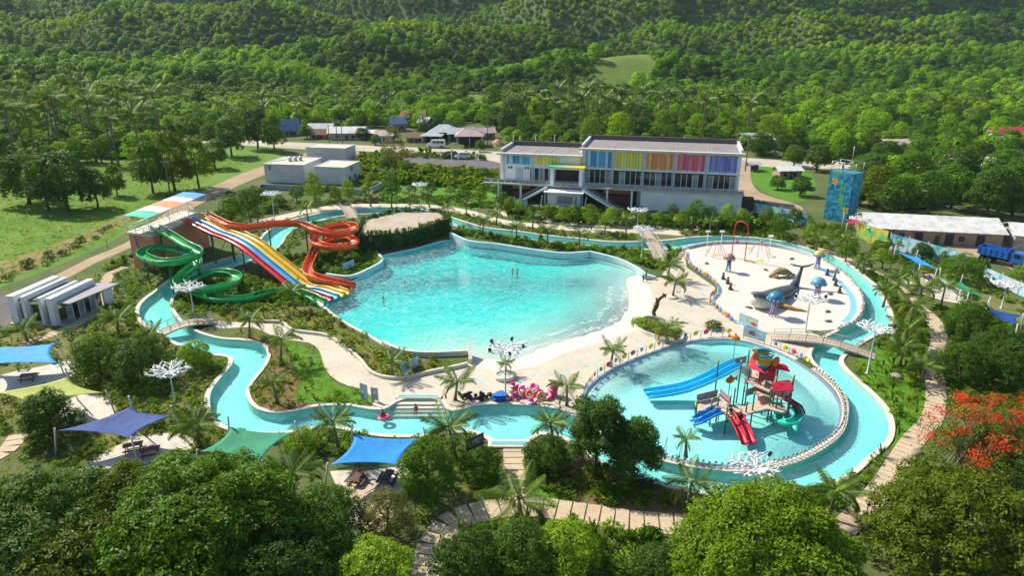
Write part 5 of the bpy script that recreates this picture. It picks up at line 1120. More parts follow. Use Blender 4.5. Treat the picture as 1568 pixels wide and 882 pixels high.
def jelly(label, base, top, r, dm, tm, rim=None):
    b = G(*base); h = HZ(top, b.y); root = thing('jellyfish_figure', label, 'jellyfish figure', b, 0, 'jellyfish figures on the splash pad')
    hb = h-r*0.95; m = MB(); m.lathe([(0.0, hb+r*0.9), (r*.35, hb+r*.85), (r*.7, hb+r*.65), (r*.93, hb+r*.32), (r, hb), (r*.85, hb-.08), (r*.3, hb+.05)], n=20); m.build('bell', dm, root)
    for k in range(12):
        a = 2*math.pi*k/12; m = MB(); m.ball((r*.97*math.cos(a), r*.97*math.sin(a), hb-.06), (r*.2, r*.2, .16), 7, 5); m.build('rim_lobe', rim or dm, root)
    for k in range(8):
        a = 2*math.pi*k/8; q = r*.35; m = MB(); m.tube([(q*math.cos(a), q*math.sin(a), hb), (q*.9*math.cos(a+.3), q*.9*math.sin(a+.3), hb*.6), (q*1.2*math.cos(a), q*1.2*math.sin(a), hb*.25), (q*1.7*math.cos(a+.2), q*1.7*math.sin(a+.2), 0)], [.12, .1, .08, .06], 6); m.build('tentacle', tm, root)
jb = M('jelly_blue', (0.05, 0.20, 0.36), 0.35, 0.25, 1.5); jl = M('jelly_pale_blue', (0.14, 0.34, 0.50), 0.35, 0.3, 1.5); jbr = M('jelly_copper', (0.33, 0.20, 0.15), 0.4, 0.4, 1.5); jy = M('jelly_yellow', (0.50, 0.46, 0.16), 0.45, 0.25, 1.5); jt = M('jelly_tentacle', (0.36, 0.28, 0.50), 0.5, 0.3, 2); jt2 = M('jelly_tentacle_blue', (0.10, 0.18, 0.48), 0.5, 0.3, 2)
jelly('copper brown jellyfish figure beside the red spray arch', (1115,416), 388, 0.95, jbr, jt2); jelly('pale blue jellyfish figure beyond the whale tail side of the pad', (1250,457), 424, 1.2, jl, jt); jelly('dark blue jellyfish figure in front of the whale', (1184,484), 446, 1.25, jb, jt, jl); jelly('yellow and blue jellyfish figure at the back edge of the pad', (1251,412), 383, 1.0, jy, jt, jb)
tu = thing('lizard_figure', 'olive brown crawling reptile figure behind the whale', 'reptile figure', G(1196, 424), 0.15)
om = M('reptile_skin', (0.25, 0.20, 0.08), 0.7, 0.4, 2.0)
tubeprof([(-2.4, 0, .15), (-1.5, 0, .7), (-.5, 0, 1.15), (.6, 0, 1.05), (1.5, .1, .7), (2.3, .3, .3), (3.2, .7, .1)], [.25, .5, .85, .85, .5, .25, .05], [.15, .4, .6, .6, .4, .2, .05], 'body', om, tu)
for x, y in ((-1.2, -.9), (-1.2, .9), (1.1, -.9), (1.1, .9)): m = MB(); m.tube([(x, y*.5, .7), (x-.15, y, .45), (x-.3, y*1.15, 0)], [.25, .2, .17], 7); m.build('leg', om, tu)
ee = thing('eel_figure', 'yellow and brown striped lizard shaped figure lying behind the dark blue jellyfish', 'eel figure', G(1207, 474), -0.45)
tubeprof([(-2.2, .5, .7), (-1.4, .4, .55), (-.4, .1, .45), (.8, -.1, .3), (2.0, .1, .2), (3.0, 0, .1)], [.3, .45, .4, .32, .22, .06], [.3, .4, .35, .28, .18, .05], 'body', M('eel_skin', (0.45, 0.27, 0.05), 0.6, 0.9, 1.8, dirt=(0.05, 0.04, 0.03)), ee)
m = MB(); m.tube([(-1.3, .3, .8), (-1.6, .2, 1.3), (-1.0, .3, 1.5)], [.2, .15, .05], 6); m.build('fin', om, ee)
seal_m = M('seal_brown', (0.11, 0.07, 0.05), 0.5, 0.3, 2)
for i, (u, v) in enumerate(((1107,428), (1114,435), (1118,444), (1266,422), (1277,430), (1279,438), (1285,449))):
    lab = ['left rear', 'middle', 'front'][i] if i < 3 else ['rearmost', 'second', 'third', 'foremost'][i-3]
    o = thing('seal_figure', f'{lab} small brown seal spout {"of three left of the whale" if i < 3 else "of four along the blue stripe"}', 'seal figure', G(u, v), rng.uniform(-.5, .5), 'small seal spouts')
    m = MB(); m.lathe([(0, 0), (.34, 0), (.36, .2), (.26, .6), (.17, .95), (.17, 1.05), (.2, 1.2), (.13, 1.36), (0, 1.4)], n=10); m.build('body', seal_m, o); m = MB(); m.box((.25, 0, .12), (.5, .7, .1)); m.build('flipper', seal_m, o); m = MB(); m.ball((.18, 0, 1.2), (.14, .09, .08), 7, 5); m.build('snout', seal_m, o)
def arch(label, a, b, top, mat, name='spray_arch'):
    A, B = np.array(G(*a)), np.array(G(*b)); h = HZ(top, (A[1]+B[1])/2); c = (A+B)/2; root = thing(name, label, 'spray arch', tuple(c))
    d = (B-A)/2; m = MB(); pts = [tuple(-d)]+[tuple(-d*math.cos(math.pi*k/10)+np.array([0, 0, h-1.3+1.3*math.sin(math.pi*k/10)])) for k in range(11)]+[tuple(d)]; m.tube(pts, .1, 8); m.build('hoop', mat, root)
    for s_ in (-1, 1): m = MB(); m.lathe([(.25, 0), (.25, .12), (.12, .2)], tuple(d*s_), 10); m.build('foot', py, root)
    return root
ar = arch('tall red spray hoop at the back of the splash pad', (1120,394), (1140,400), 339, pr); m = MB(); m.ball((-.6, 0, 3.5), .4, 10, 7); m.build('spray_ball', M('spray_pink', (0.65, 0.03, 0.15), .4, .1, 1), ar)
for i, (u, v, lab) in enumerate(((1096,392,'pink spider legged spray frame near the splash pad rim'), (1163,390,'thin red spider legged spray frame beside the red hoop'))):
    root = thing('water_spider', lab, 'spray frame', G(u, v), 0, 'spider legged spray frames'); pk = M('frame_pink', (0.62, 0.22, 0.30), .4, .1, 1)
    for k in range(6): a = 2*math.pi*k/6; m = MB(); m.tube([(2.2*math.cos(a), 2.2*math.sin(a), 0), (1.3*math.cos(a), 1.3*math.sin(a), 1.9), (.1*math.cos(a), .1*math.sin(a), 2.8)], .05, 6); m.build('leg', pk, root)
    m = MB(); m.ball((0, 0, 2.9), .22, 8, 6); m.build('hub', py, root)
for i, (u, v) in enumerate(((1081,352), (1102,352), (1176,352))):
    b = G(u, v+40 if i < 2 else v+48); o = thing('pad_post', ['leftmost', 'second', 'rightmost'][i]+' slender white post at the back of the splash pad', 'post', b); m = MB(); m.tube([(0, 0, 0), (0, 0, 5)], .07, 6); m.build('shaft', white_m, o); m = MB(); m.box((0, 0, 5.1), (.9, .3, .35)); m.build('head', white_m, o)
ym = M('pad_yellow_paint', (0.75, 0.42, 0.05), .6, .2, 1)
for u, v, a in ((1098,391,.2), (1150,400,1.2), (1146,381,0), (1165,399,-.3)):
    m = MB(); L_ = 2.4; m.add([(math.cos(q)*L_*(.5 if i % 2 == 0 else .2), math.sin(q)*L_*(.5 if i % 2 == 0 else .2), 0) for i, q in enumerate(np.linspace(0, 2*math.pi, 11)[:-1])]+[(0, 0, 0)], [(i, (i+1) % 10, 10) for i in range(10)]); p = G(u, v); m.build('painted_star', ym, pad, (p.x, p.y, .0505), a)
rk = M('pad_rock', (.22, .16, .10), .9, .3, 2)
for i, (u, v) in enumerate(((1082,404),(1212,397),(1172,414),(1271,451),(1268,493),(1267,478),(1147,472))):
    lab = ['left of the copper jellyfish', 'near the yellow jellyfish', 'left of the reptile figure', 'right of the pale blue jellyfish', 'near the footbridge end of the pad', 'by the spotlight shadow on the pad', 'below the whale head'][i]
    m = MB(); m.ball((0, 0, .12), (.55, .35, .2), 9, 6); m.ball((.45, .1, .12), (.2, .14, .12), 7, 5); m.ball((-.3, .3, .06), (.22, .12, .06), 6, 4); m.ball((-.3, -.3, .06), (.22, .12, .06), 6, 4); o = m.build('turtle_figure', rk, None, (*G(u, v).xy, .045), rng.uniform(0, 6)); tag(o, 'small brown turtle figure '+lab, 'turtle figure', 'small turtles on the pad')

# ------------------------------------------------------------------ ornament fences
def star_me(s, mat):
    m = MB(); pts = [(math.cos(a)*s*(1 if i % 2 == 0 else .36), math.sin(a)*s*(1 if i % 2 == 0 else .36)) for i, a in enumerate(np.linspace(math.pi/2, 2.5*math.pi, 11)[:-1])]
    m.add([(x, 0, z) for x, z in pts]+[(0, -.12, 0), (0, .12, 0)], [(i, (i+1) % 10, 10) for i in range(10)]+[((i+1) % 10, i, 11) for i in range(10)]); me = m.mesh('starfish'); me.materials.append(mat); return me
def disc_me(s, mat, nm='shell'):
    m = MB(); m.ball((0, 0, 0), (s, .16, s*.85), 10, 7); m.add([(s*.8, 0, 0), (s*1.35, -.05, s*.4), (s*1.35, .05, -s*.4), (s*.8, .1, 0)], [(0, 1, 2), (3, 2, 1)]); me = m.mesh(nm); me.materials.append(mat); return me
ob, orr, oy, og, opk = M('orn_blue', (.04, .22, .45), .4, .15, 2), M('orn_red', (.55, .03, .06), .4, .15, 2), M('orn_yellow', (.72, .58, .03), .4, .12, 2), M('orn_green', (.05, .35, .10), .4, .15, 2), M('orn_pink', (.65, .06, .18), .4, .15, 2)
ORN = [('starfish', star_me(.55, ob)), ('fish', disc_me(.42, oy, 'fish')), ('starfish', star_me(.5, orr)), ('turtle', disc_me(.36, og, 'turtle')), ('crab', disc_me(.42, orr, 'crab')), ('starfish', star_me(.6, ob)), ('fish', disc_me(.45, oy, 'fish')), ('crab', disc_me(.45, opk, 'crab'))]
def orn_fence(label, px, step, h, start=0):
    L = np.array(catmull(GP(px), False, .3)); seg = np.r_[0, np.cumsum(np.hypot(*np.diff(L, axis=0).T))]; root = thing('ornament_fence', label, 'fence'); s = .2; i = start; tops = []
    while s < seg[-1]:
        x, y = np.interp(s, seg, L[:, 0]), np.interp(s, seg, L[:, 1]); x2, y2 = np.interp(s+.3, seg, L[:, 0]), np.interp(s+.3, seg, L[:, 1]); a = math.atan2(y2-y, x2-x)
        m = MB(); m.tube([(x, y, 0), (x, y, h)], .06, 6); m.build('post', rail_m, root); tops.append((x, y))
        xm, ym_ = np.interp(s+step/2, seg, L[:, 0]), np.interp(s+step/2, seg, L[:, 1])
        if s+step/2 < seg[-1]:
            nm, me = ORN[i % 8]; o = link(nm, me, None, root, (xm, ym_, h*.72)); o.rotation_euler = (0, rng.uniform(-.5, .5), a)
        s += step; i += 1
    for z in (h*.45, h*.95): m = MB(); m.tube([(*p, z) for p in tops], .02, 5); m.build('cable', rail_m, root)
    return root
kt = [(893,606),(907,585),(930,567),(960,552),(1000,537),(1030,526),(1060,519),(1090,515),(1118,514)]
orn_fence('fence of coloured sea creatures along the kiddie pool steps', kt, 1.75, 1.15)
orn_fence('fence of coloured sea creatures at the bridge end of the kiddie pool', [(1178,530),(1205,541),(1225,552),(1240,563)], 1.5, 1.1, 5)
orn_fence('fence of coloured sea creatures along the beach side of the splash pad', [(1049,385),(1048,395),(1061,413),(1081,425),(1094,436),(1096,447),(1086,463),(1101,478),(1121,494)], 1.25, 1.0, 2)
def picket(label, px, step, h):
    L = np.array(catmull(GP(px), False, .3)); seg = np.r_[0, np.cumsum(np.hypot(*np.diff(L, axis=0).T))]; root = thing('picket_fence', label, 'fence'); s = .2; i = 0; tops = []
    q = MB(); q.tube([(0, 0, 0), (0, 0, h)], .05, 6); pm_ = q.mesh('post'); pm_.materials.append(M('picket_grey', (.40, .36, .30), .7, .3, 3)); bl = MB(); bl.ball((0, 0, 0), (.13, .1, .13), 7, 5); knobs = []
    for mt in (orr, ob, oy, og, opk): k_ = bl.mesh('knob'); k_.materials.append(mt); knobs.append(k_)
    while s < seg[-1]:
        x, y = np.interp(s, seg, L[:, 0]), np.interp(s, seg, L[:, 1]); link('post', pm_, None, root, (x, y, .1)); tops.append((x, y))
        link('knob', knobs[(i*3) % 5], None, root, (x+.1, y, .1+h*(.75+.2*(i % 2)))); s += step; i += 1
    m = MB(); m.tube([(*p, h*.7) for p in tops], .03, 5); m.build('rail', rail_m, root)
picket('low picket fence with coloured knobs round the kiddie pool rim', [(1243,566),(1265,582),(1284,603),(1292,628),(1285,660),(1256,684),(1205,707),(1138,718.5),(1072,714),(1010,702),(985,694)], .62, .62)
kerb2 = ribbon([tuple(p) for p in catmull(GP([(1245,565),(1267,582),(1286,603),(1294,628),(1287,660),(1258,686),(1206,710),(1138,721),(1072,716),(1010,704),(985,697)]), False, 1)], .7, 0, .14).build('pool_rim', M('rim_stone', (.58, .54, .46), .85, .25, 1.5)); kerb2['kind'] = 'structure'

# ------------------------------------------------------------------ swim rings, mats, boards
ring_c = [(.70, .05, .20), (.75, .18, .05), (.72, .10, .35), (.78, .35, .08), (.68, .04, .25)]
ringp = [(778,611,0,0), (786,605,0,0), (786,605,.34,0), (786,605,.68,.2), (787,604,1.02,.1), (802,606,0,0), (802,606,.34,0), (802,606,.68,.3), (816,604,.3,.5), (818,603,.68,.4), (792,615,.45,1.1), (812,612,.5,.9), (826,611,.5,1.0), (829,617,.62,1.25), (815,620,.2,.2), (846,606,0,0), (846,606,.34,.1), (847,606,.68,.1), (848,605,1.02,.1), (849,606,1.36,0), (838,611,.1,.2)]
for i, (u, v, z, tilt) in enumerate(ringp):
    p = G(u, v); o = thing('swim_ring', None, 'swim ring', (p.x, p.y, .05+z+.18), rng.uniform(-.4, .4), 'stack of striped swim rings'); o.rotation_euler = (tilt, 0, o.rotation_euler.z)
    c = ring_c[i % 5] if u < 840 else (.72, .06, .25); m = MB(); m.torus((0, 0, 0), .44, .19, 20, 8)
    for k in range(0, 20):
        if (k//3) % 3 == 1:
            for j in range(8): m.mi[k*8+j] = 1
    m.build('tube', [M(f'ring_{i % 5 if u < 840 else 9}', c, .35, .1, 2), M('ring_stripe', (.72, .55, .50) if i % 2 else (.75, .70, .66), .35, .1, 2) if u < 840 else M('ring_pink2', (.75, .16, .32), .35, .1, 2)], o)
ordn = ['first', 'second', 'third', 'fourth', 'fifth', 'sixth', 'seventh', 'eighth', 'ninth', 'tenth', 'eleventh', 'twelfth', 'thirteenth', 'fourteenth', 'fifteenth', 'sixteenth', 'seventeenth', 'eighteenth', 'nineteenth', 'twentieth']
rings = [o for o in COL.objects if o.name.startswith('swim_ring')]
stk = {}
for o in rings: stk.setdefault((round(o.location.x*2), round(o.location.y)), []).append(o)
srt = sorted(rings, key=lambda o: (o.location.x, o.location.z))
for i, o in enumerate(srt): o['label'] = (ordn[i] if i < 20 else 'rightmost and topmost')+' swim ring from the left in the pile on the beach'
for i in range(9):
    p = G(766+rng.normal()*4, 614+rng.normal()*2); m = MB(); q = MB()
    pts = [(math.cos(a)*.95*(1 if math.cos(a) > 0 else .9), math.sin(a)*.38) for a in np.linspace(0, 2*math.pi, 15)[:-1]]
    m.prism(pts, 0, .1); o = thing('foam_mat', ['lowest', 'second lowest', 'third lowest', 'fourth lowest', 'middle', 'fourth highest', 'third highest', 'second highest', 'topmost'][i]+' blue sliding mat in the pile beside the swim rings', 'mat', (p.x, p.y, .03+i*.115), rng.uniform(-.5, .5)+(.9 if i % 3 == 0 else 0), 'pile of blue sliding mats'); m.build('pad', M('mat_blue', (.02, .16, .58), .5, .12, 1.5), o); m = MB()
    for s_ in (-.2, .2): m.bar((.5, s_-.06, .115), (.5, s_+.06, .115), .1, .02)
    m.build('handle', black_m, o)
# drying black wetsuits / vests heap
for i, (u, v) in enumerate(((709,609), (728,612), (740,610))):
    m = MB(); r = random.Random(i)
    for k in range(14): m.ball((r.uniform(-1, 1), r.uniform(-.4, .4), r.uniform(.1, .6)), (r.uniform(.15, .4), r.uniform(.12, .25), r.uniform(.1, .25)), 7, 5)
    tag(m.build('vest_heap', M('vest_dark', (.03, .02, .02), .7, .5, 3), None, G(u, v)), ['left', 'middle', 'right'][i]+' heap of dark life vests behind the palm on the deck', 'life vests', 'heaps of life vests')
def board(label, a, b, h, z0, mats, name='sign_board'):
    A, B = np.array(G(*a)), np.array(G(*b)); t = math.atan2(B[1]-A[1], B[0]-A[0]); L = np.linalg.norm(B-A); root = thing(name, label, 'sign', tuple(A), t)
    for x in (.1, L-.1): m = MB(); m.tube([(x, .06, 0), (x, .06, z0+h)], .06, 6); m.build('post', pole_m, root)
    m = MB(); m.box((L/2, 0, z0+h/2), (L, .06, h)); pn = m.build('panel', mats[0], root)
    r = random.Random(len(label)*7+int(a[0]))
    for k in range(5):
        w, hh = r.uniform(.12, .3)*L, r.uniform(.12, .3)*h; m = MB(); cx_, cz_ = r.uniform(.2, .8)*L, z0+r.uniform(.25, .75)*h
        m.add([(cx_+w*.6*math.cos(q), -.036-.002*k, cz_+hh*.6*math.sin(q)) for q in np.linspace(0, 2*math.pi, 11)[:-1]], [tuple(range(10))]); m.build('printed_shape', mats[1+k % (len(mats)-1)], pn)
sb1 = M('sign_sky', (.30, .50, .66), .5, .2, .8); sb2 = M('sign_grey', (.45, .48, .52), .5, .2, .8); sb3 = M('sign_white', (.7, .7, .7), .5, .1, 1)
board('wide sea scene billboard on the near rim of the splash pad', (1131,496), (1159,508), 1.5, .4, [sb1, oy, ob, orr, M('sign_teal', (.1, .4, .45), .5, .1, 1)])
board('pale billboard seen between splash pad and kiddie pool', (1137,518), (1171,528), 1.5, .4, [sb2, sb3, orr, ob])
board('sea scene sign board in the planting above the curved walk', (613,578), (641,567), 1.5, .5, [sb1, oy, og, ob, orr])
board('upright grey banner on the lawn edge beside the river steps', (553,614), (564,618), 2.3, .2, [sb2, sb3, M('sign_slate', (.2, .25, .3), .5, .2, 1)])
board('smaller grey banner next to the upright banner', (569,614), (580,616), 1.7, .2, [sb2, sb3, M('sign_slate', (.2, .25, .3))])
board('tilted blue sign on the planted point beside the orange slide', (526,419), (543,412), 1.5, .4, [sb1, sb3, ob])
board('dark notice board in the shrubs below the river', (714,700), (741,688), 1.5, .6, [M('sign_dark', (.06, .10, .14), .5, .2, 1), sb2, M('sign_slate', (.2, .25, .3))])
board('small grey plaque on the lawn beside the curved walk', (474,556), (479,556), .7, .35, [sb2, sb3])
# pool ladder rails in the kiddie pool
for i, (u, v) in enumerate(((1016,694), (1040,698))):
    o = thing('grab_rail', ['left', 'right'][i]+' curved steel grab rail at the kiddie pool edge', 'rail', (*G(u, v).xy, 0), 0, 'grab rails'); m = MB(); m.tube([(0, 0, 0), (.1, 0, 1.4), (.25, .2, 1.8), (.4, .5, 1.7), (.4, .6, -.5)], .045, 8); m.build('tube', steel_m, o); m = MB(); m.lathe([(0, 0), (.12, 0), (.12, .03), (0, .03)], n=10); m.build('flange', steel_m, o)

# ------------------------------------------------------------------ picnic tables
def table(label, px, rz, mat=wood_m):
    root = thing('picnic_table', label, 'picnic table', (*G(*px).xy, 0.0), rz, 'picnic tables under the sails')
    for k in range(5): m = MB(); m.box((0, -.36+.18*k, .76), (1.9, .16, .05)); m.build('table_plank', mat, root)
    for s_ in (-1, 1):
        for k in range(2): m = MB(); m.box((0, s_*(.72+.15*k), .45), (1.9, .135, .05)); m.build('bench_plank', mat, root)
        m = MB(); m.bar((s_*.7, -.8, 0), (s_*.7, -.25, .73), .09); m.bar((s_*.7, .8, 0), (s_*.7, .25, .73), .09); m.bar((s_*.74, -.85, .4), (s_*.74, .85, .4), .08); m.build('leg_frame', mat, root)
dk2 = M('table_dark', (.05, .035, .035), .6, .3, 2)
for L in (('brown bench table below the azure sail', (45,582), .2), ('left dark picnic table under the navy sail', (205,690), .4), ('right dark picnic table under the navy sail', (231,697), .4), ('reddish picnic table under the bright blue sail', (547,738), 1.3), ('dark picnic table beside the reddish one', (594,738), 1.4), ('farther picnic table between the right blue and green sails', (1415,424), .3), ('nearer picnic table between the right blue and green sails', (1432,434), .3), ('picnic table in the garden left of the narrow bridge', (850,338), 0), ('picnic table in front of the rainbow building stairs', (925,340), 0)): table(*L, mat=wood_m if L[1][0] != 594 else dk2)
terr_m = M('terrace_pad', (.58, .52, .44), .8, .2, .7)
sheet('picnic_terrace', GP([(505,722),(560,722),(625,715),(628,742),(590,775),(560,800),(525,800),(540,765),(515,745)]), .012, terr_m, 2); sheet('picnic_terrace', GP([(120,720),(165,690),(215,668),(270,664),(300,676),(285,702),(230,715),(150,732)]), .012, terr_m, 2); sheet('picnic_terrace', GP([(-20,600),(0,575),(60,562),(118,552),(115,572),(90,588),(30,602)]), .012, terr_m, 2); sheet('picnic_terrace', GP([(90,640),(98,615),(130,600),(165,612),(178,632),(150,648),(110,655)]), .012, terr_m, 2)
sheet('picnic_terrace', GP([(1380,425),(1420,418),(1455,432),(1490,455),(1470,465),(1425,455),(1395,440)]), .012, terr_m, 2)
for q in ([(-20,600),(0,575),(60,562),(118,552),(115,572),(90,588),(30,602)], [(90,640),(98,615),(130,600),(165,612),(178,632),(150,648),(110,655)], [(505,722),(560,722),(625,715),(628,742),(590,775),(560,800),(525,800),(540,765),(515,745)], [(120,720),(165,690),(215,668),(270,664),(300,676),(285,702),(230,715),(150,732)], [(1380,425),(1420,418),(1455,432),(1490,455),(1470,465),(1425,455),(1395,440)]): NOGO.append(GP(q))

# ------------------------------------------------------------------ vehicles
def wheel(parent, x, y, r, w=.22):
    m = MB(); m.lathe([(r*.55, -w/2), (r*.9, -w/2), (r, -w*.3), (r, w*.3), (r*.9, w/2), (r*.55, w/2), (r*.55, -w/2)], n=14); t = m.build('tyre', M('tyre', (.02, .02, .02), .9, .2, 4), parent, (x, y, r)); t.rotation_euler = (math.pi/2, 0, 0)
    m = MB(); m.lathe([(0, -w*.3), (r*.56, -w*.3), (r*.56, w*.3), (0, w*.3)], n=12); q = m.build('rim', steel_m, parent, (x, y, r)); q.rotation_euler = (math.pi/2, 0, 0)
def van(label, px, rz, col, name='parked_van', group=None, s=1.15):
    root = thing(name, label, 'van', (*G(*px).xy, .03), rz, group, s); bm_ = M('car_'+name+str(round(col[0], 2)), col, .3, .05, 2, coat=.5)
    prof_ = [(-2.4, .35), (2.35, .35), (2.45, .75), (2.3, 1.05), (1.75, 1.2), (1.15, 1.95), (.7, 2.05), (-2.2, 2.05), (-2.42, 1.8)]
    m = MB(); vs = [(x, -.88 if z < 1.2 else -.76, z) for x, z in prof_]+[(x, .88 if z < 1.2 else .76, z) for x, z in prof_]; n = len(prof_)
    m.add(vs, [tuple(range(n)), tuple(range(2*n-1, n-1, -1))]+[(i, n+i, n+(i+1) % n, (i+1) % n) for i in range(n)]); m.build('body', bm_, root)
    for sd in (-1, 1):
        for xa, xb in ((-2.1, -1.2), (-1.1, -.15), (-.05, .85)):
            m = MB(); y0, y1 = sd*.875, sd*.795; m.add([(xa, y0, 1.25), (xb, y0, 1.25), (min(xb, .75), y1, 1.85), (xa, y1, 1.85)], [(0, 1, 2, 3)]); m.build('side_window', glass_m, root)
    m = MB(); m.add([(1.76, -.72, 1.24), (1.76, .72, 1.24), (1.2, .68, 1.9), (1.2, -.68, 1.9)], [(0, 1, 2, 3)]); [None for _ in (0,)]; w_ = m.build('windscreen', glass_m, root); w_.location = (.03, 0, .02)
    for sd in (-.65, .65): m = MB(); m.box((2.42, sd, .85), (.08, .3, .18)); m.build('headlight', M('lamp_glass', (.7, .7, .68), .2, .1, 1), root)
    for x in (-1.5, 1.55):
        for y in (-.82, .82): wheel(root, x, y, .34)
    return root
van('white van parked beside the dark car in the lot', (708,243), 3.3, (.68, .69, .70)); van('dark car parked left of the white van', (688,242), 3.4, (.03, .03, .035)); van('white passenger van standing on the village road', (668,226), 3.1, (.62, .63, .62), s=1.5)
tr = thing('dump_truck', 'blue dump truck parked on the dirt yard at the right edge', 'truck', (*G(1532,404).xy, 0), -.95, None, 1.15); tbm = M('truck_blue', (.02, .13, .45), .4, .15, 1.5, coat=.3)
m = MB(); m.box((0, 0, .85), (6.4, .9, .3)); m.build('chassis', black_m, tr)
m = MB(); m.box((2.3, 0, 1.75), (1.7, 2.2, 1.7)); m.box((3.15, 0, 1.35), (.25, 2.1, .8)); m.build('cab', tbm, tr); m = MB(); m.box((3.16, 0, 2.15), (.06, 1.9, .65)); m.build('windscreen', glass_m, tr)
for sd in (-1, 1): m = MB(); m.box((2.4, sd*1.11, 2.1), (.9, .04, .6)); m.build('side_window', glass_m, tr); m = MB(); m.box((-1.1, sd*1.15, 1.9), (4.6, .1, 1.3)); [m.box((-3.2+k*.85, sd*1.23, 1.9), (.12, .08, 1.3)) for k in range(6)]; m.build('tipper_side', tbm, tr); m = MB(); m.box((3.28, sd*.8, 1.15), (.06, .3, .2)); m.build('headlight', M('lamp_glass', (.7, .7, .68)), tr)
m = MB(); m.box((-1.1, 0, 1.3), (4.6, 2.3, .12)); m.build('tipper_floor', tbm, tr); m = MB(); m.box((1.2, 0, 2.2), (.1, 2.3, 1.9)); m.build('tipper_headboard', tbm, tr); m = MB(); m.box((-3.4, 0, 1.9), (.1, 2.3, 1.3)); m.build('tailgate', tbm, tr)
for x in (2.3, -1.4, -2.6):
    for y in (-1, 1): wheel(tr, x, y, .5, .35)

# ------------------------------------------------------------------ poles and wires
wp = M('pole_wood', (.16, .13, .10), .9, .3, 2)
PO = []
for i, (u, v, vt, lab) in enumerate(((505,222,180,'left utility pole of the three by the white tin roof'), (517,223,183,'middle utility pole of the three by the white tin roof'), (525,224,183,'right utility pole of the three by the white tin roof'), (747,222,176,'tall utility pole behind the pink carport'), (262,305,245,'bare utility pole beside the meadow'), (1141,262,205,'utility pole right of the rainbow building'), (1440,240,200,'utility pole in front of the green tin roof'))):
    b = G(u, v); h = HZ(vt, b.y); o = thing('utility_pole', lab, 'pole', b, 0, 'utility poles'); m = MB(); m.tube([(0, 0, 0), (0, 0, h)], [.2, .13], 8); m.build('shaft', wp, o); m = MB(); m.box((0, 0, h-.6), (2.2, .14, .14)); m.build('crossarm', wp, o)
    for x in (-.9, 0, .9): m = MB(); m.lathe([(.05, 0), (.09, .1), (.05, .25), (0, .26)], (x, 0, h-.53), 8); m.build('insulator', white_m, o)
    PO.append((b.x, b.y, h))
def wire(a, b, sag, lab):
    m = MB(); 
    for dx in (-.9, 0, .9): m.tube([(a[0]+(b[0]-a[0])*t+dx, a[1]+(b[1]-a[1])*t, a[2]+(b[2]-a[2])*t-.3-sag*4*t*(1-t)) for t in np.linspace(0, 1, 13)], .03, 4)
    tag(m.build('power_line', black_m), lab, 'cable')
wire(PO[0], PO[3], 3.0, 'power cables strung across the village behind the parking lot'); wire(PO[3], PO[5], 4.0, 'power cables running behind the rainbow building'); wire(PO[5], PO[6], 4.5, 'power cables running behind the climbing tower')
wire((G(-60,215).x, G(-60,215).y, 11), PO[0], 5.0, 'power cables along the road left of the village')
for i, (u, v, vt) in enumerate(((786,230,207),(796,229,208),(820,229,207),(849,229,206),(702,263,228),(733,262,228),(692,262,232))):
    b = G(u, v); h = HZ(vt, b.y); o = thing('lamp_post', ['first', 'second', 'third', 'fourth'][i]+' thin white post in the row behind the low roof' if i < 4 else ['left thin white post beside the parked van', 'right thin white post beside the parked van', 'thin white post left of the dark car'][i-4], 'post', b, 0, 'thin white posts'); m = MB(); m.tube([(0, 0, 0), (0, 0, h)], .08, 6); m.build('shaft', white_m, o); m = MB(); m.bar((0, 0, h), (.5, 0, h+.1), .14); m.build('head', white_m, o)
for i, (u, v, vt, du) in enumerate(((208,735,680,0),(120,712,662,-18),(432,690,640,0),(1300,600,560,0))):
    pass
for i, (u, v) in enumerate(((165,380),(118,437),(95,395),(1325,795),(1318,810))):
    o = thing('bollard_light', ['dark bollard light on the verge above the winding walk', 'dark bollard light beside the pavilion', 'dark bollard light on the meadow verge', 'black bollard light in the shrubs beside the lower walk', 'second black bollard light beside the lower walk'][i], 'bollard light', G(u, v), 0, 'small garden lights'); m = MB(); m.tube([(0, 0, 0), (0, 0, 1.5)], .05, 6); m.build('shaft', black_m, o); m = MB(); m.box((.08, 0, 1.55), (.3, .2, .14)); m.build('head', black_m, o)
# planters
m = MB(); m.lathe([(0, .02), (1.25, .02), (1.4, .25), (1.35, .55), (1.1, .6), (1.05, .5), (0, .5)], n=20); tag(m.build('round_planter', coping_m, None, G(773, 579)), 'round concrete planter with a palm on the beach', 'planter')
m = MB(); m.lathe([(0, .02), (.9, .02), (1.0, .2), (.85, .3), (0, .3)], n=16); tag(m.build('round_planter', coping_m, None, G(1029, 456)), 'small round planter at the foot of the leaning beach palm', 'planter')
bw_ = ribbon([tuple(p) for p in catmull(GP([(972,500),(985,511),(1000,517),(1018,524),(1040,525),(1045,512),(1030,500),(1015,492),(990,488)]), True, .6)], .3, 0, .55, True).build('planter_wall', coping_m); tag(bw_, 'curved low planter wall by the driftwood tree', 'planter'); sheet('planting_bed', GP([(974,500),(985,510),(1000,516),(1018,522),(1038,523),(1042,512),(1030,501),(1015,493),(990,489)]), .05, soil_m, 1)
dw = thing('driftwood_tree', 'leaning knobbly brown driftwood trunk in the curved planter', 'dead tree', G(1003, 487)); r = random.Random(4); m = MB(); pts = [(0, 0, 0), (-.3, 0, 1.0), (.1, 0, 2.0), (.2, .1, 2.9), (.9, .2, 3.5), (1.5, .2, 3.7)]; m.tube(pts, [.34, .3, .32, .27, .24, .12], 8); m.build('trunk', M('driftwood', (.10, .065, .035), .95, .4, 3), dw)
m = MB()
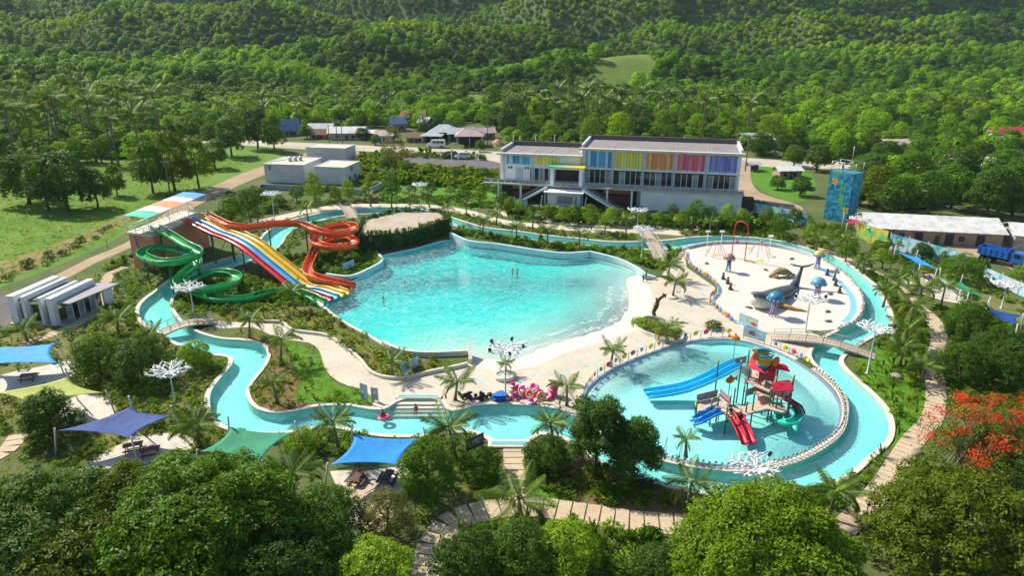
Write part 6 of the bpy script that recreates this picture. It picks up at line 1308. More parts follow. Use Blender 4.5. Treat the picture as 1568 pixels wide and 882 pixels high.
for k in range(36): t = r.uniform(.3, 1)*5; i = min(4, int(t)); f = t-i; p = [pts[i][j]+(pts[i+1][j]-pts[i][j])*f for j in range(3)]; m.ball((p[0]+r.uniform(-.3, .3), p[1]+r.uniform(-.3, .3), p[2]+r.uniform(-.2, .2)), (r.uniform(.1, .22),)*3, 6, 4)
m.build('knots', M('driftwood_moss', (.12, .12, .03), .95, .5, 3), dw)['kind'] = 'stuff'
rk2 = M('boulder', (.30, .26, .20), .9, .3, 1.2, bump=.4, bscale=5)
for i, (u, v, s) in enumerate(((312,384,.0),(1380,530,1.0),(1372,578,.9),(1450,560,.8),(1403,695,.9))):
    if s: m = MB(); m.ball((0, 0, .2), (s, s*.6, s*.4), 9, 6); tag(m.build('boulder', rk2, None, G(u, v), i), ['', 'flat pale boulder below the right hand palms', 'long grey log like boulder on the grass beside the river', 'pale boulder under the dark trees by the walk', 'small square boulder beside the lower walk'][i], 'boulder', 'garden boulders')

# ------------------------------------------------------------------ people
def PERS(name, skin, top, low, z1, z2):
    m, n, l = _nt(name); o = n.new('ShaderNodeOutputMaterial'); b = n.new('ShaderNodeBsdfPrincipled'); b.inputs['Roughness'].default_value = .6; tc = n.new('ShaderNodeTexCoord'); s_ = n.new('ShaderNodeSeparateXYZ'); l.new(tc.outputs['Object'], s_.inputs[0])
    mr = n.new('ShaderNodeMath'); mr.operation = 'DIVIDE'; mr.inputs[1].default_value = 2.0; l.new(s_.outputs['Z'], mr.inputs[0]); r = n.new('ShaderNodeValToRGB'); r.color_ramp.interpolation = 'CONSTANT'; e = r.color_ramp.elements
    pts = [(0, skin), (z1[0]/2, low), (z1[1]/2, top), (z2/2, skin)]
    while len(e) < 4: e.new(.5)
    for i, (p, c) in enumerate(pts): e[i].position = p; e[i].color = (*c, 1)
    l.new(mr.outputs[0], r.inputs[0]); l.new(r.outputs[0], b.inputs['Base Color']); l.new(b.outputs[0], o.inputs[0]); return m
def person(label, loc, rz, pose='stand', top=(.1, .1, .3), low=(.05, .05, .08), skin=(.30, .16, .09)):
    root = thing('person', label, 'person', loc, rz, None)
    J = {'pel': (0, 0, .95), 'che': (0, 0, 1.3), 'nek': (0, 0, 1.48), 'hd0': (0, .02, 1.58), 'hd1': (0, .02, 1.72)}
    for s_, k in ((-1, 'l'), (1, 'r')): J.update({'sh'+k: (s_*.18, 0, 1.42), 'el'+k: (s_*.27, .02, 1.14), 'wr'+k: (s_*.29, .12, .9), 'ha'+k: (s_*.29, .16, .8), 'hi'+k: (s_*.1, 0, .92), 'kn'+k: (s_*.12, .03, .5), 'an'+k: (s_*.13, 0, .08), 'to'+k: (s_*.14, .18, .03)})
    if pose == 'sit':
        for s_, k in ((-1, 'l'), (1, 'r')): J.update({'kn'+k: (s_*.13, .42, .95), 'an'+k: (s_*.13, .48, .52), 'to'+k: (s_*.14, .64, .47), 'el'+k: (s_*.28, .08, 1.14), 'wr'+k: (s_*.2, .3, 1.05), 'ha'+k: (s_*.17, .38, 1.03)})
    if pose == 'slide':
        J.update({'che': (0, -.18, 1.25), 'nek': (0, -.24, 1.42), 'hd0': (0, -.22, 1.52), 'hd1': (0, -.2, 1.66)})
        for s_, k in ((-1, 'l'), (1, 'r')): J.update({'sh'+k: (s_*.18, -.22, 1.36), 'el'+k: (s_*.3, -.2, 1.1), 'wr'+k: (s_*.3, .02, .98), 'ha'+k: (s_*.29, .1, .98), 'kn'+k: (s_*.12, .42, 1.0), 'an'+k: (s_*.12, .8, .88), 'to'+k: (s_*.12, .88, .98)})
    if pose == 'swim':
        for s_, k in ((-1, 'l'), (1, 'r')): J.update({'el'+k: (s_*.4, .12, 1.3), 'wr'+k: (s_*.5, .35, 1.36), 'ha'+k: (s_*.5, .45, 1.38), 'kn'+k: (s_*.15, -.1, .5)})
    R = {'pel': .15, 'che': .155, 'nek': .06, 'hd0': .095, 'hd1': .105}; names = list(J); ed = [('pel', 'che'), ('che', 'nek'), ('nek', 'hd0'), ('hd0', 'hd1')]
    for k in 'lr': R.update({'sh'+k: .075, 'el'+k: .048, 'wr'+k: .035, 'ha'+k: .04, 'hi'+k: .1, 'kn'+k: .065, 'an'+k: .042, 'to'+k: .035}); ed += [('che', 'sh'+k), ('sh'+k, 'el'+k), ('el'+k, 'wr'+k), ('wr'+k, 'ha'+k), ('pel', 'hi'+k), ('hi'+k, 'kn'+k), ('kn'+k, 'an'+k), ('an'+k, 'to'+k)]
    me = bpy.data.meshes.new('body'); me.from_pydata([J[q] for q in names], [(names.index(a), names.index(b)) for a, b in ed], []); o = link('body', me, PERS('person_'+label[:12], skin, top, low, (.62, 1.02), 1.42), root)
    bm_ = bmesh.new(); bm_.from_mesh(me); lay = bm_.verts.layers.skin.verify(); bm_.verts.ensure_lookup_table()
    for i, q in enumerate(names): bm_.verts[i][lay].radius = (R[q], R[q]); bm_.verts[i][lay].use_root = (q == 'pel')
    bm_.to_mesh(me); bm_.free(); o.modifiers.new('skin', 'SKIN'); sb = o.modifiers.new('sub', 'SUBSURF'); sb.levels = 1; sb.render_levels = 1
    h0 = J['hd1']; m = MB(); m.ball((h0[0], h0[1]-.025, h0[2]+.02), (.118, .125, .115), 10, 7); m.build('hair', M('hair_black', (.012, .01, .009), .6, .2, 4), root)
    return root
def dz(p, z): return (p.x, p.y, z)
for (u, v, c, lab) in ((620,432,(.05,.05,.1),'lone swimmer in the middle of the wave pool'), (587,457,(.06,.05,.05),'swimmer nearest the slides in the wave pool'), (785,413,(.02,.02,.03),'left swimmer of the pair at the back of the wave pool'), (792,414,(.3,.04,.06),'right swimmer of the pair at the back of the wave pool')):
    person(lab, dz(G(u, v, WL), WL-1.47), rng.uniform(0, 6), 'swim', c)
person('person in dark clothes standing at the beach end of the pool wall', dz(G(985, 431), -.25), 2.0, 'stand', (.02, .02, .025), (.03, .03, .04)); person('person in black behind the first at the pool wall end', dz(G(989, 427), -.2), 1.0, 'stand', (.03, .03, .03), (.02, .02, .02))
person('person in pink top sitting on the river steps', dz(G(637, 628), -1.0), 3.1, 'sit', (.45, .08, .10), (.35, .08, .1)); person('person in dark shirt holding a pink ring in the river', dz(G(586, 634), -1.2), 3.0, 'swim', (.03, .05, .04))
p = G(588, 640, -.25); o = thing('float_ring', 'pink white striped float ring in the river beside a person', 'swim ring', (p.x, p.y, -.15)); m = MB(); m.torus((0, 0, 0), .55, .2, 20, 8); m.build('tube', M('float_pink', (.70, .05, .14), .35, .1, 2), o); m = MB(); m.torus((0, 0, .012), .55, .2, 20, 8, (0, 0, 1)); m.v = [(x*1.0, y, z) for x, y, z in m.v]; q = MB(); q.torus((0, 0, .03), .72, .03, 20, 5); q.build('band', M('ring_stripe', (.75, .70, .66)), o)
person('person in black sliding at the top of the red slide', dz(G(1120, 634, 1.5), 1.55-.85), 3.5, 'slide', (.02, .02, .02)); person('person in dark clothes sliding down the red slide', dz(G(1130, 645, 1.1), 1.15-.85), 3.5, 'slide', (.04, .02, .02), (.2, .02, .02)); person('second person halfway on the red slide', dz(G(1135, 643, 1.1), 1.1-.85), 3.6, 'slide', (.02, .02, .03))
person('person in grey sitting at the top of the small blue slide', dz(G(1096, 630, 1.45), 1.45-.85), 2.2, 'slide', (.3, .3, .33), (.1, .1, .15)); person('child in dark clothes standing at the left end of the play deck', dz(G(1066, 628, .5), -.1), 2.5, 'stand', (.02, .02, .02)); person('child in red leaning by the teal spiral slide', dz(G(1221, 628, 1.2), .3), 2.5, 'stand', (.5, .02, .05), (.4, .02, .05))
person('person in dark shirt sitting at the reddish picnic table', dz(G(557, 736), -.45), 2.2, 'sit', (.05, .05, .06)); person('person in white shirt at the reddish picnic table', dz(G(551, 730), -.45), .5, 'sit', (.55, .55, .55))
# ------------------------------------------------------------------ vegetation
def leaf_cloud(r, lobes, n, size, clump=0.5, per=10, shell=0.3, up=0.35, asp=0.5, droop=0.0, zmin=-0.55, nr=0.5):
    lobes = np.asarray(lobes, float); k = len(lobes); w = (lobes[:, 3]*lobes[:, 4]+lobes[:, 3]*lobes[:, 5]); w /= w.sum()
    nc = max(4, n//per); ci = r.choice(k, nc*2, p=w); d = r.normal(size=(nc*2, 3)); d /= np.linalg.norm(d, axis=1)[:, None]
    ok = d[:, 2] > zmin; ci, d = ci[ok], d[ok]; c = lobes[ci, :3]+d*lobes[ci, 3:]*(1-shell*r.random((len(ci), 1))**1.5)
    keep = np.ones(len(c), bool)
    for j in range(k):
        q = np.linalg.norm((c-lobes[j, :3])/lobes[j, 3:], axis=1); keep &= ~((q < 0.72) & (ci != j))
    c, d, = c[keep][:nc], d[keep][:nc]; m = len(c); idx = r.integers(0, m, n)
    p = c[idx]+r.normal(size=(n, 3))*clump*np.array([1, 1, 0.6]); nn = d[idx]+r.normal(size=(n, 3))*nr+np.array([0, 0, up]); nn /= np.linalg.norm(nn, axis=1)[:, None]
    t = np.cross(nn, r.normal(size=(n, 3))); t[:, 2] -= droop; t -= nn*np.sum(t*nn, axis=1)[:, None]; t /= np.linalg.norm(t, axis=1)[:, None]+1e-9; b = np.cross(nn, t)
    s = size*r.uniform(0.65, 1.3, (n, 1)); a = t*s*0.5; bb = b*s*0.5*asp; f = nn*s*0.12
    V = np.stack([p-a, p+bb-f, p+a, p-bb-f], 1).reshape(-1, 3); F = np.arange(4*n).reshape(-1, 4); return V, F
def merge(parts):
    V = []; F = []; b = 0
    for v, f in parts: V.append(v); F.append(f+b); b += len(v)
    return np.vstack(V), np.vstack(F)
def lobes_for(r, R, H, nl=16, base=0.35):
    L = [(0, 0, H*0.62, R*0.72, R*0.72, H*0.34)]
    for i in range(nl):
        a = 2.4*i+r.uniform(-.4, .4); q = R*r.uniform(.35, .75); rr = R*r.uniform(.20, .36); z = H*(base+.1+r.uniform(.1, .45)*(1.25-q/R))
        L.append((q*math.cos(a), q*math.sin(a), z, rr, rr, rr*r.uniform(.7, .95)))
    for i in range(3): a = r.uniform(0, 6.28); L.append((R*.25*math.cos(a), R*.25*math.sin(a), H*r.uniform(.78, .86), R*.35, R*.35, H*.14))
    return L
bark_m = M('bark', (0.13, 0.095, 0.065), 0.95, 0.35, 3.0, bump=0.4, bscale=8)
def trunk_mb(r, H, R, rad, nb=6, bare=0.4):
    m = MB(); h1 = H*bare; m.tube([(0, 0, -0.1), (r.normal()*.05*H*.3, 0, h1*.5), (r.normal()*.1, r.normal()*.1, h1), (0, 0, H*.72)], [rad*1.25, rad, rad*.85, rad*.3], 8)
    for i in range(nb):
        a = 2*math.pi*i/nb+r.uniform(-.3, .3); z = h1*r.uniform(.75, 1.1); m.tube([(0, 0, z), (R*.25*math.cos(a), R*.25*math.sin(a), z+H*.12), (R*.62*math.cos(a), R*.62*math.sin(a), z+H*r.uniform(.2, .34))], [rad*.5, rad*.35, rad*.12], 6)
    return m
LM = {'mid': LEAF('leaf_mid', (0.029, 0.081, 0.004), (0.138, 0.284, 0.013)), 'lime': LEAF('leaf_lime', (0.054, 0.121, 0.005), (0.234, 0.356, 0.013)), 'olive': LEAF('leaf_olive', (0.056, 0.095, 0.005), (0.190, 0.248, 0.012)), 'dark': LEAF('leaf_dark', (0.024, 0.068, 0.008), (0.112, 0.228, 0.018)), 'grey': LEAF('leaf_grey', (0.084, 0.098, 0.018), (0.241, 0.239, 0.046)), 'yellow': LEAF('leaf_yellow', (0.152, 0.175, 0.006), (0.518, 0.431, 0.018)), 'palm': LEAF('leaf_palm', (0.045, 0.111, 0.008), (0.232, 0.352, 0.022), 0.35, 0.6, 0.5), 'palmold': LEAF('leaf_palm_old', (0.11, 0.13, 0.02), (0.33, 0.30, 0.06), 0.35), 'bamboo': LEAF('leaf_bamboo', (0.085, 0.190, 0.012), (0.340, 0.532, 0.031), 0.3, 0.011, 0.05, 1.35), 'red': LEAF('flame_flower', (0.45, 0.03, 0.012), (0.75, 0.09, 0.02), 0.3), 'bush': LEAF('leaf_bush', (0.072, 0.167, 0.010), (0.328, 0.511, 0.027)), 'grass': LEAF('leaf_grass', (0.133, 0.216, 0.010), (0.425, 0.531, 0.030), 0.35), 'fargreen': LEAF('leaf_far', (0.073, 0.175, 0.012), (0.310, 0.539, 0.030), 0.38, 0.011, 0.05, 1.35), 'farlight': LEAF('leaf_far_light', (0.110, 0.243, 0.012), (0.400, 0.594, 0.031), 0.38, 0.011, 0.05, 1.35), 'fardark': LEAF('leaf_far_dark', (0.029, 0.078, 0.009), (0.142, 0.283, 0.021), 0.38, 0.011, 0.05, 1.35), 'farbrown': LEAF('leaf_far_brown', (0.093, 0.155, 0.013), (0.241, 0.366, 0.032), 0.38, 0.011, 0.05, 1.35)}
_tree_cache = {}
def tree_proto(key, R, H, mat, n, leaf, seed, base=.22, bare=.3):
    if key in _tree_cache: return _tree_cache[key]
    r = np.random.default_rng(seed); V, F = leaf_cloud(r, lobes_for(r, R, H, 18, base), n, leaf, clump=leaf*.5, per=5, shell=.3, up=.35, nr=.5)
    cm = np_mesh('crown', V, F); cm.materials.append(LM[mat]); tm = trunk_mb(r, H, R, max(.12, R*.055), bare=bare).mesh('trunk'); tm.materials.append(bark_m); _tree_cache[key] = (tm, cm); return _tree_cache[key]
TREES = []
def put_tree(tm, cm, loc, rz, s, desc, cat='tree', name='tree', group=None, label=None):
    root = thing(name, label, cat, loc, rz, group, s); link('trunk', tm, None, root); link('crown', cm, None, root)
    if label is None: TREES.append((root, desc))
    return root
# -- foreground trees: own crowns
def own_tree(label, top, H, R, mat, n, leaf, seed, dy=0.0, name='tree'):
    p = G(top[0], top[1], H); r = np.random.default_rng(seed)
    lob = [(0, 0, H*.55, R*.70, R*.70, H*.33)]; nl = int(26+R*7); g = r.uniform(0, 6.28)
    for i in range(nl):      # boughs spread over an uneven dome
        q = math.sqrt((i+.5)/nl); a = i*2.39996+g+r.normal()*.15; rr = (R*.10+.45)*r.uniform(.7, 1.35); dm = 1+.13*math.sin(3*a+g)+.09*math.sin(5*a+2*g)+r.normal()*.08
        x, y = R*.93*q*dm*math.cos(a), R*.93*q*dm*math.sin(a); z = H*(.30+.62*math.sqrt(max(0, 1-(q*.97)**2)))*r.uniform(.80, 1.08)-rr*.55; lob.append((x, y, z, rr, rr, rr*r.uniform(.6, .85)))
        if q > .75: lob.append((x*.97, y*.97, z-H*r.uniform(.12, .28), rr*.9, rr*.9, rr*.7))
    V, F = leaf_cloud(r, lob, int(n*1.15), leaf*.82, clump=leaf*.45, per=5, shell=.25, up=.55, asp=.42, nr=.55); cm = np_mesh('crown', V, F); cm.materials.append(LM[mat]); tm = trunk_mb(r, H, R, R*.05, 8).mesh('trunk'); tm.materials.append(bark_m)
    return put_tree(tm, cm, (p.x, p.y-R*.12+dy, 0), 0, 1, None, name=name, label=label)
own_tree('huge rounded bright green tree in front of the green sail', (305,700), 10.0, 7.9, 'mid', 42000, .46, 11)
own_tree('olive green tree left of the huge rounded tree', (185,712), 8.2, 5.0, 'olive', 20000, .40, 12)
own_tree('dark green tree in the bottom left corner', (60,722), 9.0, 6.5, 'dark', 24000, .42, 13)
own_tree('olive green lower tree at the bottom left edge of the huge tree', (110,800), 7.5, 5.0, 'olive', 16000, .40, 14)
own_tree('big lime green rounded tree in front of the kiddie pool', (1188,748), 9.5, 6.8, 'lime', 36000, .44, 15)
own_tree('big olive green tree in the bottom right corner', (1485,722), 9.0, 7.4, 'olive', 36000, .44, 16)
own_tree('dark slim tree between the huge tree and the picnic terrace', (490,742), 6.2, 3.2, 'dark', 11000, .30, 17)
own_tree('dark upright tree covering the corner of the bright blue sail', (652,668), 6.6, 2.7, 'mid', 11000, .28, 18)
own_tree('small grey green tree in front of the picnic tables', (592,748), 4.6, 2.2, 'grey', 8000, .22, 19)
own_tree('dark tree at the lower right shoulder of the huge tree', (425,812), 6.0, 3.8, 'dark', 14000, .34, 20)
own_tree('dark bushy tree beside the lower slab walk', (715,812), 4.6, 2.6, 'dark', 9000, .28, 21)
own_tree('dark green bush tree below the slab walk in the middle', (800,800), 4.6, 2.8, 'dark', 9000, .28, 22)
own_tree('fresh green bush tree at the bottom edge below the slab walk', (868,800), 4.2, 2.6, 'bush', 9000, .28, 23)
own_tree('fresh green bush tree at the very bottom left of the slab walk', (570,830), 4.0, 2.8, 'bush', 9000, .28, 24)
own_tree('tall dark leafy tree overlapping the left side of the kiddie pool', (918,598), 9.4, 2.9, 'dark', 17000, .34, 25)
own_tree('second dark leafy tree leaning over the kiddie pool edge', (975,635), 7.2, 2.5, 'dark', 13000, .32, 26)
own_tree('low dark leafy tree beside the foot bath', (838,664), 4.4, 2.0, 'dark', 8000, .26, 27)
own_tree('round shrub tree between the sail and the foot bath steps', (738,686), 3.4, 1.8, 'mid', 6000, .24, 28)
own_tree('dark tree in front of the lime sail', (65,594), 6.0, 2.7, 'dark', 11000, .28, 29)
own_tree('dark tree between the azure sail and the river', (143,508), 6.2, 3.1, 'mid', 11000, .28, 30)
own_tree('fuller dark tree above the navy sail', (208,512), 6.6, 3.2, 'dark', 12000, .28, 31)
own_tree('small green tree beside the branch lamp at the river bend', (292,520), 4.2, 2.0, 'bush', 7000, .24, 32)
own_tree('dark tree left of the right navy sail', (1492,458), 6.0, 3.2, 'mid', 12000, .28, 33); own_tree('dark tree in front of the right navy sail', (1535,500), 6.0, 3.6, 'dark', 13000, .28, 34); own_tree('dark tree beside the upper slab walk', (1478,522), 5.4, 3.0, 'mid', 11000, .28, 35); own_tree('dark tree at the right edge above the flame tree', (1562,520), 6.0, 3.6, 'dark', 11000, .3, 36); own_tree('round green tree beside the printed fence', (1478,384), 6.0, 3.2, 'mid', 10000, .28, 37)
own_tree('light green shrub tree in front of the emerald sail', (462,652), 3.0, 1.7, 'bush', 5000, .22, 38); own_tree('dark undergrowth tree in the bottom left foreground', (20,850), 6.0, 5.0, 'dark', 14000, .36, 39); own_tree('dark low tree between slab walk and lime tree', (1010,838), 3.0, 2.0, 'dark', 5000, .25, 40)
own_tree('dark shadowed tree at the bottom right edge', (1560,640), 6.5, 4.5, 'dark', 12000, .32, 41)
# flame tree
ft = G(1492, 592, 8.6); fr_ = np.random.default_rng(50); root = thing('flame_tree', 'sparse branching flame tree with vivid red blossoms at the right edge', 'tree', (ft.x, ft.y-2.2, 0))
lob = [(.8, .6, 6.9, 3.6, 3.0, 1.2), (4.2, .8, 6.7, 3.2, 2.8, 1.3), (-3.4, -.2, 5.9, 2.4, 2.2, 1.1), (2.0, -2.6, 5.2, 3.0, 2.0, 1.1), (6.0, -1.6, 5.8, 2.5, 2.4, 1.2), (-1.0, -3.4, 4.2, 2.4, 1.8, 1.0), (-5.0, -1.0, 4.6, 1.6, 1.6, .9)]
V, F = leaf_cloud(fr_, lob, 3600, .24, .32, 22, .35, .5); cm = np_mesh('blossoms', V, F); link('blossoms', cm, LM['red'], root)
V, F = leaf_cloud(fr_, [(a, b-.4, c-1.1, d, e, f*1.2) for a, b, c, d, e, f in lob], 6500, .24, .45, 8, .6, .4); cm = np_mesh('crown', V, F); link('crown', cm, LM['olive'], root)
m = MB()
for i in range(44):
    a = fr_.uniform(0, 6.28); q = fr_.uniform(1.5, 6); m.tube([(fr_.normal()*.5-1, fr_.normal()*.5, 0), (q*.25*math.cos(a)-.4, q*.25*math.sin(a), 2.3), (q*.6*math.cos(a)+.5, q*.45*math.sin(a), 4.4), (q*math.cos(a)+1, q*.6*math.sin(a), 6.4)], [.12, .085, .055, .02], 6)
m.build('trunk', M('bark_grey', (.27, .22, .17), .9, .3, 3), root)

# -- shared park trees (base pixel, top row, radius)
protos = [tree_proto(('park', i), 2.4, 5.0, ('bush', 'mid', 'lime', 'mid')[i], 2600, .26, 60+i) for i in range(4)]
big = [tree_proto(('big', i), 6.0, 11.0, ('dark', 'mid', 'olive', 'fardark', 'mid', 'lime')[i], 5600, .55, 70+i, base=.08) for i in range(6)]
for i, (u, v, vt, R, k) in enumerate([(905,352,312,2.2,0),(622,264,244,2.4,1),(655,270,248,2.6,0),(700,274,254,2.2,1),(742,276,256,2.4,3),(590,258,236,2.6,1),(570,282,262,2.2,0),(470,296,276,2.0,1),(505,300,280,2.0,3),(880,344,318,1.9,1),(935,346,316,1.9,0),(1085,350,314,2.2,3),(1135,352,318,2.0,0),(985,338,318,1.7,0),(795,332,306,1.8,0),(770,320,292,2.2,1),(840,338,316,1.6,2),(1065,350,304,2.7,1),(1110,352,311,2.2,0),(1190,368,324,2.4,1),(1170,352,318,2.2,2),(862,345,316,1.8,0),(780,330,300,2.0,2),(485,320,262,2.8,0),(535,316,273,2.3,0),(600,318,264,3.2,1),(400,322,286,2.2,3),(355,348,300,3.5,1),(383,338,288,3.2,3),(710,312,281,2.4,1),(735,308,284,2.2,0),(455,312,282,2.2,1),(660,300,278,2.0,3),(1045,352,322,1.8,2),(1240,372,342,2.0,0),(1295,402,372,2.2,3),(1350,412,380,2.2,0),(1030,330,312,1.6,1),(1010,345,322,1.5,0),(1215,345,318,2.2,3),(690,300,284,1.8,0),(630,300,282,2.0,1),(760,302,282,2.4,1),(560,308,285,1.9,1),(515,312,284,1.8,2),(430,318,296,1.7,1),(950,345,318,1.6,3),(815,338,312,1.6,1),(1390,440,405,2.0,1),(1560,440,405,2.4,0),(1480,470,440,1.9,0)]):
    b = G(u, v); h = HZ(vt, b.y); tm, cm = protos[k]; put_tree(tm, cm, b, rng.uniform(0, 6), (R/2.4, R/2.4, h/5.0), 'young garden tree', group='young trees planted in the park')
for i, (u, v, vt, R, k) in enumerate([(470,212,190,4,1),(555,214,195,3.6,0),(600,216,192,3.5,3),(650,210,186,4,0),(690,206,182,4.5,1),(575,222,205,2.5,1),(735,232,214,2.6,0),(1345,392,368,2.2,1),(1410,398,372,2.4,0),(1450,404,380,2.2,1),(1500,420,398,2.0,0),(105,322,232,8.0,0),(45,312,232,8.0,3),(75,322,245,6.0,0),(150,318,256,4.5,0),(180,300,250,3.2,1),(235,296,214,5.2,1),(268,292,196,6.0,2),(305,288,205,4.8,5),(20,276,232,6,3),(75,268,225,6,0),(330,258,212,5,1),(355,240,180,6,0),(395,228,165,6.5,0),(420,232,172,5,3),(1420,330,262,5.5,0),(1455,320,250,6,1),(1510,332,255,6.5,0),(1550,330,250,6.5,3),(1370,330,270,5,0),(1340,318,250,5.5,2),(1330,290,235,6,0),(1390,290,228,6.5,3),(1460,285,225,7,0),(1530,280,228,7,1),(1250,262,222,5,0),(1290,262,205,6,1),(1200,240,205,5.5,0),(1160,238,200,5,3),(1215,255,222,4.5,1),(785,205,148,8,0),(760,200,160,6,3),(1225,300,272,3.5,0),(1190,290,268,2.8,1),(1560,300,240,7,0),(1350,258,215,6,0)]):
    b = G(u, v); h = HZ(vt, b.y); tm, cm = big[k]; put_tree(tm, cm, b, rng.uniform(0, 6), (R/6.0, R/6.0, h/11.0), 'big leafy tree', group='big trees round the park')
b = G(606, 276); h = HZ(192, b.y); sm = tree_proto(('sparse', 0), 4.5, 11.0, 'grey', 2600, .34, 90, bare=.25); put_tree(*sm, b, 0, (1, 1, h/11.0), None, label='sparse grey green tree standing before the village', name='tree')
for i, (u, v, R) in enumerate(((1092,503,1.3),(990,503,1.6),(1015,508,1.5),(1033,512,1.2),(978,498,1.3))):
    V, F = leaf_cloud(np.random.default_rng(95+i), [(0, 0, R*.35, R, R, R*.6)], 1500, .2, .12, 8, .3, .5); me = np_mesh('leaves', V, F); o = thing('shrub', ['round clipped shrub alone on the deck between the pools', 'left shrub in the curved planter', 'middle shrub in the curved planter', 'right shrub in the curved planter', 'lowest shrub at the tip of the curved planter'][i], 'shrub', G(u, v)); link('leaves', me, LM['bush' if i else 'olive'], o); m = MB(); m.tube([(0, 0, 0), (0, 0, R*.4)], .08, 6); m.build('stem', bark_m, o)

# -- palms
def frond_mesh(seed, droop, L=1.0, n=24, mat='palm', lift=.55):
    r = np.random.default_rng(seed); t = np.linspace(0, 1, 14); x = L*(t*math.cos(lift)+.0*t); z = L*(math.sin(lift)*t-droop*t**2.2); x = L*np.cumsum(np.r_[0, np.diff(t)*np.cos(lift-2.0*droop*t[1:])]); z = L*np.cumsum(np.r_[0, np.diff(t)*np.sin(lift-2.0*droop*t[1:])])
    m = MB(); m.tube(list(zip(x, np.zeros_like(x), z)), list(np.linspace(.014, .003, 14)*L), 4)
    for i in range(n):
        s = .14+.85*i/(n-1); px_, pz_ = np.interp(s, t, x), np.interp(s, t, z); ll = L*.30*math.sin(math.pi*min(1, s*.82+.14))**.7
        for sd in (-1, 1):
            d = nrm(np.array([.75, sd*1.0, -.28-.3*droop+r.normal()*.08])); w = np.array([.035*L, 0, .01*L]); p = np.array([px_, 0, pz_]); e = p+d*ll-np.array([0, 0, ll*.22]); q = p+d*ll*.5
            m.add([p, q+w*.5, e, q-w*.5], [(0, 1, 2, 3)])
    me = m.mesh('frond'); me.materials.append(LM[mat]); return me
FR = [frond_mesh(1, .25, lift=1.05), frond_mesh(2, .5, lift=.8), frond_mesh(3, .8, lift=.6), frond_mesh(4, 1.1, lift=.35, mat='palmold')]
ptr = M('palm_trunk', (.20, .155, .11), .95, .35, 4.0, bump=.3, bscale=12)
PALMS = []
def palm(px, vt, R, label=None, n=None, old=None, lean=None):
    n = n or int(rng.integers(13, 20)); old = int(rng.integers(1, 5)) if old is None else old; lean = rng.normal()*.35 if lean is None else lean
    b = G(*px); zc = max(.9, HZ(vt, b.y)); root = thing('coconut_palm', label, 'palm tree', b, 0, 'young coconut palms in the park')
    lx, ly = lean*zc*.3, rng.normal()*.04*zc; m = MB(); m.tube([(0, 0, -.05), (lx*.25, ly*.25, zc*.33), (lx*.6, ly*.6, zc*.66), (lx, ly, zc)], [.26, .17, .14, .13], 8); m.build('trunk', ptr, root)
    for k in range(n):
        q = k/(n-1); vi = 0 if q < .25 else 1 if q < .6 else 2
        if k >= n-old: vi = 3
        o = link('frond', FR[vi], None, root, (lx, ly, zc-.05*q)); o.rotation_euler = (0, rng.normal()*.08, k*2.39996+rng.normal()*.15); s_ = R*float(rng.uniform(.85, 1.15)); o.scale = (s_, s_, s_)
    if label is None: PALMS.append((root, 'young coconut palm'))
    return root
for a in [((697,613),585,2.9),((699,708),655,3.2),((519,692),645,2.8),((868,622),592,2.6),((935,562),535,2.3),((1030,455),430,2.9),((1022,428),405,2.8),((1020,526),503,2.6),((848,692),648,2.4),((1052,778),738,2.8),((1268,795),752,3.0),((800,802),765,3.8),((452,772),722,2.8),((305,684),648,3.0),((181,512),488,3.3),((42,522),505,3.0),((236,535),512,3.0),((382,517),490,2.6),((430,560),520,2.6),((425,618),585,2.3),((452,474),445,2.6),((600,578),553,2.4),((790,372),345,2.6),((738,364),337,2.4),((838,377),352,2.6),((887,385),358,2.4),((958,366),335,2.3),((472,338),318,2.6),((395,342),325,2.4),((568,316),298,2.2),((627,314),296,2.0),((658,318),298,2.1),((691,340),318,2.3),((714,332),312,2.0),((1392,505),468,3.2),((1386,535),505,3.4),((1352,470),445,2.6),((1378,560),530,2.8),((1408,470),440,2.8),((1372,448),425,2.4),((1100,352),335,2.2),((1085,360),340,2.2),((1140,352),333,2.2),((1250,385),362,2.4),((1320,420),398,2.3),((1365,395),375,2.2),((775,573),556,1.4),((1410,585),560,2.6),((1060,345),325,2.0),((925,360),340,2.2),((815,352),330,2.2),((760,345),325,2.0),((1440,470),440,2.2),((1295,385),365,2.0),((1090,800),770,2.0),((940,700),672,1.4),((1050,700),670,1.6)]: palm(*a)
tm_ = MB(); tm_.tube([(0, 0, 0), (.25, .1, 4), (.1, .3, 8), (.4, .3, 12)], [.28, .2, .17, .15], 7); tall_tr = tm_.mesh('trunk'); tall_tr.materials.append(ptr)
def tall_crown(seed):
    r = np.random.default_rng(seed); V = []; F = []; b = 0
    for k in range(22):
        me = FR[[0, 1, 2, 2, 3][k % 5]]; v = np.empty(len(me.vertices)*3, np.float32); me.vertices.foreach_get('co', v); v = v.reshape(-1, 3)*3.6*r.uniform(.85, 1.1); a = k*2.4+r.normal()*.1; c, s = math.cos(a), math.sin(a); v = np.c_[v[:, 0]*c-v[:, 1]*s+.4, v[:, 0]*s+v[:, 1]*c+.3, v[:, 2]+12]
        f = [tuple(p.vertices) for p in me.polygons if len(p.vertices) == 4]; V.append(v); F.append(np.array(f)+b); b += len(v)
    me = np_mesh('crown', np.vstack(V), np.vstack(F)); me.materials.append(LM['palm']); return me
tall_cr = [tall_crown(1), tall_crown(2), tall_crown(3)]
def scatter(poly, n, mind, tries=40):
    P_ = np.array(poly); out = []
    for _ in range(n*tries):
        p = rng.uniform(P_.min(0), P_.max(0))
        if inside(poly, p[None])[0] and all((p[0]-q[0])**2+(p[1]-q[1])**2 > mind*mind for q in out): out.append(p)
        if len(out) >= n: break
    return out
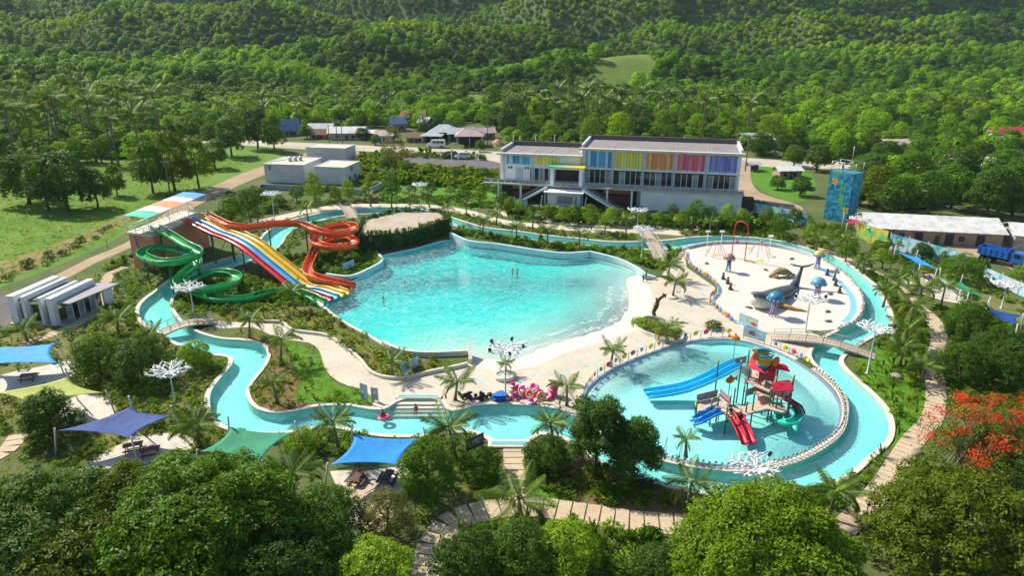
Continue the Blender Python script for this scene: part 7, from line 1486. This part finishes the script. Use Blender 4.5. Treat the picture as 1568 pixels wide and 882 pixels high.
def tall_palm(p, label, group, k=1.0):
    s = k*float(rng.uniform(.8, 1.25)); put_tree(tall_tr, tall_cr[int(rng.integers(0, 3))], (p[0], p[1], float(hgt(p[0], p[1]))), rng.uniform(0, 6), s, None, 'palm tree', 'tall_palm', group, label)
for p in scatter(GP([(-60,285),(60,270),(150,268),(245,250),(260,215),(200,190),(-60,183)]), 56, 6.5): tall_palm(p, 'tall coconut palm in the meadow grove', 'coconut palm grove beside the meadow', 1.4)
for p in scatter(GP([(800,215),(985,222),(985,190),(900,178),(790,185)]), 30, 6): tall_palm(p, 'tall coconut palm behind the low roof', 'tall palms behind the rainbow building', 1.2)
for p in scatter(GP([(985,224),(1150,230),(1150,190),(985,185)]), 16, 8): tall_palm(p, 'tall coconut palm behind the slatted wing', 'tall palms behind the slatted wing', 1.2)
for p in scatter(GP([(330,210),(480,205),(480,190),(330,190)]), 10, 9): tall_palm(p, 'tall coconut palm left of the village', 'tall palms left of the village')
far_tr = [tree_proto(('far', i), 5.0, 10.0, ('fardark', 'fargreen', 'fargreen', 'farlight', 'farbrown', 'fardark')[i], 1500, .75, 120+i, base=.04, bare=.2) for i in range(6)]
def edge_trees(poly, n, mind, label, group, ks, smin=.75, smax=1.3):
    for p in scatter(GP(poly), n, mind):
        k = ks[int(rng.integers(0, len(ks)))]; s = float(rng.uniform(smin, smax)); put_tree(*far_tr[k], (p[0], p[1], float(hgt(p[0], p[1]))), rng.uniform(0, 6), (s, s, s*float(rng.uniform(.8, 1.2))), None, group=group, label=label)
edge_trees([(-80,275),(110,262),(240,248),(330,222),(330,196),(-80,192)], 62, 5, 'leafy tree inside the meadow palm grove', 'trees in the palm grove', [0, 5, 1, 2, 0], .6, 1.15)
edge_trees([(330,206),(560,200),(800,200),(800,180),(560,178),(330,182)], 60, 7, 'leafy forest edge tree behind the village', 'forest edge behind the village', [0, 1, 2, 3, 4], .7, 1.1)
edge_trees([(800,222),(1150,232),(1150,190),(800,185)], 38, 7, 'leafy tree behind the rainbow building', 'forest edge behind the rainbow building', [0, 1, 3, 4, 5], .7, 1.15)
edge_trees([(1140,236),(1400,240),(1650,235),(1650,190),(1140,190)], 55, 8, 'dark tree behind the climbing tower', 'forest edge behind the climbing tower', [0, 1, 4, 5, 2], .75, 1.25)
edge_trees([(1310,320),(1640,325),(1640,262),(1310,255)], 26, 8, 'dark thicket tree behind the long shed', 'thicket behind the long shed', [0, 5, 1], .7, 1.0)

# -- what nobody could count: forest, shrubs and grass, instanced
def gn_scatter(name, pts, rot, scl, idx, protos_, label, cat, kind='stuff', mats=None):
    me = bpy.data.meshes.new(name); n = len(pts); me.vertices.add(n); me.vertices.foreach_set('co', np.asarray(pts, np.float32).ravel())
    for nm, tp_, dat in (('rot', 'FLOAT', rot), ('idx', 'INT', idx)):
        at = me.attributes.new(nm, tp_, 'POINT'); at.data.foreach_set('value', np.asarray(dat, np.float32 if tp_ == 'FLOAT' else np.int32))
    at = me.attributes.new('scl', 'FLOAT_VECTOR', 'POINT'); at.data.foreach_set('vector', np.asarray(scl, np.float32).ravel())
    o = link(name, me); tag(o, label, cat, kind=kind)
    c = bpy.data.collections.new('kit_'+name)
    for i, pm_ in enumerate(protos_):
        q = bpy.data.objects.new(f'kit_{i:02d}_{name}', pm_); c.objects.link(q)
    ng = bpy.data.node_groups.new(name, 'GeometryNodeTree'); ng.interface.new_socket('Geometry', in_out='INPUT', socket_type='NodeSocketGeometry'); ng.interface.new_socket('Geometry', in_out='OUTPUT', socket_type='NodeSocketGeometry')
    N = ng.nodes; L = ng.links; gi = N.new('NodeGroupInput'); go = N.new('NodeGroupOutput'); ci = N.new('GeometryNodeCollectionInfo'); ci.inputs['Collection'].default_value = c; ci.inputs['Separate Children'].default_value = True; ci.inputs['Reset Children'].default_value = True
    ip = N.new('GeometryNodeInstanceOnPoints'); ip.inputs['Pick Instance'].default_value = True
    def na(nm, t): q = N.new('GeometryNodeInputNamedAttribute'); q.data_type = t; q.inputs['Name'].default_value = nm; return q.outputs['Attribute']
    cx_ = N.new('ShaderNodeCombineXYZ'); L.new(na('rot', 'FLOAT'), cx_.inputs['Z']); er = N.new('FunctionNodeEulerToRotation'); L.new(cx_.outputs[0], er.inputs[0])
    L.new(gi.outputs[0], ip.inputs['Points']); L.new(ci.outputs[0], ip.inputs['Instance']); L.new(na('idx', 'INT'), ip.inputs['Instance Index']); L.new(er.outputs[0], ip.inputs['Rotation']); L.new(na('scl', 'FLOAT_VECTOR'), ip.inputs['Scale']); L.new(ip.outputs[0], go.inputs[0])
    md = o.modifiers.new('scatter', 'NODES'); md.node_group = ng; return o
def far_crown(seed, mat, R=5.0, H=9.0, n=520, leaf=1.25, **kw):
    r = np.random.default_rng(seed); V, F = leaf_cloud(r, lobes_for(r, R, H, 10, .15), n, leaf, leaf*.35, 3, .15, .8, zmin=-.2, nr=.35, **kw); me = np_mesh('canopy', V, F); me.materials.append(LM[mat]); return me
def bamboo(seed):
    r = np.random.default_rng(seed); lob = []
    for i in range(9): a = r.uniform(0, 6.28); q = r.uniform(0, 3.5); h = r.uniform(7, 11); lob.append((q*math.cos(a), q*math.sin(a), h*.62, 1.2, 1.2, h*.4))
    V, F = leaf_cloud(r, lob, 520, 1.2, .7, 6, .4, .3, asp=.35, droop=.8); me = np_mesh('canopy', V, F); me.materials.append(LM['bamboo']); return me
fproto = [far_crown(201, 'fardark'), far_crown(202, 'fargreen'), far_crown(203, 'fargreen', 4.5, 8), far_crown(204, 'farlight', 4.0, 7), far_crown(205, 'farbrown', 4.2, 7), bamboo(206), bamboo(207), far_crown(208, 'fardark', 5.5, 10), tall_cr[0]]
def vnoise(x, y, s, o=0.0): return np.sin(x/s+1.7*np.sin(y/s*.8+o)+o)*np.cos(y/s*1.1+1.3*np.sin(x/s*.7+2*o))
def forest(y0, y1, sp, smul, seed, xlim=.98):
    r = np.random.default_rng(seed); P_ = []
    ys = np.arange(y0, y1, sp)
    for y in ys:
        xw = y*xlim+40; xs = np.arange(-xw, xw, sp); P_.append(np.c_[xs+r.uniform(-.5, .5, len(xs))*sp*.9, np.full(len(xs), y)+r.uniform(-.5, .5, len(xs))*sp*.9])
    P_ = np.vstack(P_); x, y = P_.T
    clear = np.zeros(len(P_), bool)
    for q in ([(906,146),(950,148),(998,144),(988,131),(916,131)], [(700,178),(745,178),(755,152),(712,150)]): clear |= inside(GP(q), P_)
    keep = ~clear & (y > 362+22*np.sin(x/50)); x, y = x[keep], y[keep]; n = len(x); a = 1.15*vnoise(x, y, 85)+.6*vnoise(x, y, 34, 1.0)+r.normal(size=n)*.3; zz = hgt(x, y); lift = zz-.25*(hgt(x+38, y)+hgt(x-38, y)+hgt(x, y+38)+hgt(x, y-38)); a = a+np.clip(lift*.13, -1.1, 1.1)*(y > 520); bb = vnoise(x, y, 95, 2.2)+r.normal(size=n)*.25  # ravine shading put into crown colour: lighter kinds on ridges, darker in hollows
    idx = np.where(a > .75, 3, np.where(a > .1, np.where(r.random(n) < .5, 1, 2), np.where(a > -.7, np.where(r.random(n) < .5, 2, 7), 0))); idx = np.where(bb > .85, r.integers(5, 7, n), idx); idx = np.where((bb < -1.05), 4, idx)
    nearp = (y < 480) & (r.random(n) < .12); idx = np.where(nearp, 8, idx)
    s = smul*r.uniform(.6, 1.15, n)*np.where(r.random(n) < .1, 1.6, 1)*r.uniform(.8, 1.2, n); s = np.where(idx == 8, .75*r.uniform(.8, 1.1, n), s); scl = np.c_[s, s, s*r.uniform(.8, 1.25, n)]
    return np.c_[x, y, hgt(x, y)-.4], r.uniform(0, 6.28, n), scl, idx
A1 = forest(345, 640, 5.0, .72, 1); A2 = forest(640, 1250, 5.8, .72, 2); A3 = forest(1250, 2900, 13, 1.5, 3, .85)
def under(poly, dens, s0, s1, ids, seed):
    r = np.random.default_rng(seed); pl = GP(poly); a = np.array(pl); n = int(np.prod(a.max(0)-a.min(0))*dens); p = r.uniform(a.min(0), a.max(0), (n, 2)); p = p[inside(pl, p)]; n = len(p); s = r.uniform(s0, s1, n)
    return np.c_[p, hgt(p[:, 0], p[:, 1])-.3], r.uniform(0, 6.28, n), np.c_[s, s, s*r.uniform(.8, 1.2, n)], r.choice(ids, n)
U = [under([(-120,262),(100,252),(230,238),(300,212),(330,204),(330,172),(-120,165)], .055, .4, .8, [0,1,2,7,3], 31), under([(330,206),(440,203),(560,199),(640,190),(800,196),(800,172),(330,172)], .034, .35, .65, [0,1,2,3,7], 32),
     under([(770,226),(890,226),(1120,233),(1150,233),(1150,172),(770,172)], .032, .35, .65, [0,1,2,4,7], 33), under([(1145,236),(1400,240),(1700,234),(1700,175),(1145,172)], .034, .4, .75, [0,7,1,4,0], 34), under([(1290,322),(1460,322),(1640,330),(1640,258),(1400,256),(1290,262)], .030, .35, .6, [0,7,0,1], 35)]
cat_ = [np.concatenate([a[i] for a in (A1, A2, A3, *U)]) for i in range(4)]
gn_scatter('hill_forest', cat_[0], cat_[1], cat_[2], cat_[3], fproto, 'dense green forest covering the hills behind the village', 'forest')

def small(seed, kind):
    r = np.random.default_rng(seed)
    if kind in ('bush', 'olive', 'mid', 'dark', 'lime'):
        V, F = leaf_cloud(r, [(0, 0, .35, .5, .5, .38), (.25, .1, .45, .28, .28, .25), (-.22, .15, .4, .3, .3, .28)], 110, .22, .1, 6, .35, .5); me = np_mesh('shrub', V, F); me.materials.append(LM[kind]); return me
    nb, h, w, mt, out = {'spike': (16, .75, .07, 'bush', .75), 'croton': (20, .6, .12, 'yellow', .6), 'tuft': (30, .5, .035, 'grass', .45), 'broad': (11, 1.5, .38, 'lime', .6), 'reed': (26, 1.1, .05, 'mid', .35), 'turf': (26, .22, .04, 'grass', .9)}[kind]
    V = []
    for k in range(nb):
        a = r.uniform(0, 6.28); l = h*r.uniform(.7, 1.2); o = out*r.uniform(.5, 1.1)*l; d = np.array([math.cos(a), math.sin(a), 0]); sd = np.array([-d[1], d[0], 0])*w*r.uniform(.7, 1.2); b0 = d*.05*r.random()+(np.array([r.normal()*.3, r.normal()*.3, 0]) if kind == 'turf' else 0); mid = b0+d*o*.45+np.array([0, 0, l*.75]); tip = b0+d*o+np.array([0, 0, l*.72*(1 if kind != 'reed' else 1.3)])
        V += [b0, mid+sd, tip, mid-sd]
    V = np.array(V); me = np_mesh(kind, V, np.arange(len(V)).reshape(-1, 4)); me.materials.append(LM[mt]); return me
sproto = [small(1, 'bush'), small(2, 'mid'), small(3, 'olive'), small(4, 'spike'), small(5, 'croton'), small(6, 'tuft'), small(7, 'dark'), small(8, 'broad'), small(9, 'reed'), small(10, 'lime'), small(11, 'turf')]
def plant(name, label, zones, cat='shrubs', seed=0, avoid=True):
    r = np.random.default_rng(seed); PP, RR, SS, II = [], [], [], []
    for poly, dens, kinds, s0, s1, *z in zones:
        pl = GP(poly); a = np.array(pl); x0, y0 = a.min(0); x1, y1 = a.max(0); n = int((x1-x0)*(y1-y0)*dens); p = np.c_[r.uniform(x0, x1, n), r.uniform(y0, y1, n)]; p = p[inside(pl, p)]
        if avoid: p = p[clear_of(p)]
        n = len(p); pat = vnoise(p[:, 0], p[:, 1], 2.6, seed)+r.normal(size=n)*.5; kk = np.array(kinds)[np.clip(((pat+1.6)/3.2*len(kinds)).astype(int), 0, len(kinds)-1)]
        s = r.uniform(s0, s1, n); PP.append(np.c_[p, np.full(n, z[0] if z else 0.0)]); RR.append(r.uniform(0, 6.28, n)); SS.append(np.c_[s, s, s*r.uniform(.8, 1.2, n)]); II.append(kk)
    return gn_scatter(name, np.vstack(PP), np.concatenate(RR), np.vstack(SS), np.concatenate(II), sproto, label, cat)
plant('garden_shrubs', 'mixed low shrubs and ground cover filling the garden beds', [
 ([(260,500),(420,470),(500,480),(590,535),(700,560),(640,576),(585,578),(550,550),(500,514),(400,492)], 1.6, [0,2,5,4,3], .6, 1.2),
 ([(330,515),(420,520),(470,560),(480,600),(510,618),(440,634),(390,625),(380,590),(410,550)], 1.1, [0,3,5,4], .55, 1.1),
 ([(500,600),(560,602),(590,628),(500,622)], 1.5, [5,0,3], .6, 1.1),
 ([(330,660),(450,668),(560,668),(690,668),(740,672),(750,700),(690,700),(650,690),(500,700),(340,690)], 1.6, [0,1,5,3,2,4], .7, 1.3),
 ([(690,690),(780,690),(780,780),(690,800)], 1.0, [0,5,3,2], .6, 1.2), ([(800,690),(900,690),(1000,740),(1100,765),(1100,800),(960,790),(860,770),(800,760)], 1.3, [0,2,5,1,4], .7, 1.4),
 ([(640,790),(1100,815),(1100,900),(640,900)], 1.3, [1,6,0,8,2], .9, 1.7),
 ([(1280,720),(1360,690),(1420,610),(1400,560),(1350,520),(1365,500),(1345,450),(1300,405),(1240,380),(1250,372),(1320,402),(1400,450),(1430,490),(1425,600),(1380,700),(1310,790),(1230,800),(1200,770)], 1.5, [9,0,1,8,2,4], .8, 1.5),
 ([(1300,560),(1345,527),(1372,512),(1418,560),(1412,640),(1370,700),(1362,640),(1332,602)], 1.3, [9,0,5,8,2,5], .5, 1.15), ([(1308,410),(1345,442),(1366,480),(1368,500),(1402,522),(1412,482),(1380,450),(1330,414)], 2.0, [9,8,1,0], .7, 1.4),
 ([(1420,470),(1568,500),(1568,640),(1440,640)], 1.0, [0,1,2,5], .8, 1.5),
 ([(1040,356),(1130,352),(1220,362),(1300,392),(1290,400),(1200,372),(1100,362),(1045,364)], 1.6, [0,2,9,4], .6, 1.2),
 ([(690,322),(780,345),(900,356),(990,358),(985,368),(890,366),(790,354),(690,333)], 1.5, [2,0,5,4], .5, 1.0),
 ([(700,348),(790,366),(893,377),(985,384),(1050,382),(1048,392),(1025,412),(995,412),(945,392),(900,386),(795,377),(700,358)], 1.9, [9,1,0,3,7], .7, 1.3),
 ([(765,316),(1000,332),(1090,343),(1200,345),(1200,362),(1050,352),(900,344),(780,335)], 1.5, [0,1,6,2,7], .8, 1.7),
 ([(260,430),(330,415),(480,445),(495,468),(440,470),(290,490),(265,470)], 1.5, [1,9,0,8], .7, 1.4),
 ([(420,395),(560,380),(590,400),(540,425),(480,415),(440,405)], 1.4, [9,1,0,3], .7, 1.3),
 ([(390,345),(540,318),(540,340),(470,360),(440,395),(400,390)], .8, [5,2,0,1], .5, 1.1),
 ([(190,400),(300,400),(240,445),(205,480),(240,520),(320,540),(350,560),(320,640),(210,640),(100,500),(160,450)], 1.1, [2,5,0,1,4], .6, 1.3),
 ([(135,438),(160,413),(193,394),(200,405),(168,428),(152,446)], 1.3, [1,0,8], .8, 1.5), ([(548,240),(600,236),(600,290),(560,292),(545,270)], 1.0, [1,7,0,9], .9, 1.7),
 ([(-20,500),(100,505),(230,640),(330,650),(300,720),(60,730),(-60,640)], .8, [0,2,5,1], .6, 1.3),
 ([(340,300),(400,285),(420,310),(560,305),(760,300),(770,322),(690,315),(560,310),(420,325),(350,345)], .9, [0,1,2,5], .7, 1.5),
 ([(598,254),(690,260),(765,266),(765,294),(690,288),(600,282)], 1.3, [7,1,7,0,6], .9, 1.5), ([(612,232),(740,238),(745,246),(612,241)], .9, [9,2,5,1,7], .8, 1.6),
 ([(600,242),(612,240),(618,262),(602,264)], 1.0, [1,7,0], 1.0, 1.8),
 ([(1225,330),(1310,345),(1400,395),(1500,425),(1568,455),(1568,475),(1480,440),(1380,412),(1300,385),(1220,362)], .8, [0,1,5,2], .7, 1.4),
 ([(1130,300),(1135,350),(1225,350),(1225,330)], .8, [0,1], .8, 1.3), ([(974,500),(1000,514),(1038,521),(1040,512),(1015,494)], 3.0, [2,0,5], .5, .9, .05)], seed=3)
gx_ = plant('lawn_grass', 'short grass blades over the lawns and garden ground', [([(-60,640),(330,520),(480,470),(600,540),(700,560),(560,600),(340,690),(-60,760)], 2.6, [10], .4, .9), ([(640,680),(1100,760),(1100,820),(640,810)], 2.6, [10], .4, .9), ([(1290,560),(1400,440),(1450,470),(1440,640),(1330,760)], 2.6, [10], .4, .9)], 'grass', 5)
NOGO_BACK = NOGO; NOGO = []
plant('meadow_grass', 'rough tufted meadow grass beside the dirt road', [([(-60,240),(200,228),(330,235),(410,238),(330,268),(250,318),(150,376),(0,436),(-60,455)], 1.0, [10,10,10,10,10,5], .5, 1.1), ([(-60,440),(90,385),(200,332),(262,302),(262,306),(195,340),(90,398),(-60,460)], .35, [1,5,6,2], .8, 1.8)], 'grass', 8, avoid=False)
NOGO = NOGO_BACK
# plants crowning and hanging on the pump house wall
r = np.random.default_rng(9); pts = []; II = []; SS = []
loop_ = ph+[ph[0]]; 
for a, b in zip(loop_[:-1], loop_[1:]):
    L_ = math.hypot(b[0]-a[0], b[1]-a[1]); n_ = int(L_*9); nx, ny = (b[1]-a[1])/L_, -(b[0]-a[0])/L_
    cx0, cy0 = np.mean([q[0] for q in ph]), np.mean([q[1] for q in ph])
    if (a[0]-cx0)*nx+(a[1]-cy0)*ny < 0: nx, ny = -nx, -ny
    for k in range(n_):
        t = r.random(); z = r.choice([3.2, 3.2, 2.2, 1.2, .2])+r.uniform(-.4, .3); pts.append((a[0]+(b[0]-a[0])*t+nx*r.uniform(.1, .5), a[1]+(b[1]-a[1])*t+ny*r.uniform(.1, .5), max(0, z))); II.append(r.choice([6, 6, 8, 1, 6])); s = r.uniform(.7, 1.2); SS.append((s, s, s*(1.3 if z > 3 else 1)))
gn_scatter('wall_planting', pts, r.uniform(0, 6, len(pts)), SS, II, sproto, 'dark green plants clothing the pump house walls', 'plants')

# ------------------------------------------------------------------ labels for trees and palms, by the landmark each stands nearest to
LMK = [('the slide tower', 230, 380), ('the green slide', 300, 440), ('the orange slide loops', 500, 400), ('the entrance pavilion', 90, 490), ('the azure sail', 40, 550), ('the navy kite sail', 230, 650), ('the emerald sail', 380, 690), ('the bright blue picnic sail', 580, 700), ('the lagoon foot bath', 785, 690), ('the swim ring pile', 810, 605), ('the curved walk', 470, 545), ('the sea scene sign board', 630, 570), ('the curved planter', 1015, 500), ('the beach wall end', 1010, 435), ('the kiddie pool steps', 940, 570), ('the river below the pools', 1080, 760), ('the lower right slab walk', 1300, 770), ('the long footbridge', 1320, 550), ('the upper right slab walk', 1410, 510), ('the right green sail', 1440, 440), ('the splash pad rim', 1200, 375), ('the narrow river bridge', 990, 375), ('the wave pool wall', 800, 370), ('the pump house', 650, 330), ('the small ramped bridge', 530, 325), ('the utility blocks', 470, 290), ('the garden wall', 430, 315), ('the portico stairs', 850, 320), ('the white ground floor wall', 1060, 330), ('the printed fence', 1190, 345), ('the climbing tower', 1275, 340), ('the long shed', 1420, 370), ('the dump truck', 1530, 410), ('the meadow shadow', 110, 320), ('the meadow corner', 280, 280), ('the village road end', 400, 225), ('the parking hedge', 700, 290), ('the building lawn', 760, 320), ('the thicket behind the shed', 1500, 320), ('the dirt side road', 1190, 265), ('the dark right grove', 1540, 280)]
from collections import defaultdict
def auto(items):
    cl = defaultdict(list)
    for o, desc in items:
        u, v = proj(o.location); d = [((u-a)**2+((v-b)*1.6)**2, nm) for nm, a, b in LMK]; cl[(desc, min(d)[1])].append((u, o))
    W_ = ['', '', 'two', 'three', 'four', 'five', 'six', 'seven', 'eight', 'nine', 'ten']
    for (desc, nm), L in cl.items():
        L.sort(key=lambda q: q[0]); n = len(L)
        for i, (u, o) in enumerate(L):
            pos = '' if n == 1 else 'leftmost of' if i == 0 and n > 2 else 'left of' if i == 0 else 'rightmost of' if i == n-1 and n > 2 else 'right of' if i == n-1 else ['', 'second', 'third', 'fourth', 'fifth', 'sixth', 'seventh', 'eighth'][i]+' from left of'
            o['label'] = f'{desc} by {nm}' if n == 1 else f'{pos} the {W_[n] if n < 11 else n} {desc}s by {nm}'
auto(TREES); auto(PALMS)
NUM = ['first', 'second', 'third', 'fourth', 'fifth', 'sixth', 'seventh', 'eighth', 'ninth', 'tenth', 'eleventh', 'twelfth']
same = defaultdict(list)
for o in COL.objects:
    if o.parent is None and o.get('group') and o.get('label'): same[o['label']].append(o)
for lab, L in same.items():      # a wood of look-alikes: rows counted from the front, places from the left
    if len(L) < 2: continue
    L.sort(key=lambda o: o.location.y); k = max(1, math.ceil(len(L)/11)); rows = [L[i::1][j*math.ceil(len(L)/k):(j+1)*math.ceil(len(L)/k)] for i in (0,) for j in range(k)]
    for j, R_ in enumerate(rows):
        R_.sort(key=lambda o: proj(o.location)[0])
        for i, o in enumerate(R_): o['label'] = f'{lab}, {NUM[i]} from left'+(f' in row {NUM[j]}' if k > 1 else '')

# ------------------------------------------------------------------ haze over the valley
m, n_, l_ = _nt('haze_air'); o_ = n_.new('ShaderNodeOutputMaterial'); pv = n_.new('ShaderNodeVolumePrincipled')
pv.inputs['Color'].default_value = (0.62, 0.82, 1.0, 1); pv.inputs['Density'].default_value = 0.00006; pv.inputs['Anisotropy'].default_value = 0.0
l_.new(pv.outputs[0], o_.inputs['Volume'])
hz = MB(); hz.box((0, 2000, 260), (9000, 4600, 528)); ho = hz.build('haze', m); ho['kind'] = 'stuff'; ho['label'] = 'thin bluish haze over the valley and hills'
